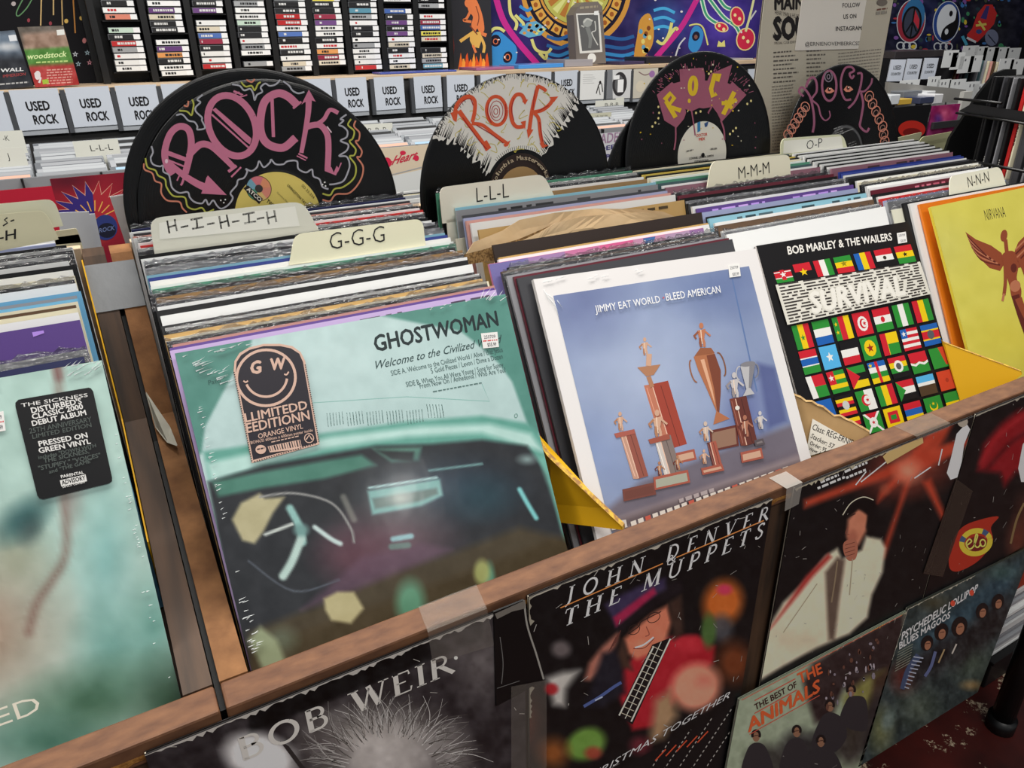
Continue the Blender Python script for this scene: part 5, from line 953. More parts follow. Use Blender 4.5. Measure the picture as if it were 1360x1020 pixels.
# outlines
for col, pts in ((GRY, [(201, 194), (203, 202), (200, 210), (203, 218), (212, 221), (216, 220), (217, 228), (224, 232), (226, 240), (229, 250), (238, 256), (249, 255), (252, 262), (258, 268), (268, 270), (273, 265), (277, 272), (283, 266), (288, 273), (294, 277), (303, 272), (309, 263), (306, 256), (314, 246), (316, 239), (324, 236), (328, 228), (326, 224)]),
  (GRY, [(326, 224), (334, 227), (341, 222), (344, 214), (350, 222), (358, 216), (360, 212), (366, 218), (376, 218), (382, 214), (394, 214), (396, 224), (406, 229), (414, 225), (416, 234), (424, 238), (428, 248), (436, 251)]),
  (GRY, [(437, 245), (446, 244), (456, 240), (462, 228), (464, 218), (460, 208), (450, 207), (460, 200), (462, 192), (452, 187), (460, 182), (461, 174), (455, 168), (450, 166), (456, 160), (452, 158), (460, 152)]),
  (GRY, [(234, 153), (242, 152), (250, 160), (258, 162), (262, 168), (262, 172), (272, 170), (268, 160), (268, 156), (260, 148), (260, 142), (266, 136), (262, 132), (269, 126)]),
  (GRY, [(308, 112), (318, 114), (324, 120), (332, 118), (336, 124), (338, 133), (341, 126), (348, 122), (346, 116), (352, 111), (358, 114), (366, 112), (372, 106)]), (GRY, [(376, 108), (384, 114), (388, 120), (396, 124), (404, 122)]),
  (YG, [(193, 210), (196, 222), (206, 226), (210, 233), (219, 238), (221, 248), (230, 260), (245, 262), (249, 274), (258, 278), (268, 276), (274, 282), (284, 278)]), (YG, [(238, 147), (248, 148), (254, 153), (256, 146), (257, 138), (255, 132)]), (YG, [(320, 109), (326, 115), (334, 114), (338, 120), (342, 112), (346, 109)]), (YG, [(466, 158), (462, 166), (470, 174), (468, 184), (464, 188), (472, 198), (470, 206), (464, 208), (472, 220), (470, 236), (456, 248), (444, 251), (438, 259), (428, 257)]),
  (SA, [(191, 217), (192, 225), (202, 230), (206, 240), (214, 244), (214, 256), (222, 266), (238, 268), (242, 276), (248, 282)]), (SA, [(244, 140), (249, 141), (250, 134)]), (SA, [(327, 106), (334, 109), (338, 105)]), (SA, [(472, 160), (470, 168), (477, 176), (476, 186), (472, 188), (480, 200), (478, 208), (474, 209), (482, 222), (478, 240), (464, 256), (446, 258), (438, 267), (428, 265)])):
    a.stroke(pts, 2.2, col)
for x, y in ((293, 266), (297, 269), (299, 265)): a.ell(x, y, 1.1, 1.1, (230, 230, 226), 8)
for x, y in ((428, 245), (432, 247), (431, 242)): a.ell(x, y, 1.2, 1.2, (230, 230, 226), 8)
a.build('paint', MATTE, sub(t, 'vinyl'))
lb.ell(-.018, .033, .0145, .0145, (40, 34, 34), 28, loc=True)
for k, cc in enumerate(((226, 150, 110), (214, 120, 130), (120, 170, 190), (80, 160, 130), (222, 190, 120), (220, 140, 120))): lb.poly([(-.018, .033)] + [(-.018 + .0138 * math.cos(math.radians(60 * k + j * 15)), .033 + .0138 * math.sin(math.radians(60 * k + j * 15))) for j in range(5)], cc, loc=True)
lb.ell(-.018, .033, .0045, .0045, (60, 56, 56), 16, loc=True); lb.poly([(323, 250), (329, 246), (349, 264), (344, 271)], (30, 26, 26)); lb.text('ATCO', (327, 252), (345, 268), (3, -4), (236, 232, 220), .03)
lb.text('LIVINGSTON TAYLOR', (381, 247), (411, 278), (2, -3), (50, 44, 30), .01); lb.text('SD 33-334', (400, 247), (416, 264), (2, -3), (80, 70, 40), .0); lb.text('TWO', (353, 268), (363, 276), (3, -4), (50, 44, 30), .02); lb.text('Carolina Day', (367, 256), (382, 270), (1, -2), (90, 80, 50), .0)
lb.ell(0, 0, .0036, .0036, (16, 14, 14), 16, loc=True); o = lb.build('label', PRINT, sub(t, 'vinyl')); o['label'] = 'yellow centre label'
# ---- half white
t, a, lb = disc('record disc half painted white with red ROCK letters', .507, .4525, .2573, .0513, (52, 38, 34))
rw = random.Random(2); P = []
Wp = (232, 228, 220); R_o = .1505
for k in range(73): an = math.radians(50 + 97 * k / 72); rr_ = R_o - (.0035 if k % 2 and rw.random() < .8 else 0); P.append((rr_ * math.cos(an), rr_ * math.sin(an)))
inner = []
for k in range(34):   # ragged left edge, rim to label
    f = k / 33; r0 = .149 - f * .092; an = math.radians(147 - 6 * math.sin(f * 3.1) + f * 5 + rw.uniform(-6., 4.5) * (.5 + f * .8)); inner.append((r0 * math.cos(an), r0 * math.sin(an)))
arcp = [(.0555 * math.cos(math.radians(150 - k * 6.2)) + 0, .0555 * math.sin(math.radians(150 - k * 6.2))) for k in range(17)]
right = []
for k in range(30): f = k / 29; r0 = .057 + f * .092; an = math.radians(49 + rw.uniform(-4.5, 3.)); right.append((r0 * math.cos(an), r0 * math.sin(an)))
a.poly(P + inner + arcp + right, Wp, loc=True)
for k in range(110):   # bristle strokes running in from the black
    f = rw.random(); side = rw.random() < .5; r0 = .06 + f * .088; an = math.radians((146 - 4 * math.sin(f * 3.1) + 3 * (1 - f)) if side else 50); L_ = rw.uniform(.008, .022); d_ = math.radians(rw.uniform(100, 125) if side else rw.uniform(110, 135))
    x, y = r0 * math.cos(an), r0 * math.sin(an); s_ = 1 if side else 1
    a.stroke([(x, y), (x + L_ * math.cos(math.radians(62 if side else 128)), y + L_ * math.sin(math.radians(62 if side else 128)))], .0011, (16, 15, 16), False, loc=True, taper=(1.3, .2), lift=(k == 0))
for k in range(90): an = math.radians(51 + 95 * k / 89); a.stroke([(R_o * math.cos(an), R_o * math.sin(an)), ((R_o - rw.uniform(.002, .010)) * math.cos(an), (R_o - rw.uniform(.003, .010)) * math.sin(an))], .0007, (20, 19, 20), False, loc=True, lift=(k == 0))
for k in range(26): an = math.radians(50 + 80 * k / 25); a.stroke([(.0555 * math.cos(an), .0555 * math.sin(an)), (.060 * math.cos(an), .060 * math.sin(an))], .0007, (20, 19, 20), False, loc=True, lift=(k == 0))
YS = (206, 190, 84)
for (x, y) in ((640, 112), (660, 108), (690, 106), (704, 112), (722, 120), (642, 126), (676, 118), (636, 140), (668, 168), (606, 172), (612, 160), (622, 184), (634, 200), (650, 192), (662, 186), (690, 148), (716, 134), (728, 152), (738, 142), (734, 164), (702, 184), (690, 178), (708, 194), (628, 150), (644, 158), (686, 196), (732, 112), (596, 160)):
    n = rw.randint(5, 8); g_ = rw.uniform(0, 6.3); a.stroke([(x + 5 * math.sin(g_ + k * .9) + k * rw.uniform(.4, 1.6), y + 4 * math.cos(g_ * 1.7 + k * 1.1) + k * 1.2) for k in range(n)], .9, YS)
OR_, RD = (222, 92, 58), (176, 44, 44)
a.stroke([(603, 155), (606, 140), (614, 131), (623, 128), (630, 134), (630, 148), (627, 162)], 5, OR_); a.poly([(598, 150), (608, 146), (606, 162), (602, 160)], OR_); a.stroke([(609, 147), (620, 162), (634, 180), (648, 199)], 5, OR_, taper=(1.3, .9)); a.poly([(639, 190), (646, 186), (652, 196), (645, 201)], OR_); a.stroke([(626, 164), (640, 166), (656, 178), (674, 191)], 4.6, OR_); a.poly([(668, 192), (678, 186), (674, 194), (670, 195)], OR_)
a.ring(659, 147, 13, 19, 4.6, OR_, 32, -5); a.ring(659, 147, 8.6, 13, .9, RD, 24); a.ring(658, 148, 5.4, 8, .9, RD, 20); a.ring(658, 148, 2.6, 4, .9, RD, 14)
a.stroke([(697, 134), (692, 126), (684, 127), (678, 140), (679, 158), (685, 168), (695, 168)], 5, OR_); a.poly([(693, 134), (701, 132), (697, 139)], OR_); a.poly([(691, 162), (698, 160), (697, 172)], OR_)
a.stroke([(714, 114), (710, 130), (706, 148), (702, 176)], 5, OR_); a.stroke([(713, 114), (720, 117), (725, 121)], 4.6, OR_); a.poly([(699, 172), (708, 172), (701, 184)], OR_); a.stroke([(708, 149), (720, 146), (730, 138), (734, 130)], 5, OR_); a.poly([(729, 129), (741, 128), (735, 136)], OR_); a.stroke([(709, 150), (715, 158), (717, 176), (720, 192)], 4.6, OR_); a.poly([(716, 190), (728, 193), (720, 197)], OR_)
for P in ([(607, 144), (615, 134), (624, 131), (628, 140)], [(614, 156), (634, 184), (646, 198)], [(632, 166), (652, 178), (668, 190)], [(649, 136), (647, 150), (652, 163)], [(671, 138), (671, 152), (666, 162)], [(682, 130), (679, 145), (682, 160)], [(710, 120), (707, 146)], [(714, 148), (728, 140)], [(716, 162), (720, 188)]): a.stroke(P, 1.1, RD)
a.build('paint', MATTE, sub(t, 'vinyl'))
lb.ell(0, -.004, .0365, .0365, (176, 140, 92), 40, loc=True)
for k, ch in enumerate('Columbia Masterworks'):
    if ch == ' ': continue
    an = math.radians(160 - 140 * (k + .2) / 19.4); x, y = .0415 * math.cos(an), .0415 * math.sin(an); ux_ = (math.sin(an), -math.cos(an)); up_ = (math.cos(an) * .0062, math.sin(an) * .0062); wd = .0048 if ch not in 'il' else .002
    if ch in 'Mmw': wd = .0062
    lb.text(ch, (x - ux_[0] * wd / 2, y - ux_[1] * wd / 2), (x + ux_[0] * wd / 2, y + ux_[1] * wd / 2), up_, (206, 186, 156), .01, loc=True)
lb.text('LONDON', (-.006, .0135), (.006, .0135), (0, .003), (50, 36, 24), .01, loc=True); lb.text('WITH THE PIANO', (-.013, .0085), (.013, .0085), (0, .003), (50, 36, 24), .0, loc=True); lb.text('ORCHESTRA CONDUCTED', (-.02, .003), (.02, .003), (0, .0022), (80, 60, 40), 0, loc=True)
lb.ell(0, 0, .0036, .0036, (16, 14, 14), 16, loc=True); o = lb.build('label', PRINT, sub(t, 'vinyl')); o['label'] = 'brown and tan centre label'
# ---- yellow letters on mauve
disc('plain black record disc low behind the yellow-lettered one', .800, .4555, .225, .08)
t, a, lb = disc('black record disc with yellow ROCK on mauve paint splashes', .8385, .4530, .2777, .1175, (216, 212, 200), .0505)
MV = (152, 86, 106); YL = (216, 182, 46)
for P in ([(872, 126), (892, 109), (905, 118), (911, 150), (908, 158), (898, 170), (882, 160)], [(902, 92), (934, 90), (936, 100), (935, 140), (918, 148), (908, 144), (903, 110)], [(943, 98), (972, 86), (966, 110), (950, 140), (936, 142), (938, 110)], [(972, 108), (991, 126), (958, 162), (952, 150), (946, 142), (960, 128)], [(890, 112), (912, 106), (960, 108), (984, 118), (958, 140), (934, 144), (905, 140)]): a.poly(P, MV)
for P, w_ in (([(897, 168), (897, 185), (895, 199)], 2.), ([(918, 146), (921, 165), (923, 180)], 1.8), ([(957, 160), (961, 172), (962, 186)], 2.2), ([(946, 140), (940, 150)], 2)): a.stroke(P, w_, MV)
r = random.Random(6)
for k in range(70): an = r.uniform(15, 165); x = 931 + 62 * math.cos(math.radians(an)) + r.uniform(-6, 6); y = 140 - 50 * math.sin(math.radians(an)) + r.uniform(-5, 5); a.stroke([(x, y), (x + r.uniform(2, 7) * math.cos(math.radians(an)), y - r.uniform(2, 7) * math.sin(math.radians(an)))], .8, MV, False, lift=(k == 0))
a.stroke([(884, 134), (897, 156)], 6, YL, False); a.stroke([(882, 133), (890, 124), (895, 130), (888, 141), (904, 147)], 6, YL, False); a.ring(920, 114, 4.2, 11, 5.4, YL, 24, 3)
a.stroke([(952, 108), (955, 99), (949, 99), (944, 118), (946, 128), (951, 124)], 6, YL, False); a.stroke([(960, 152), (975, 122)], 6, YL, False); a.stroke([(958, 137), (970, 137), (978, 132)], 5.4, YL, False); a.stroke([(962, 134), (972, 144)], 5, YL, False); a.ell(915, 134, 2, 3, YL)
for k in range(60): a.ell(r.uniform(850, 1005), r.uniform(70, 200), .5 + r.random() * .8, .5 + r.random() * .9, r.choice(((214, 206, 180), (206, 172, 36), MV)), 6, lift=(k == 0))
for k, (x, y) in enumerate(((874, 142), (875, 150), (874, 157), (870, 163), (866, 168), (969, 178), (973, 174), (977, 170), (992, 138), (997, 134), (941, 98), (944, 95), (930, 148), (924, 150))): a.ell(x, y, 1.4, 1.7, (222, 206, 140), 8, lift=(k == 0))
a.build('paint', MATTE, sub(t, 'vinyl'))
lb.poly([(926, 163), (930, 161), (930, 174), (926, 176)], (50, 120, 170)); lb.poly([(935, 164), (941, 161), (939, 168), (936, 169)], (50, 80, 130)); lb.text('DOCTOR', (925, 182), (939, 180), (0, -4), (200, 60, 44), .03); lb.text('MIX', (928, 187), (936, 186), (0, -4), (200, 60, 44), .03)
lb.text('LONNIE LISTON SMITH', (915, 212), (947, 208), (0, -3), (60, 56, 54), .01); lb.text('EXPANSIONS', (922, 216), (940, 214), (0, -3), (60, 56, 54), .01); lb.grey_text((911, 202), (920, 200), (0, -2), (120, 116, 110), 3); lb.grey_text((943, 199), (952, 198), (0, -2), (120, 116, 110), 3, 2); lb.grey_text((921, 222), (944, 219), (0, -1.2), (150, 146, 140), 6, 3); lb.grey_text((919, 226), (946, 223), (0, -1.2), (150, 146, 140), 6, 4)
lb.ell(0, 0, .0036, .0036, (16, 14, 14), 16, loc=True); o = lb.build('label', PRINT, sub(t, 'vinyl')); o['label'] = 'white centre label'
# ---- scrolled letters with two eyes
t, a, lb = disc('dark record disc with thin mauve ROCK scrolls and two painted eyes', 1.1757, .4505, .2523, .2017, (34, 34, 36), .05)
MV = (136, 80, 104); GY2 = (112, 100, 112); CO = (196, 124, 104)
a.stroke([(1067, 128), (1061, 122), (1064, 116), (1070, 120), (1076, 130), (1080, 148), (1081, 164), (1079, 176)], 3, MV); a.stroke([(1070, 116), (1074, 106), (1080, 103), (1084, 110), (1084, 122), (1078, 132), (1086, 140), (1090, 154), (1096, 160), (1102, 155), (1101, 147)], 3, MV, taper=(1.2, .5))
a.ring(1101, 114, 9.5, 20, 3, MV, 32); a.ring(1100, 102, 5, 6.5, 1.6, GY2, 20, 0, -60, 270); a.ring(1100, 102, 2, 3, 1.4, GY2, 14); a.stroke([(1134, 100), (1131, 104), (1128, 98), (1134, 94), (1130, 89), (1122, 91), (1117, 104), (1117, 120), (1122, 132), (1130, 132)], 2.8, MV)
a.stroke([(1138, 98), (1144, 98), (1143, 112), (1139, 126), (1134, 136), (1126, 144)], 2.8, MV); a.stroke([(1140, 121), (1148, 121), (1156, 112), (1158, 104)], 2.4, MV); a.stroke([(1143, 123), (1146, 138), (1143, 158), (1142, 168), (1150, 175), (1154, 170)], 3, MV)
for x, y in ((1101, 120), (1126, 118)): a.poly([(x - 6, y + 1), (x - 2, y - 4), (x + 3, y - 3), (x + 7, y + 1), (x + 2, y + 4), (x - 3, y + 4)], CO); a.ell(x, y - 1, 2.2, 2.6, (60, 30, 30), 10); a.ell(x + .6, y - 2, .9, .9, (236, 220, 206), 8)
for k in range(7):   # scrolled ribbons at both sides
    x, y = 1152 + k * 4.4 - (k > 4) * (k - 4) * 3, 128 + k * 10
    a.ring(x + 2, y, 5.5, 7, 1.2, CO, 18, 20); a.ring(x + 2, y + 2, 3, 4, 1., (150, 110, 100), 14, 20)
    if k < 6: x2, y2 = 1069 - k * 4.6, 142 + k * 7.4; a.ring(x2, y2, 5.5, 6.5, 1.2, CO, 18, -20); a.ring(x2, y2 + 2, 3, 3.6, 1., (150, 110, 100), 14, -20)
a.build('paint', MATTE, sub(t, 'vinyl'))
lb.ell(0, 0, .043, .043, (24, 24, 25), 48, loc=True); lb.ring(0, 0, .0465, .0465, .004, (78, 78, 80), 48, loc=True); lb.stroke([(1109, 180), (1133, 171)], 1, (130, 130, 130), False)
for k in range(4): lb.grey_text((1107 + k, 172 + k * 3), (1118 + k, 168 + k * 3), (0, -1.3), (130, 130, 130), 3, k); lb.grey_text((1126 + k, 192 + k * 3), (1136 + k, 188 + k * 3), (0, -1.2), (110, 110, 110), 3, k)
o = lb.build('label', PRINT, sub(t, 'vinyl')); o['label'] = 'dark centre label with grey ring'
# ================================================================== back of the shop
def onpl(px, py, o, n): d = ray(px, py); return EYE + d * ((Vector(o) - EYE).dot(n) / d.dot(n))
# ---- unit with compact discs along the back wall
YF, YC, YS_ = 1.40, 1.75, 1.985
XA, XB = -1.3, 2.42
t = thing('cd_bin', 'long grey compact disc bin running along the back of the shop', 'CD bin', (0, 0, 0))
m = MB(); m.prism([(YF - .012, .120), (YF - .004, .120), (YF + .01, .203), (YF - .002, .203)], 0, XA, XB); m.build('front_panel', mat('grey_panel', (118, 119, 122), .5, .4), t)
m = MB()
for k in range(26): m.box((XA + .14 + k * .146, YF - .0125, .122), (XA + .144 + k * .146, YF - .0015, .2035))
m.build('panel_joint', BLACK, t)['kind'] = 'stuff'
m = MB(); m.prism([(YF + .01, .118), (1.74, .150), (1.74, .138), (YF + .01, .106)], 0, XA, XB); m.build('tray', BLACK, t)
m = MB(); m.prism([(1.742, .10), (1.762, .10), (1.79, .340), (1.782, .342)], 0, XA, XB); m.build('riser', BLACK, t)
m = MB(); m.box((XA, 1.776, .343), (XB, 1.978, .356), bev=.002); m.build('top_shelf', PALEW, t)
m = MB(); m.box((XA, YF + .03, FLOORZ), (XB, 1.74, .10)); m.build('cabinet', BLACK, t)
# signs
WSIGN = mat('white_sign_paper', (216, 222, 230), .35, .4)
def sign(quad, lines, label, group=None, y=YC, face=(190, 196, 206), name='sign_card', cat='sign', art=None, case=True):
    TL, TR, BR, BL = [ony(*p, y) for p in quad]; w = ((TR - TL).length + (BR - BL).length) / 2; h = ((BL - TL).length + (BR - TR).length) / 2
    M = frame(TL, TR - TL, BL - TL + (BR - TR)); t = thing(name, label, cat, M, group)
    a = Art(M, w, h); sleeve_mesh(a, w, h, .0035, face, (150, 152, 156)); a.build('card', GLOSS, t)
    a = Art(M, w, h)
    if art: art(a)
    for s_, f in lines:
        (u0, v0, u1, hh, b_) = f; a.text(s_, (u0 * w, -v0 * h), (u1 * w, -v0 * h), (0, hh * h), (24, 24, 26), b_, loc=True)
    if a.v: a.build('print', PRINT, sub(t, 'card'))
    if case:
        m = MB(); m.box((-.012, -h - .012, -.010), (-.001, -.004, .0005), (66, 68, 72)); m.box((-.001, -h - .012, -.010), (w, -h, -.002), (150, 154, 160)); m.build('divider_case', PRINT, t)
    return t
UR = [('USED', (.27, .52, .74, .235, .04)), ('ROCK', (.34, .86, .84, .235, .04))]
def q4(x0, y0, x1, y1, x2, y2, x3, y3): return ((x0, y0), (x1, y1), (x2, y2), (x3, y3))
SG = [(q4(-62, 124, 4, 121, 14, 174, -52, 177), 'K sign blank', None), (q4(11, 120, 75, 117, 84, 171, 19, 173), 'white USED ROCK sign, leftmost whole one', 1), (q4(85, 117, 144, 114, 152, 166, 95, 169), 'white USED ROCK sign, second whole one from left', 1), (q4(152, 114, 209, 112, 216, 164, 164, 167), 'white USED ROCK sign touching the edge of the pink record', 1), (q4(213, 112, 268, 110, 275, 160, 220, 163), 'white sign mostly behind the pink-lettered record, left side', 1), (q4(276, 110, 328, 108, 334, 156, 282, 159), 'white sign wholly behind the pink-lettered record', 1), (q4(337, 108, 384, 106, 390, 152, 343, 155), 'white sign behind the top right of the pink record', 1), (q4(392, 106, 438, 104, 443, 150, 397, 153), 'white sign half covered by the pink record on its right', 1),
  (q4(445, 104, 489, 102, 493, 147, 456, 149), 'white USED ROCK sign just right of the pink-lettered record', 1), (q4(496, 103, 538, 101, 541, 144, 505, 146), 'white USED ROCK sign, second right of the pink record', 1), (q4(549, 102, 586, 100, 590, 142, 555, 144), 'white USED ROCK sign, third right of the pink record', 1), (q4(593, 100, 630, 99, 634, 140, 598, 142), 'white USED ROCK sign cut by the half-white record on its left', 1), (q4(638, 99, 672, 98, 675, 137, 642, 139), 'white sign hidden behind the half-white record', 1), (q4(698, 96, 732, 95, 734, 132, 700, 134), 'white USED ROCK sign behind the half-white record, right', 1), (q4(737, 95, 769, 93, 770, 131, 740, 133), 'white USED ROCK sign just right of the half-white record', 1), (q4(994, 92, 1026, 90, 1026, 126, 996, 128), 'white USED sign right of the yellow-lettered record', 1)]
for q, lb_, k in SG:
    if k is None: sign(q, [], 'pale sign at the far left edge beside the USED ROCK signs')
    else: sign(q, UR, lb_)
def art1(a):
    w, h = a.w, a.h
    for k in range(5): a.stroke([(.1 * w, -(.15 + .07 * k) * h), ((.5 + .06 * (k % 3)) * w, -(.15 + .07 * k) * h)], .0009, (150, 150, 150), False, loc=True, lift=(k == 0))
    a.stroke([(.66 * w, -.8 * h), (.74 * w, -.5 * h), (.86 * w, -.45 * h), (.92 * w, -.75 * h)], .004, (40, 36, 36), False, loc=True); a.ell(.8 * w, -.42 * h, .05 * w, .06 * h, (40, 36, 36), 12, loc=True); a.stroke([(.74 * w, -.55 * h), (.82 * w, -.85 * h)], .003, (40, 36, 36), False, loc=True)
def art2(a):
    w, h = a.w, a.h; a.poly([(.0, 0), (.2 * w, 0), (.26 * w, -h), (0, -h)], (120, 122, 126), loc=True); a.ell(.52 * w, -.5 * h, .3 * w, .42 * h, (52, 50, 52), 24, loc=True); a.ell(.5 * w, -.5 * h, .18 * w, .3 * h, (96, 96, 98), 20, loc=True)
    a.poly([(.26 * w, -.2 * h), (.5 * w, -.18 * h), (.5 * w, -.32 * h), (.26 * w, -.34 * h)], (226, 226, 226), loc=True); a.poly([(.44 * w, -.34 * h), (.68 * w, -.34 * h), (.68 * w, -.78 * h), (.44 * w, -.78 * h)], (230, 230, 230), loc=True)
def art3(a):
    w, h = a.w, a.h; a.stroke([(.2 * w, -.1 * h), (.45 * w, -.22 * h), (.7 * w, -.16 * h)], .003, (120, 90, 90), loc=True); a.ell(.75 * w, -.2 * h, .12 * w, .12 * h, (150, 110, 160), 14, loc=True); a.ell(.3 * w, -.6 * h, .2 * w, .2 * h, (206, 196, 176), 14, loc=True)
sign(q4(771, 94, 804, 93, 805, 131, 772, 133), [], 'white compact disc cover with a small dark running figure', None, face=(216, 216, 214), name='compact_disc', cat='CD', art=art1)
sign(q4(807, 93, 839, 92, 840, 130, 808, 131), [], 'grey portrait compact disc cover with white patches over it', None, face=(206, 206, 206), name='compact_disc', cat='CD', art=art2)
sign(q4(842, 92, 874, 90, 875, 128, 843, 130), [], 'beige compact disc cover partly behind the yellow-lettered record', None, face=(196, 190, 176), name='compact_disc', cat='CD', art=art3)
# rows of cases in the tray
rng = random.Random(21); CASEM = [mat('jewel_case_clear', (140, 144, 148), .15, .7), mat('jewel_case_grey', (104, 107, 112), .2, .7), mat('jewel_case_dark', (60, 62, 66), .2, .7), mat('jewel_case_white', (160, 162, 166), .2, .6)]
TABROW = {}
def jewel(x, y, z, lean, ci, label, col):
    M = frame((x, y, z), (1, 0, 0), (0, -math.sin(lean), -math.cos(lean))); m = MB(); w, h = .138, .098
    m.box((0, -h, -.0085), (w, 0, 0), bev=.0012); m.box((.012, -h + .004, -.0002), (w - .003, -.003, .0004), mi=1); m.box((.003, -.0004, -.008), (w - .003, .0006, -.002), mi=1)
    o = m.build('jewel_case', [CASEM[ci], col], None, M); return tag(o, label, 'CD', 'CDs in the back bin tray')
INS = [mat('cd_paper_%s' % n, c, .4, .4) for n, c in (('white', (164, 167, 170)), ('grey', (132, 134, 138)), ('black', (34, 34, 36)), ('pale_blue', (150, 180, 200)), ('salmon', (206, 160, 140)), ('silver', (146, 148, 152)))]
INSN = ['white', 'grey', 'black', 'pale blue', 'salmon', 'silver']
cols = [-.26 + .146 * k for k in range(13)]
for ci_, x in enumerate(cols):
    p = proj((x + .07, 1.6, .22))
    n = 11
    for j in range(n):
        y = 1.496 + j * .0225; zt = .199 + (y - 1.49) * .17; k = rng.choice((0, 0, 1, 5, 5, 2)) if j else rng.choice((3, 4, 0, 1)); ln = .78 + rng.uniform(-.008, .008)
        jewel(x + rng.uniform(-.002, .002), y, zt + rng.uniform(-.0015, .0015), ln, rng.choice((0, 0, 1, 3)), '%s compact disc, %s from the front in the %s column of the back bin' % (INSN[k], ordinal(j + 1), ordinal(ci_ + 1)), INS[k])
def tabcard(quad, txt, y, label, face=(206, 206, 196), tx=(30, 30, 32), u=(.35, .85)):
    TL, TR, BR, BL = [ony(*p, y) for p in quad]; w = (TR - TL).length; h = (BL - TL).length; M = frame(TL, TR - TL, BL - TL)
    t = thing('index_card', label, 'divider card', M); m = MB(); m.box((0, -h - .05, -.0012), (w, 0, 0), face); m.build('card', PRINT, t)
    if txt: a = Art(M, w, h); a.text(txt, (w * u[0], -h * .72), (w * u[1], -h * .72), (0, h * .42), tx, -.008, loc=True); a.build('lettering', PRINT, sub(t, 'card'))
    return t
tabcard(q4(-30, 176, 29, 173, 33, 191, -28, 194), '-K', 1.655, 'white K index card at left edge of the back bin', u=(.52, .66)); tabcard(q4(-30, 199, 31, 195, 34, 216, -28, 220), 'J', 1.56, 'white J index card at left edge below the K card', u=(.59, .63)); tabcard(q4(96, 188, 156, 184, 160, 204, 100, 208), 'L-L-L', 1.60, 'small white L-L-L index card in the back compact disc bin')
tabcard(q4(470, 166, 521, 163, 524, 178, 474, 182), 'R-R-R', 1.64, 'small white R-R-R index card right of the pink record'); tabcard(q4(791, 134, 827, 132, 828, 143, 793, 145), 'B-B-B', 1.70, 'small white B-B-B index card beside the yellow-lettered record'); tabcard(q4(780, 151, 812, 149, 813, 158, 781, 160), 'W-W-W', 1.60, 'small greyish W-W-W index card right of the half-white record', (186, 184, 164))
tabcard(q4(818, 130, 829, 129, 829, 134, 819, 135), '', 1.715, 'tiny white price card behind the B-B-B card')
# covers hung under the bin front
def hung(TLp, w, h, face, label, draw, y=YF - .016, name='hung_cover'):
    O = ony(*TLp, y); M = vframe(O.x, y, O.z); t = thing(name, label, 'record cover', M); a = Art(M, w, h); sleeve_mesh(a, w, h, .004, face, (160, 150, 140)); a.build('sleeve', PRINT, t); a = Art(M, w, h); draw(a); 
    if a.v: a.build('cover_print', PRINT, t)
def flower(a):
    c = Canvas(a, 110); c.fill((120, 24, 40)); c.blob(120, 280, 70, 60, (170, 40, 50), .8, .9); c.blob(90, 240, 50, 20, (70, 20, 34), .7, .9); c.blob(126, 290, 34, 40, (196, 120, 60), .7, .9); c.emit()
    for k in range(11):
        an = math.radians(-170 + k * 17); L_ = 40; cx, cy = 126, 288; tip = (cx + 62 * math.cos(an), cy + 48 * math.sin(an)); b1 = (cx + 36 * math.cos(an - .16), cy + 30 * math.sin(an - .16)); b2 = (cx + 36 * math.cos(an + .16), cy + 30 * math.sin(an + .16))
        cc = (52, 40, 110) if k < 5 else (160, 40, 50); a.poly([b1, tip, b2, (cx, cy)], cc); a.stroke([b1, tip, b2], .9, (206, 150, 130), False)
    for k in range(7): an = math.radians(-150 + k * 20); a.stroke([(126 + 14 * math.cos(an), 292 + 12 * math.sin(an)), (126 + 30 * math.cos(an), 292 + 26 * math.sin(an))], 1.4, (214, 160, 80), False)
    a.ell(140, 302, 16, 17, (44, 54, 110), 28); a.ell(142, 306, 12, 10, (26, 28, 44), 24); a.text('ROCK', (132, 309), (152, 305), (0, -6), (96, 110, 150), .02)
hung((66, 238), .305, .29, (120, 24, 40), 'red cover with a dark blue and red petalled flower below the back bin', flower)
hung((-52, 258), .235, .29, (168, 30, 50), 'plain red cover at left edge below the back bin', lambda a: None)
def heart(a):
    a.ell(514, 216, 6, 7, (196, 40, 70), 16); a.poly([(508, 214), (514, 226), (522, 214)], (196, 40, 70)); a.text('Heart', (520, 219), (551, 211), (2, -12), (186, 50, 70), .03, shear=.15); a.ell(553, 210, 3.4, 4, (196, 40, 70), 12); a.ell(535, 203, 4, 3, (196, 40, 70), 12)
    a.stroke([(505, 236), (560, 222)], 1.4, (160, 160, 160), False); a.poly([(500, 238), (566, 224), (566, 300), (500, 300)], (206, 208, 206))
hung((440, 203), .40, .29, (206, 190, 166), 'beige cover with a pink heart logo seen between two record discs', heart, name='hung_cover')
def shades(a):
    a.text('SHADES', (782, 193), (826, 187), (1, -14), (150, 120, 146), .02); a.text('DEEP', (796, 201), (823, 196), (0, -6), (60, 56, 110), .03); a.text('PURPLE', (790, 213), (829, 207), (0, -6), (60, 56, 110), .03)
hung((760, 181), .30, .29, (196, 196, 200), 'pale cover with purple block letters between the half-white and yellow-lettered discs', shades)
hung((600, 195), .30, .29, (40, 38, 44), 'dark cover hung under the back bin behind the half-white record', lambda a: None)
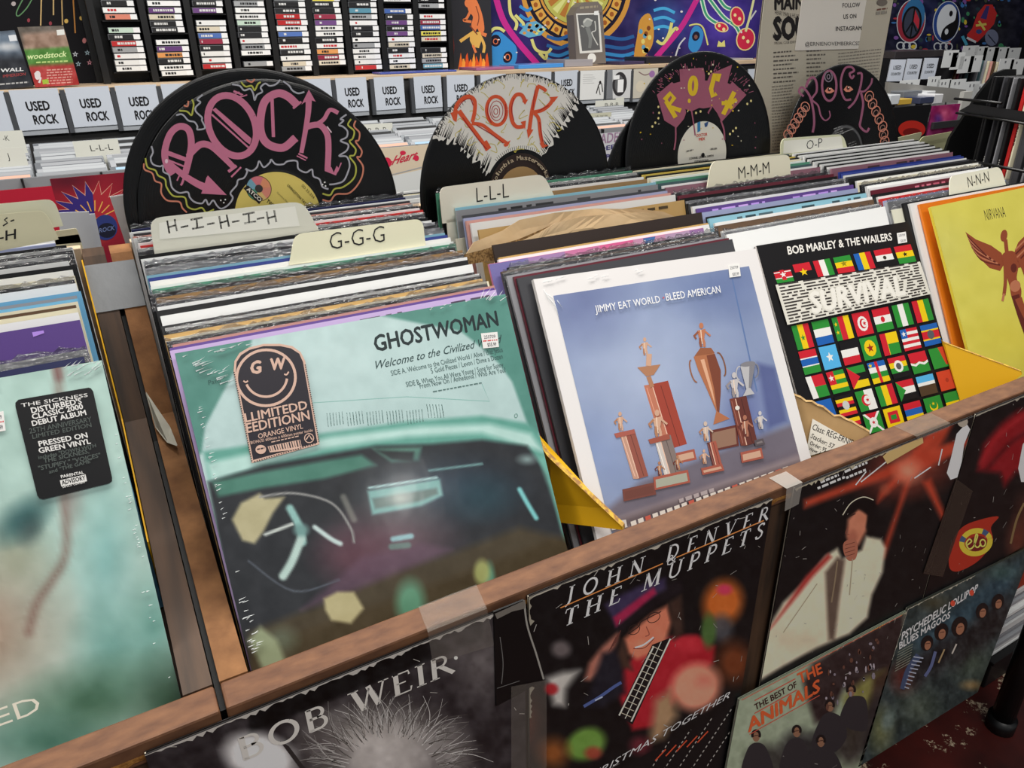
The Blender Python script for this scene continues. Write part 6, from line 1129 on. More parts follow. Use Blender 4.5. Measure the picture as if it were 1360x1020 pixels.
# ---- cassettes on the wall
RX0, RX1 = .080, 1.085; YK = 1.90
t = thing('cassette_rack', 'black wall rack of nine cassette columns above the back bin', 'rack', (0, 0, 0))
m = MB(); m.box((RX0 - .02, 1.955, .357), (RX1 + .012, 1.975, .66)); m.build('back_panel', BLKPL, t)
CX_ = [(.1086, .184), (.2146, .2958), (.3241, .4016), (.4313, .5126), (.5376, .6249), (.6445, .7267), (.7518, .8378), (.8617, .9492), (.9716, 1.058)]
for k in range(10):
    xa = RX0 - .006 if k == 0 else (CX_[k - 1][1] + (CX_[k][0] if k < 9 else CX_[k - 1][1] + .03)) / 2 - .008
    m = MB(); m.box((xa, YK - .028, .357), (xa + .016, 1.955, .66)); m.build('divider', BLKPL, t)
Z4 = [[15, 52, 88, 123, 193, 228, 262, 295, 328, 362, 393], [15, 52, 88, 123, 158, 190, 255, 289, 321, 352, 386, 416], [20, 52, 88, 153, 185, 220, 250, 284, 314, 347, 379], [20, 52, 86, 120, 152, 184, 215, 246, 278, 308, 366], [-12, 22, 54, 88, 118, 150, 180, 210, 242, 275, 303, 335, 365, 390], [-8, 24, 54, 86, 118, 150, 178, 208, 240, 270, 300, 330, 358], [-10, 22, 54, 86, 118, 150, 178, 208, 238, 268, 297, 327, 354, 382], [-6, 26, 88, 118, 148, 178, 205, 235, 263, 292, 320, 348, 378], [5, 28, 60, 115, 145, 173, 203, 233, 290, 318, 345, 373]]
CPX = [166, 227, 284, 339, 391, 439, 487, 534, 578]
# a slat under each column gap
for k, (xa, xb) in enumerate(CX_):
    zs = [ony(CPX[k] + (y4 / 4 - 50) * (.24 - .025 * k) * .9, y4 / 4, YK).z + .014 for y4 in Z4[k]]
    m = MB(); prev = None
    for i in range(len(zs) - 1):
        if zs[i] - zs[i + 1] > .022: m = MB(); m.box((xa - .006, YK - .02, zs[i] - .0108), (xb + .006, 1.955, zs[i] - .0078)); m.build('slat', BLKPL, t)
    m = MB(); m.box((xa - .006, YK - .02, zs[-1] - .0108), (xb + .006, 1.955, zs[-1] - .0078)); m.build('slat', BLKPL, t)
CASS = {'white': (222, 222, 220), 'black': (34, 34, 36), 'grey': (150, 152, 154), 'red': (176, 42, 44), 'cream': (210, 200, 180), 'purple': (100, 64, 118), 'blue': (74, 104, 168), 'salmon': (212, 132, 112), 'yellow': (216, 204, 84), 'orange': (214, 150, 90), 'pale green': (176, 196, 180), 'maroon': (140, 44, 66), 'teal': (88, 140, 160)}
CSEQ = [['white', 'black', 'white', 'salmon', 'pale green', 'black', 'red', 'grey', 'white', 'white', 'white'], ['black', 'white', 'purple', 'cream', 'black', 'black', 'white', 'purple', 'orange', 'black', 'white', 'white'], ['black', 'black', 'purple', 'white', 'cream', 'blue', 'maroon', 'black', 'white', 'white', 'red'], ['white', 'grey', 'white', 'white', 'pale green', 'black', 'black', 'white', 'grey', 'white', 'grey'], ['black', 'grey', 'black', 'black', 'red', 'red', 'white', 'blue', 'black', 'white', 'black', 'white', 'cream', 'grey'], ['white', 'yellow', 'black', 'black', 'maroon', 'purple', 'white', 'white', 'black', 'white', 'orange', 'maroon', 'cream'], ['grey', 'black', 'black', 'teal', 'grey', 'white', 'black', 'black', 'white', 'grey', 'white', 'white', 'white', 'red'], ['black', 'white', 'blue', 'black', 'purple', 'black', 'purple', 'white', 'cream', 'black', 'white', 'white', 'cream'], ['maroon', 'black', 'grey', 'white', 'maroon', 'blue', 'yellow', 'cream', 'black', 'cream', 'grey', 'teal']]
rng = random.Random(31)
for k, ys in enumerate(Z4):
    xa, xb = CX_[k]; w = xb - xa
    for j, y4 in enumerate(ys):
        z = ony(CPX[k] + (y4 / 4 - 50) * (.24 - .025 * k) * .9, y4 / 4, YK).z + .014; cn = CSEQ[k][j % len(CSEQ[k])]; c = jit(CASS[cn], rng, 8)
        m = MB(); hh = .0069; x0 = xa + rng.uniform(-.0025, .0025); m.box((0, 0, -hh), (w, .05, hh), (90, 92, 96), bev=.0009); fy = -.0004
        m.face([(.0015, fy, -hh + .001), (w - .0015, fy, -hh + .001), (w - .0015, fy, hh - .001), (.0015, fy, hh - .001)], c); fy -= .0003
        m.face([(w * .78, fy, -hh + .001), (w - .001, fy, -hh + .001), (w - .001, fy, hh - .001), (w * .78, fy, hh - .001)], (226, 226, 226))
        tc_ = (36, 36, 38) if sum(c) > 420 else (206, 206, 204); tc_ = (186, 50, 56) if sum(c) > 560 and rng.random() < .4 else tc_; u = rng.uniform(.06, .3)
        while u < .72:
            du = rng.uniform(.03, .1); m.face([(w * u, fy, -.0026), (w * min(.75, u + du), fy, -.0026), (w * min(.75, u + du), fy, .0028), (w * u, fy, .0028)], tc_); u += du + .02
            if rng.random() < .16: break
        tag(m.build('cassette', PRINT, None, Matrix.Translation((x0, YK - .026, z))), '%s cassette, %s from top in the %s rack column from left' % (cn, ordinal(j + 1), ordinal(k + 1)), 'cassette', 'cassettes in the wall rack')
# ---- tapestries and pictures on the wall
def hanging(name, label, cat, q, y, face, draw, n=120, th=.003, mt=MATTE, fold=0.):
    TL, TR, BR, BL = [ony(*p, y) for p in q]; x0, x1, z1, z0 = min(TL.x, BL.x), max(TR.x, BR.x), max(TL.z, TR.z), min(BL.z, BR.z); M = vframe(x0, y, z1); w, h = x1 - x0, z1 - z0
    t = thing(name, label, cat, M); m = MB(); m.box((0, -h, -th), (w, 0, 0), face); m.build('cloth' if 'tap' in name else 'sheet', mt, t); a = Art(M, w, h); draw(a, w, h); a.build('print', mt, t); return t
def t1(a, w, h):
    for k, (x, y) in enumerate(((100, 72), (116, 70), (129, 70), (138, 68), (104, 85), (119, 83), (133, 83), (142, 82))): a.poly([(x + (4 if i % 2 == 0 else 1.7) * math.sin(i * math.pi / 5), y - (4 if i % 2 == 0 else 1.7) * math.cos(i * math.pi / 5)) for i in range(10)], ((196, 200, 206), (150, 170, 180), (176, 120, 130))[k % 3]); a.ell(x, y, 1.1, 1.1, (16, 15, 18), 8)
    for P, c in (([(55, -4), (54, 34)], (190, 160, 110)), ([(71, -4), (71, 20)], (190, 160, 110)), ([(82, -4), (83, 33)], (180, 150, 100)), ([(97, -4), (100, 44)], (176, 120, 60)), ([(104, -4), (116, 24), (126, 46)], (206, 150, 70)), ([(122, -4), (121, 20), (119, 30)], (190, 150, 90)), ([(112, -4), (121, 24)], (176, 120, 60))): a.stroke(P, 1.8, c)
    a.stroke([(32, -4), (22, 16), (25, 21), (36, 10), (44, -4)], 1.6, (90, 130, 90)); a.ell(88, 28, 2.6, 3, (206, 170, 90)); a.ell(108, 24, 2.6, 3, (206, 170, 90)); a.ell(18, 5, 3, 3, (170, 160, 160)); a.ell(112, 54, 2.6, 3.6, (176, 110, 110)); a.ell(140, 52, 2, 3, (150, 70, 80)); a.ell(38, 27, 2, 2.6, (140, 60, 70)); a.ell(67, 31, 2, 2.6, (140, 60, 70))
hanging('tapestry', 'black tapestry with gold strings and small star outlines', 'tapestry', ((-60, -40), (148, -40), (160, 112), (-60, 116)), 1.985, (15, 14, 18), t1)
def t2(a, w, h):
    a.stroke([(596, 20), (602, 60), (600, 96)], 3, (96, 40, 36), False)
    Og, Yl, Dk = (216, 120, 70), (214, 168, 84), (120, 60, 40)
    a.poly([(620, -4), (628, -6), (634, 2), (640, 18), (643, 34), (642, 42), (634, 38), (630, 44), (626, 34), (628, 22), (622, 14)], Og, True); a.ell(622, 4, 5, 6, Og); a.stroke([(626, 12), (620, 24), (616, 27), (626, 29)], 3.4, Og); a.stroke([(636, 36), (640, 44), (646, 47)], 4.6, Og); a.stroke([(630, 42), (618, 50), (611, 55)], 4.4, Yl); a.poly([(624, 44), (638, 42), (640, 52), (636, 64), (628, 62), (624, 54)], Yl); a.stroke([(638, 48), (643, 60), (642, 70)], 3.6, Yl); a.stroke([(628, 60), (632, 70)], 3, Og); a.stroke([(632, 8), (636, 22), (634, 34)], 1.2, Dk); a.stroke([(624, 34), (634, 46)], 1.6, Dk)
    for k in range(9): x = 612 + k * 4.4; a.poly([(x - 4, 96), (x - 2, 82 - (k % 3) * 4), (x, 70 + (k % 2) * 8), (x + 2, 84), (x + 4, 96)], ((226, 110, 40), (232, 150, 60), (206, 80, 36))[k % 3])
    a.poly([(609, 97), (612, 88), (622, 90), (634, 87), (646, 90), (650, 96)], (232, 140, 60))
hanging('poster', 'dark poster of an orange crouching figure above flames', 'poster', ((600, -30), (651, -30), (651, 95), (602, 97)), 1.965, (44, 44, 48), t2)
def t3(a, w, h):
    c = Canvas(a, 170); c.fill((32, 26, 66)); c.blob(960, 30, 80, 70, (62, 44, 130), .9, .9); c.blob(690, 50, 40, 60, (40, 30, 84), .8, .8); c.blob(880, 30, 40, 40, (40, 90, 150), .6, .9); c.noise(14, 14, 4); c.emit(1.25)
    BL, MG, YE, GO, BR_, SK = (52, 130, 190), (186, 40, 130), (206, 200, 120), (196, 140, 60), (120, 66, 34), (24, 20, 40)
    # round shell-like medallion
    a.ell(765, -18, 74, 82, GO, 60); a.ell(765, -18, 68, 74, SK, 60)
    for k in range(13): an = math.radians(8 + k * 13.6); cx, cy = 765 + 58 * math.cos(an), -18 + 64 * math.sin(an); ta = an + math.pi / 2; a.poly([(cx + 6 * math.cos(ta) + 5 * math.cos(an), cy + 7 * math.sin(ta) + 5 * math.sin(an)), (cx - 6 * math.cos(ta) + 5 * math.cos(an), cy - 7 * math.sin(ta) + 5 * math.sin(an)), (cx - 5 * math.cos(ta) - 6 * math.cos(an), cy - 6 * math.sin(ta) - 6 * math.sin(an)), (cx + 5 * math.cos(ta) - 6 * math.cos(an), cy + 6 * math.sin(ta) - 6 * math.sin(an))], (206, 156, 72)); a.ell(cx, cy, 3, 3.4, (150, 84, 36), 8)
    a.ring(765, -18, 49, 52, 3, GO, 60); a.ell(765, -18, 46, 50, (176, 172, 84), 50)
    for k in range(10): an = math.radians(20 + k * 16); a.poly([(765 + 10 * math.cos(an), -18 + 10 * math.sin(an)), (765 + 42 * math.cos(an - .1), -18 + 44 * math.sin(an - .1)), (765 + 42 * math.cos(an + .1), -18 + 44 * math.sin(an + .1))], (206, 206, 130) if k % 2 else (170, 110, 50))
    # magenta ring, blue waves, fins, mushrooms, eyes
    a.stroke([(656, -12), (668, 26), (688, 56), (716, 88)], 8, MG); a.stroke([(928, -6), (906, 34), (880, 66), (858, 90)], 7, MG)
    for y in (48, 60, 70, 78): a.stroke([(726, y), (742, y + 4), (758, y - 1), (776, y + 4), (800, y + 1), (826, y + 4), (842, y)], 4.6, BL if y % 4 else (40, 90, 150))
    for y in (14, 26, 38): a.stroke([(868, y), (882, y - 3), (896, y + 3)], 4, (70, 160, 210)); a.stroke([(690, y - 6), (700, y), (706, y - 4)], 4, BL)
    a.poly([(689, 44), (700, 30), (712, 28), (726, 38), (718, 47), (702, 50)], (96, 160, 190)); r = random.Random(3)
    for k in range(14): a.ell(r.uniform(696, 722), r.uniform(33, 46), 2.4, 2, ((206, 140, 60), SK, (206, 206, 120))[k % 3], 8, lift=(k == 0))
    a.poly([(842, 78), (846, 48), (850, 26), (862, 18), (868, 36), (866, 60), (854, 76)], GO, True)
    for k in range(12): a.ell(r.uniform(849, 863), r.uniform(34, 70), 2.6, 3.4, ((214, 196, 110), BR_, (90, 150, 180))[k % 3], 9, lift=(k == 0))
    for P in ([(676, -4), (678, 18), (686, 30), (684, 40)], [(706, 52), (712, 66), (726, 70), (732, 64)], [(684, 20), (694, 30), (695, 34)], [(872, 54), (880, 58), (888, 46), (892, 30)], [(884, 54), (896, 38), (900, 40)], [(716, 70), (724, 78), (726, 72)], [(650, 44), (656, 38), (664, 38), (670, 42)]): a.stroke(P, 4, YE); 
    a.poly([(652, 50), (662, 42), (676, 52), (686, 64), (684, 84), (668, 90), (650, 88)], BL, True); a.ell(658, 54, 7, 8, SK, 18); a.ring(658, 55, 3, 3.4, 1.2, (206, 110, 70), 14); a.ell(674, 76, 6, 8, SK, 18, 20); a.ring(674, 76, 3, 4, 1.2, (206, 110, 70), 14)
    a.poly([(914, 62), (918, 40), (926, 34), (934, 44), (930, 62), (922, 70)], BL, True); a.ell(924, 48, 5, 6.5, SK, 16, 20); a.ell(924, 49, 2.4, 3, (120, 80, 70), 10); a.stroke([(915, 34), (926, 32), (934, 38), (940, 60)], 2, YE); a.stroke([(896, 78), (902, 60), (910, 50)], 2, (190, 190, 196))
    GRN = (60, 150, 110)
    for P in ([(932, 0), (938, 20), (950, 30), (954, 30)], [(940, -4), (960, 22), (976, 34), (982, 44)], [(952, -6), (962, 8), (970, 12)]): a.stroke(P, 6, (210, 220, 210)); a.stroke(P, 3, GRN)
    for x, y, rx, ry, an in ((979, 22, 8, 12, -12), (958, 36, 8, 5, 20), (990, 52, 11, 14, 15)): a.ell(x, y, rx + 1.6, ry + 1.6, (222, 200, 140), 20, an); a.ell(x, y, rx, ry, (196, 40, 70), 20, an); a.ell(x - 3, y - 2, 2, 2.4, (230, 210, 150), 8); a.ell(x + 3, y + 3, 2.2, 2.6, (230, 210, 150), 8)
    a.poly([(x_, y_) for x_, y_ in ((952, 62), (954, 54), (958, 57), (962, 53), (963, 62))], YE); a.stroke([(1002, -6), (996, 20), (990, 42)], 3, (206, 206, 150)); a.stroke([(996, 26), (1000, 20), (1004, 14)], 2, (190, 190, 190))
    for k in range(26): a.ell(r.uniform(655, 1005), r.uniform(-4, 88), r.uniform(.8, 2), r.uniform(.8, 2), (214, 206, 206), 8, lift=(k == 0))
hanging('tapestry', 'large purple tapestry with blue waves, gold medallion and mushrooms', 'tapestry', ((652, -40), (1012, -40), (1014, 92), (652, 96)), 1.985, (30, 24, 60), t3)
def t4(a, w, h):
    c = Canvas(a, 110); c.fill((22, 22, 40)); c.blob(1230, 30, 60, 60, (34, 40, 90), .8, .9); c.blob(1320, 30, 40, 60, (34, 34, 40), .9, .9); c.noise(30, 8, 5); c.emit()
    r = random.Random(9)
    for k in range(80): a.ell(r.uniform(1186, 1345), r.uniform(-6, 66), r.uniform(1, 4), r.uniform(1, 4), ((60, 130, 90), (60, 110, 170), (206, 180, 60), (170, 50, 60), (120, 80, 150), (40, 60, 70), (70, 76, 60))[k % 7], 8, lift=(k == 0))
    Wt_ = (196, 200, 206)
    a.ell(1210, 28, 19, 29, Wt_, 40, 8); a.ell(1210, 28, 18, 28, (150, 44, 60), 40, 8); a.ell(1213, 22, 15, 24, (50, 110, 160), 30, 10); a.ell(1211, 30, 13, 22, (18, 18, 24), 36, 8); a.ell(1211, 30, 11, 20, (60, 66, 84), 36, 8); a.poly([(1215, 12), (1221, 26), (1220, 40), (1212, 26)], (190, 50, 66))
    for P in ([(1215, 10), (1209, 50)], [(1212, 29), (1203, 43)], [(1212, 29), (1217, 42)]): a.stroke(P, 2, (16, 16, 20), False)
    a.ring(1211, 30, 11, 20, 1.6, (16, 16, 20), 36, 8)
    a.ell(1257, 29, 18, 28, Wt_, 40, 10); a.ell(1257, 29, 16.8, 27, (40, 70, 140), 40, 10); a.ell(1258, 29, 13.6, 23.6, (216, 220, 226), 40, 10)
    a.poly([(1271, 10), (1273, 30), (1268, 46), (1258, 53), (1250, 52), (1251, 42), (1256, 35), (1262, 31), (1268, 27), (1270, 18)], (16, 16, 20), True); a.ell(1263, 18, 2.4, 4, (16, 16, 20), 12, 10); a.ell(1257, 42, 2.4, 4, (216, 220, 226), 12, 10)
    for x in (1196, 1204, 1212): a.ring(x, 61, 5, 5, 1.6, Wt_, 14)
    for x in (1245, 1253, 1260): a.ring(x, 62, 4.6, 5, 1.6, Wt_, 14)
    a.poly([(1291, 38), (1298, 18), (1308, 6), (1318, 6), (1324, 18), (1320, 32), (1308, 46), (1298, 56), (1286, 54), (1284, 46)], (186, 44, 44)); a.poly([(1302, 24), (1310, 8), (1314, 8), (1310, 26)], (60, 50, 110)); a.stroke([(1296, 34), (1310, 32)], 3, (206, 190, 90), False); a.stroke([(1300, 28), (1308, 40)], 3, (206, 190, 90), False); a.ell(1300, 42, 4, 3, (50, 70, 120)); a.stroke([(1284, 50), (1296, 56)], 3, Wt_, False); a.ell(1317, 50, 9, 11, (110, 116, 140), 18); a.stroke([(1278, 48), (1284, 60)], 4, (70, 150, 180), False); a.stroke([(1312, 46), (1322, 58)], 1.6, (40, 44, 60), False)
hanging('tapestry', 'dark tapestry with a peace sign oval and a yin-yang oval', 'tapestry', ((1180, -40), (1352, -40), (1350, 74), (1181, 74)), 1.985, (22, 22, 36), t4)
# ---- things standing on the top shelf
def pack_box(label, q, y, draw, face, name='disc_box', th=.02):
    TL, TR, BR, BL = [ony(*p, y) for p in q]; M = frame(TL, TR - TL, BL - TL + (BR - TR)); w, h = ((TR - TL).length + (BR - BL).length) / 2, ((BL - TL).length + (BR - TR).length) / 2
    t = thing(name, label, 'box set', M); m = MB(); m.box((0, -h, -th), (w, 0, 0), face, bev=.001); m.build('case', GLOSS, t); a = Art(M, w, h); a.cl = True; draw(a, w, h); a.build('cover_print', GLOSS, t); return t
def wood(a, w, h):
    c = Canvas(a, 50); c.fill((92, 84, 76)); c.poly([(30, 45), (90, 40), (96, 66), (32, 68)], (146, 120, 104), 3); c.poly([(30, 66), (92, 62), (100, 88), (34, 92)], (82, 132, 60), 2); c.poly([(34, 88), (100, 84), (110, 120), (40, 120)], (160, 52, 50), 3); c.noise(34, 7, 4); c.emit()
    a.text('woodstock', (36, 79), (88, 75), (1, -8), (206, 222, 160), .02); a.grey_text((48, 84), (90, 82), (0, -2), (176, 200, 120), 8)
    for k in range(6): a.grey_text((62, 94 + k * 3.6), (96, 92 + k * 3.6), (0, -1.6), (206, 150, 140), 7, k)
    a.ell(50, 100, 4, 6, (214, 206, 206)); a.stroke([(46, 97), (54, 104), (52, 110)], 3, (214, 206, 206), False); a.poly([(56, 106), (64, 105), (65, 111), (57, 112)], (150, 176, 60)); a.poly([(75, 40), (85, 39), (86, 46), (76, 47)], (216, 216, 210))
pack_box('boxed music set with green woodstock band and red lower half', q4(23, 36, 85, 34, 102, 113, 44, 116), 1.80, wood, (110, 90, 84))
def wall_(a, w, h):
    c = Canvas(a, 40); c.fill((40, 42, 48)); c.poly([(-20, 40), (24, 40), (30, 72), (-20, 74)], (110, 124, 140), 8); c.blob(10, 62, 26, 8, (206, 206, 206), .8, .8); c.noise(24, 9, 2); c.emit(); a.text('WALL', (1, 96), (31, 94), (0, -5), (214, 214, 214), .03); a.text('IMMERSION', (4, 103), (34, 100), (0, -4), (150, 60, 60), .02); a.grey_text((0, 113), (38, 110), (0, -2), (170, 170, 170), 7); a.poly([(11, 47), (21, 46), (23, 54), (13, 55)], (214, 216, 220))
pack_box('dark boxed set with WALL in white letters at the left edge', q4(-36, 44, 20, 40, 41, 116, -12, 119), 1.795, wall_, (50, 50, 56))
# coffin shaped toy box
yb_ = 1.83; t = None; P = [(768, 9), (775, 3), (794, 2), (800, 9), (805, 84), (766, 86), (762, 20)]
O = ony(762, 2, yb_); M = vframe(O.x, yb_, O.z); a = Art(M, 1, 1); a.cl = False; L = [a.L(*p) for p in P]
t = thing('toy_box', 'grey-brown toy box with angled top corners and window, standing on the shelf', 'toy box', M)
m = MB(); m.prism(L[::-1], 2, -.045, 0, (112, 104, 98)); m.build('carton', PRINT, t)
a.poly([(766, 18), (800, 16), (799, 20), (767, 22)], (96, 88, 82)); a.poly([(765, 18), (796, 17), (800, 69), (770, 71)], (214, 212, 206)); a.poly([(767, 20), (794, 19), (797, 66), (773, 68)], (92, 92, 92)); a.ell(786, 77, 5.6, 6.4, (222, 222, 218)); a.poly([(789, 15), (795, 14), (795, 20), (789, 20)], (224, 224, 222))
a.ell(780, 30, 6, 6, (150, 152, 148)); a.stroke([(775, 30), (780, 25), (787, 28)], 2, (190, 190, 184)); a.stroke([(780, 36), (784, 50), (783, 64)], 6, (120, 122, 120), taper=(1, .6)); a.stroke([(790, 28), (791, 40), (786, 44), (794, 60)], 1.4, (196, 196, 190)); a.stroke([(776, 36), (772, 34)], 2, (176, 176, 170), False); a.grey_text((770, 12), (794, 10), (0, -3), (150, 140, 120), 5); a.build('window_print', GLOSS, t)
def flat(label, q, z, c, th=.006, name='folder', cat='folder'):
    pts = [onz(*p, z) for p in q]; m = MB(); n = len(pts); V = [tuple(p) for p in pts] + [(p.x, p.y, p.z - th) for p in pts]; F = [tuple(range(n)), tuple(range(2 * n - 1, n - 1, -1))] + [(i, n + i, n + (i + 1) % n, (i + 1) % n) for i in range(n)]
    m.idx(V, F, c); tag(m.build(name, PRINT), label, cat)
def flatw(label, x0, x1, y0, y1, z, c, th, rot=0., name='folder', cat='folder'):
    m = MB(); m.box((-(x1 - x0) / 2, -(y1 - y0) / 2, 0), ((x1 - x0) / 2, (y1 - y0) / 2, th), c, bev=.0012); M = Matrix.Translation(((x0 + x1) / 2, (y0 + y1) / 2, z)) @ Matrix.Rotation(rot, 4, 'Z'); tag(m.build(name, GLOSS, None, M), label, cat)
SZ = .3565
flatw('bright blue folder lying on the shelf below the purple tapestry', 1.27, 1.45, 1.80, 1.92, SZ, (70, 140, 210), .012, .06); flatw('grey papers stacked on the shelf left of the toy box', 1.46, 1.57, 1.80, 1.93, SZ, (150, 146, 150), .022, -.05, 'paper_stack', 'papers'); flatw('pink and purple flat sleeve on the shelf by the orange figure poster', 1.12, 1.26, 1.80, 1.92, SZ, (150, 90, 130), .008, .03); flatw('dark flat case on the shelf right of the toy box', 1.80, 1.95, 1.80, 1.93, SZ, (40, 38, 44), .022, .0, 'flat_case', 'case'); flatw('purple-black flat case right behind the toy box on the shelf', 1.68, 1.79, 1.80, 1.93, SZ, (64, 54, 84), .010, .04, 'flat_case', 'case'); flatw('bright green flat case on the shelf behind the yellow-lettered record', 1.955, 2.04, 1.80, 1.92, SZ, (130, 190, 60), .010, -.06, 'flat_case', 'case'); flatw('grey printed sheet on the shelf edge right of the green case', 2.06, 2.32, 1.80, 1.93, SZ, (170, 168, 164), .006, .0, 'printed_sheet', 'sheet')
flatw('blue strip of card on the shelf above the USED ROCK signs', .80, 1.05, 1.79, 1.86, SZ, (70, 84, 160), .005, .0, 'card_strip', 'card')
# ---- back of an old sleeve and its flyer, behind the scrolled record
ys_ = .515; TL = ony(1016, -8, ys_); TR = ony(1189, -8, ys_); M = frame(TL, TR - TL, (.055, 0, -1)); w, h = .322, .318
t = thing('record_sleeve', 'cream back of an old sleeve with black SOUL lettering, standing upright', 'record', M); a = Art(M, w, h); sleeve_mesh(a, w, h, .004, (196, 188, 170), (60, 56, 52), (200, 196, 190), (150, 140, 120)); a.build('sleeve', PRINT, t); a = Art(M, w, h); K = (34, 30, 30)
a.text('MAIN', (1029, 13), (1067, 12), (0, -18), K, .05); a.text('HENRY MAIN & HIS SOUND', (1029, 19), (1068, 26), (0, -6), (60, 56, 54), .0); a.text('SOUL', (1028, 52), (1082, 50), (0, -30), K, .07); a.text('SPECIAL CLUB EDITION', (1028, 59), (1061, 57), (0, -3.4), (70, 64, 60), .0)
for k in range(8): a.grey_text((1027, 71 + k * 5.6), (1052 + (k % 3) * 4, 69 + k * 5.6), (0, -2), (96, 90, 84), 7, k); a.grey_text((1071, 69 + k * 5.4), (1090 + (k % 2) * 6, 68 + k * 5.4), (0, -2), (110, 104, 96), 6, 20 + k)
for k in range(22): a.grey_text((1113, 72 + k * 4.2), (1170 - k * .4, 66 + k * 4.2), (0, -1.4), (140, 134, 124), 16, 40 + k)
for k in range(22): a.grey_text((1025, 116 + k * 4), (1054 - (k % 4), 113 + k * 4), (0, -1.4), (140, 134, 124), 8, 70 + k)
a.ell(1171, 3, 7, 5, (120, 112, 104)); a.grey_text((1164, 14), (1178, 12), (0, -2), (120, 80, 70), 3); a.grey_text((1163, 20), (1177, 18), (0, -4), (150, 144, 134), 3); a.build('cover_print', PRINT, t)
P0, P1, P3 = ony(1067, -14, ys_ - .002), ony(1153, -12, ys_ - .002), ony(1064, 66, ys_ - .002); Mf = frame(P0, P1 - P0, P3 - P0); w, h = (P1 - P0).length, (P3 - P0).length
t = thing('flyer', 'white flyer with follow us lettering taped over the cream sleeve', 'flyer', Mf); a = Art(Mf, w, h); m = MB(); m.box((0, -h, -.0008), (w, 0, 0), (226, 220, 210)); m.build('paper', PRINT, t); K2 = (60, 56, 54)
a.text('FOLLOW', (1119, 10), (1142, 9), (0, -6), K2, .02); a.text('US ON', (1120, 25), (1137, 24), (0, -6), K2, .02); a.text('INSTAGRAM', (1110, 41), (1144, 40), (0, -6), K2, .02); a.text('@ERNIENOVEMBERRCSD', (1069, 61), (1143, 60), (0, -5.4), K2, .0); a.build('print', PRINT, t)
# ---- the rear half of the record island: a bin facing the other way, poly-bagged sleeves and tabs
YR0, YR1 = .4785, .93
t = thing('record_bin', 'rear record bin facing away, back to back with the front bins', 'record bin', (0, 0, 0))
m = MB(); m.box((-.80, YR1, -.36), (XR, YR1 + .02, .02)); m.build('front_board', DARKW, t)
m = MB(); m.box((-.80, YR0 + .001, -.36), (XR, YR0 + .014, .20)); m.build('back_board', DARKW, t)
m = MB(); m.box((-.80, YR0 + .015, -.082), (XR, YR1 - .001, -.068)); m.build('bin_floor', DARKW, t)
for x in (-.80, XR - .02): m = MB(); m.box((x, YR0 + .015, -.36), (x + .02, YR1 - .001, .06)); m.build('side_board', DARKW, t)
m = MB(); m.box((-.7, YR0 + .08, FLOORZ), (XR - .1, YR1 - .06, -.361)); m.build('plinth', BLACK, t)
rng = random.Random(77)
RC = ['white', 'white', 'silver', 'cream', 'black', 'white', 'grey', 'lavender']
def rear_pack(x0, n, ya, yb_, pos, zt=.2, cols=RC, start=0):
    for k in range(n):
        y = ya + (yb_ - ya) * k / max(1, n - 1); cn = cols[k % len(cols)]; c = jit(NAMES[cn], rng, 8); a = Art(Matrix.Identity(4), .314, .30); sleeve_mesh(a, .314, .262, .0036, c, jit(c, rng, 15)); l = .03
        o = a.build('record_sleeve', GLOSS if cn in ('white', 'silver', 'grey') else PRINT, None, frame((x0 + rng.uniform(-.004, .004), y, zt + rng.uniform(-.004, .004)), (1, 0, 0), (0, -math.sin(l), -math.cos(l))))
        tag(o, '%s bagged record in the rear bin, %s back %s' % (cn, ordinal(k + 1 + start), pos), 'record', 'records in the rear bin')
rear_pack(-.36, 10, .53, .80, 'at the left'); rear_pack(.03, 8, .53, .80, 'behind the pink record'); rear_pack(.35, 14, .53, .84, 'between pink and half-white records'); rear_pack(.69, 8, .53, .8, 'behind the yellow-lettered record'); rear_pack(1.035, 16, .535, .88, 'behind the scrolled record', .2)
def rtab(quad, y, label, face=(216, 214, 184)):
    TL, TR, BR, BL = [ony(*p, y) for p in quad]; M = frame(TL, TR - TL, (0, 0, -1)); a = Art(M, 1, 1); a.cl = False; P = [a.L(*p) for p in rr(*quad, .16)]
    if sum(P[i - 1][0] * P[i][1] - P[i][0] * P[i - 1][1] for i in range(len(P))) < 0: P = P[::-1]
    m = MB(); m.prism(P, 2, -.0012, 0, face); zb = -.055 - TL.z; xs = [p[0] for p in P]; m.box((min(xs), zb, -.0012), (max(xs), min(p[1] for p in P) + .01, 0), face); t = thing('index_card', label, 'divider card', M); m.build('card', PRINT, t); return t
rtab(q4(72, 307, 102, 303, 108, 322, 74, 325), .562, 'low cream index card in front of the clear sleeves, rear left', (222, 214, 180))
rtab(q4(1187, 184, 1226, 175, 1216, 196, 1187, 204), .62, 'cream index card curling right of the scrolled record', (208, 208, 170)); rtab(q4(1224, 182, 1268, 174, 1268, 186, 1218, 196), .70, 'yellowish index card behind the curling one, rear bin', (206, 206, 160))
for k, (x0, z, c, lb_) in enumerate(((-.175, .262, 'white', 'clear frosted sleeve standing above the pale wood strip, rear left'), (-.150, .255, 'lavender', 'bluish clear sleeve behind the frosted one, rear left'))):
    q = (ony(75 + k * 10, 283 + k * 4, .60 + k * .03), ony(118 + k * 8, 281 + k * 3, .60 + k * .03)); M = frame(q[0], q[1] - q[0], (0, 0, -1)); a = Art(M, .3, .3); sleeve_mesh(a, (q[1] - q[0]).length, q[0].z + .058, .003, (206, 208, 214), (186, 190, 200)); tag(a.build('plastic_sleeve', GLOSS, None, M), lb_, 'sleeve')
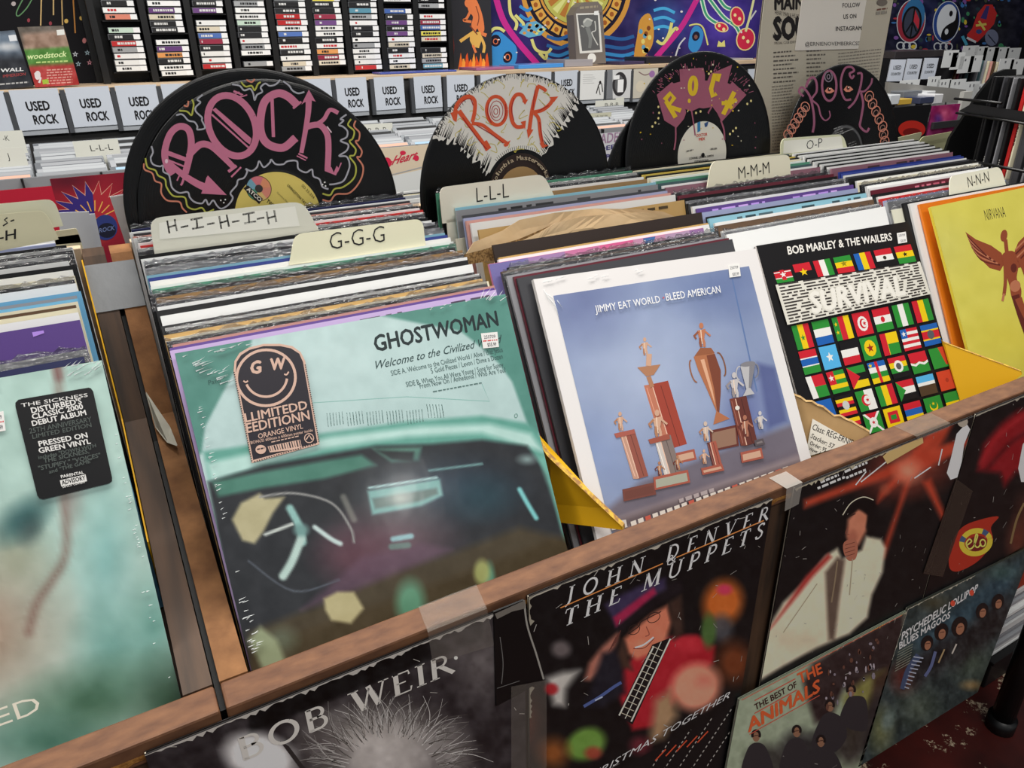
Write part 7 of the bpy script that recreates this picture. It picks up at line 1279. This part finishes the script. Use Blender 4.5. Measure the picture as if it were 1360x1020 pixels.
q = (ony(146, 262, .515), ony(163, 259, .515)); M = frame(q[0], q[1] - q[0], (.16, 0, -1)); a = Art(M, .3, .4); sleeve_mesh(a, .04, q[0].z + .058, .006, (206, 204, 206), (180, 180, 190)); tag(a.build('plastic_sleeve', GLOSS, None, M), 'narrow white plastic sleeve standing just left of the pink record', 'sleeve')
# ---- right side: far bins
m = MB(); m.box((2.44, 1.30, FLOORZ), (4.4, 1.75, .06)); m.build('x', BLACK); bpy.context.view_layer.update()
o = bpy.data.objects[-1] if False else [o for o in COL.objects if o.name == 'x'][0]; o.name = 'display_counter'; tag(o, 'black counter carrying the far country bins at right', 'counter')
yc = 1.34
CT = [('USED', (.24, .46, .76, .2, .02)), ('COUNTRY', (.16, .72, .84, .13, .02))]
def far_sign(q, lb_): sign(q, CT, lb_, None, yc, (206, 212, 224), case=False)
far_sign(q4(1184, 79, 1203, 79, 1202, 107, 1182, 107), 'white USED COUNTRY sign, leftmost of three'); far_sign(q4(1206, 78, 1225, 78, 1223, 105, 1204, 106), 'white USED COUNTRY sign in the middle of three'); far_sign(q4(1229, 77, 1247, 77, 1244, 104, 1226, 105), 'white USED COUNTRY sign, rightmost of three')
def wbox(name, label, cat, p0, p1, z0, z1, c, mt=PRINT, bev=0.):
    m = MB(); m.box((p0[0], p0[1], z0), (p1[0], p1[1], z1), c, bev=bev); tag(m.build(name, mt), label, cat)
a0, a1 = ony(1180, 109, 1.27), ony(1284, 119, 1.27)
m = MB(); pa, pb, pc, pd = ony(1180, 109, 1.27), ony(1283, 119, 1.27), ony(1284, 138, 1.27), ony(1178, 129, 1.27)
V = [tuple(p) for p in (pa, pb, pc, pd)] + [(p.x, p.y + .012, p.z) for p in (pa, pb, pc, pd)]; m.idx(V, [(3, 2, 1, 0), (4, 5, 6, 7), (0, 1, 5, 4), (1, 2, 6, 5), (2, 3, 7, 6), (3, 0, 4, 7)], (140, 138, 134))
tag(m.build('shelf_front', PRINT), 'grey sloping shelf front below the USED COUNTRY signs', 'shelf')
zb_ = pd.z - .012
wbox('display_shelf', 'dark shelf under the grey sloping front, far right', 'shelf', (pd.x - .05, 1.05), (pc.x + .3, 1.268), zb_ - .07, zb_ - .05, (50, 50, 52))
for k, (px, py, wd, hh, c, lb_) in enumerate(((1182, 133, .05, .03, (216, 220, 224), 'white case on the far right shelf, leftmost'), (1193, 136, .07, .018, (206, 170, 70), 'yellow spined case on the far right shelf'), (1218, 127, .10, .022, (222, 224, 226), 'white long case on top on the far right shelf'), (1222, 134, .09, .02, (60, 66, 90), 'navy case on the far right shelf'), (1240, 132, .05, .03, (220, 220, 222), 'white case at the right end of the far shelf'), (1200, 126, .10, .02, (110, 114, 120), 'grey case lying back on the far right shelf'))):
    p = ony(px, py, 1.16 + (k in (2, 5)) * .06); wbox('media_case', lb_, 'case', (p.x, p.y), (p.x + wd, p.y + .09), p.z - hh / 2, p.z + hh / 2, c, GLOSS, .002)
p = ony(1187, 143, 1.05); q = ony(1236, 143, 1.05); wbox('hung_cover', 'black cover with a red arc right of the scrolled record', 'record cover', (p.x, 1.05), (q.x, 1.054), p.z - .30, p.z, (22, 22, 24))
Mh = vframe(p.x, 1.0495, p.z); a = Art(Mh, q.x - p.x, .30); a.ell(1211, 172, 18, 12, (190, 44, 34), 40); a.ell(1211, 176, 12, 6, (120, 24, 22), 30); o = a.build('cover_print', PRINT); o.parent = [x for x in COL.objects if x.name.startswith('hung_cover') and x.type == 'MESH'][-1]; o.matrix_parent_inverse = o.parent.matrix_world.inverted(); o.matrix_world = Mh
p = ony(1239, 141, 1.06); q = ony(1276, 136, 1.06)
def mag(a): c = Canvas(a, 40); c.fill((150, 40, 100)); c.blob(1255, 150, 14, 14, (206, 90, 130), .9, .8); c.blob(1246, 158, 8, 10, (80, 50, 130), .8, .8); c.noise(40, 6, 3); c.emit()
t = thing('hung_cover', 'magenta and purple cover beside the black rack', 'record cover', vframe(p.x, 1.06, p.z)); a = Art(vframe(p.x, 1.06, p.z), q.x - p.x, .3); sleeve_mesh(a, a.w, .3, .004, (150, 40, 100), (120, 30, 80)); a.build('sleeve', PRINT, t); a = Art(vframe(p.x, 1.06, p.z), q.x - p.x, .3); mag(a); a.build('cover_print', PRINT, t)
p = ony(1281, 122, 1.2); wbox('price_rail', 'white shelf end post with a torn tag, far right', 'shelf post', (p.x, 1.2), (p.x + .05, 1.215), p.z - .16, p.z, (186, 184, 178))
rng = random.Random(5)
FC = ['black', 'brown', 'maroon', 'dark grey', 'black', 'teal', 'black', 'dark grey', 'grey', 'teal', 'grey', 'cream', 'salmon', 'brown', 'cream', 'tan', 'brown', 'cream', 'tan', 'cream', 'kraft brown', 'cream']
for k, cn in enumerate(FC):   # sleeves seen edge on
    px = 1257 + k * 4.0; p = ony(px, 77 + k * .35, 1.46); m = MB(); c = jit(NAMES[cn], rng, 12); th = .0075
    m.box((0, 0, -.27), (th, .314, 0), c, bev=.0008); tag(m.build('record_sleeve', PRINT, None, Matrix.Translation((p.x, 1.42, p.z)) @ Matrix.Rotation(.06, 4, 'Y')), '%s sleeve seen edge-on, %s in the far country row' % (cn, ordinal(k + 1)), 'record', 'sleeves edge-on in the far bin')
for k, (px, py, wd) in enumerate(((1255, 67, .09), (1266, 70, .08), (1276, 75, .09), (1290, 74, .08), (1280, 61, .12), (1296, 62, .10), (1308, 63, .12), (1322, 63, .12), (1338, 64, .12), (1329, 78, .10), (1344, 79, .1))):
    y = 1.40 if k < 4 or k > 8 else 1.78; p = ony(px, py, y); m = MB(); m.box((0, 0, -.36 if k > 3 and k < 9 else -.06), (wd, .002, .0), (214, 216, 216)); m.box((wd * .35, -.0006, -.017), (wd * .45, 0, -.009), (110, 110, 116)); tag(m.build('index_card', PRINT, None, Matrix.Translation(p)), 'white index card on the far country records, %s from left' % ordinal(k + 1), 'divider card', 'white cards in the far bin')
for k, (px, py, wd) in enumerate(((1196, 107, .11), (1234, 102, .07), (1246, 106, .08), (1262, 106, .10), (1283, 109, .09), (1294, 112, .12), (1308, 110, .11))):
    p = ony(px, py, 1.30); m = MB(); m.box((0, 0, -.10), (wd, .002, .0), (216, 218, 218)); m.box((wd * .3, -.0006, -.018), (wd * .38, 0, -.009), (110, 110, 114)); m.box((wd * .55, -.0006, -.018), (wd * .63, 0, -.009), (110, 110, 114)); tag(m.build('index_card', PRINT, None, Matrix.Translation(p)), 'white index card in front of the country bin, %s from left' % ordinal(k + 1), 'divider card', 'white cards before the country bin')
p = ony(1183, 70, 1.44); wbox('flat_case', 'dark flat case with a tan strip above the USED COUNTRY signs', 'case', (p.x, 1.42), (p.x + .30, 1.6), p.z - .02, p.z + .004, (52, 48, 50), GLOSS, .002)
# ---- black rack of sleeves at the right
F0 = onz(1255, 208, .187); F0 = EYE + ray(1255, 208) * 1.62; dF = Vector((.415, .910, 0)).normalized(); eF = Vector((.910, -.415, 0)).normalized()
t = thing('wire_rack', 'black wire rack of upright records at the right edge', 'rack', (0, 0, 0))
PL = [onpl(*p, F0, dF) for p in ((1336, 92), (1322, 97), (1300, 125), (1262, 183), (1254, 206), (1258, 222), (1275, 232), (1345, 240), (1350, 92))]
m = MB(); n = len(PL); V = [tuple(p) for p in PL] + [tuple(p + dF * .008) for p in PL]; m.idx(V, [tuple(range(n))[::-1], tuple(range(n, 2 * n))] + [(i, (i + 1) % n, n + (i + 1) % n, n + i) for i in range(n)], (14, 14, 15)); m.build('end_panel', BLKPL, t)
nf = -eF; Fo = F0 - eF * .012
for (pa, pb, r_) in (((1268, 131), (1330, 137), .0035), ((1270, 150), (1372, 166), .003), ((1258, 208), (1372, 230), .004)):
    m = MB(); m.tube([onpl(*pa, Fo, nf), onpl(*pb, Fo, nf)], r_ * .75, (40, 40, 42)); m.build('wire', BLKPL, t)
zt_ = .05
m = MB(); b0, b1 = F0 + dF * .01, F0 - dF * .40; Q = [b1 - eF * .02, b0 - eF * .02, b0 + eF * .34, b1 + eF * .34]; V = [(p.x, p.y, zt_) for p in Q] + [(p.x, p.y, zt_ - .015) for p in Q]; m.idx(V, [(0, 3, 2, 1), (4, 5, 6, 7), (0, 1, 5, 4), (1, 2, 6, 5), (2, 3, 7, 6), (3, 0, 4, 7)], (14, 14, 15)); m.build('shelf_deck', BLKPL, t)
pc_ = (b0 + b1) / 2 + eF * .26; m = MB(); m.tube([(pc_.x, pc_.y, FLOORZ), (pc_.x, pc_.y, zt_ - .015)], .03, (20, 20, 22), n=16); m.build('post', BLKPL, t)
m = MB(); m.tube([(pc_.x, pc_.y, FLOORZ), (pc_.x, pc_.y, FLOORZ + .02)], .16, (20, 20, 22), n=24); m.build('foot_plate', BLKPL, t)
m = MB(); Qa = [onpl(1290, 138, F0 - eF * .004, nf), onpl(1372, 150, F0 - eF * .004, nf), onpl(1372, 164, F0 - eF * .004, nf), onpl(1272, 148, F0 - eF * .004, nf)]; m.face(Qa[::-1]); m.face([p + eF * .003 for p in Qa]); m.build('band', BLKPL, t)
RS = [('black', .005), ('black', .006), ('dark grey', .004), ('black', .006), ('grey', .003), ('black', .008), ('black', .005), ('red', .009), ('cream', .004), ('dark grey', .006), ('dark grey', .014), ('grey', .005), ('black', .006), ('dark grey', .007), ('black', .006), ('brown', .006), ('dark grey', .005), ('black', .006), ('grey', .004), ('black', .006)]
s_ = .085; rng = random.Random(4)
for k, (cn, th) in enumerate(RS):
    o0 = F0 - dF * s_; M = Matrix(((dF.x, eF.x, 0, o0.x), (dF.y, eF.y, 0, o0.y), (0, 0, 1, zt_ + .001), (0, 0, 0, 1))); m = MB(); c = jit(NAMES[cn], rng, 8); dx = rng.uniform(.002, .010)
    m.box((-th, dx, 0), (0, dx + .314, .314), c, bev=.0009)
    if rng.random() < .5:
        z = rng.uniform(.04, .2)
        while z < .27:
            dz = rng.uniform(.002, .006); m.face([(-th * .75, dx - .0004, z), (-th * .75, dx - .0004, z + dz), (-th * .25, dx - .0004, z + dz), (-th * .25, dx - .0004, z)], (170, 168, 162) if sum(c) < 300 else (60, 56, 56)); z += dz + .0016
            if rng.random() < .16: break
    tag(m.build('record_sleeve', PRINT, None, M), '%s record spine in the black wire rack, %s from its far end' % (cn, ordinal(k + 1)), 'record', 'records in the black wire rack'); s_ += th + rng.choice((.002, .004, .012))
# ---- stock lying low at the lower right
m = MB(); m.box((1.405, .06, FLOORZ), (1.615, .39, -.752), bev=.003); m.box((1.40, .055, -.7515), (1.62, .395, -.742), bev=.002); tag(m.build('low_platform', BLACK), 'low black platform on the red floor beside the bin leg', 'platform')
rng = random.Random(8); z = -.741
for k in range(16):
    th = rng.choice((.006, .009, .011)); m = MB(); c = jit(NAMES[['white', 'white', 'silver', 'grey', 'white'][k % 5]], rng, 10); m.box((0, 0, 0), (.2, .31, th), c, bev=.0006); tag(m.build('record_sleeve', PRINT, None, Matrix.Translation((1.406 + rng.uniform(-.004, .006), .068 + rng.uniform(0, .01), z + .0005))), 'pale record lying flat at lower right, %s from the bottom' % ordinal(k + 1), 'record', 'pale records stacked at lower right'); z += th + .0016
m = MB(); m.box((0, 0, 0), (.19, .30, .05), (176, 60, 36), bev=.002); tag(m.build('flat_box', PRINT, None, Matrix.Translation((1.408, .072, z + .001))), 'orange-red box on top of the pale stack, lower right edge', 'box')
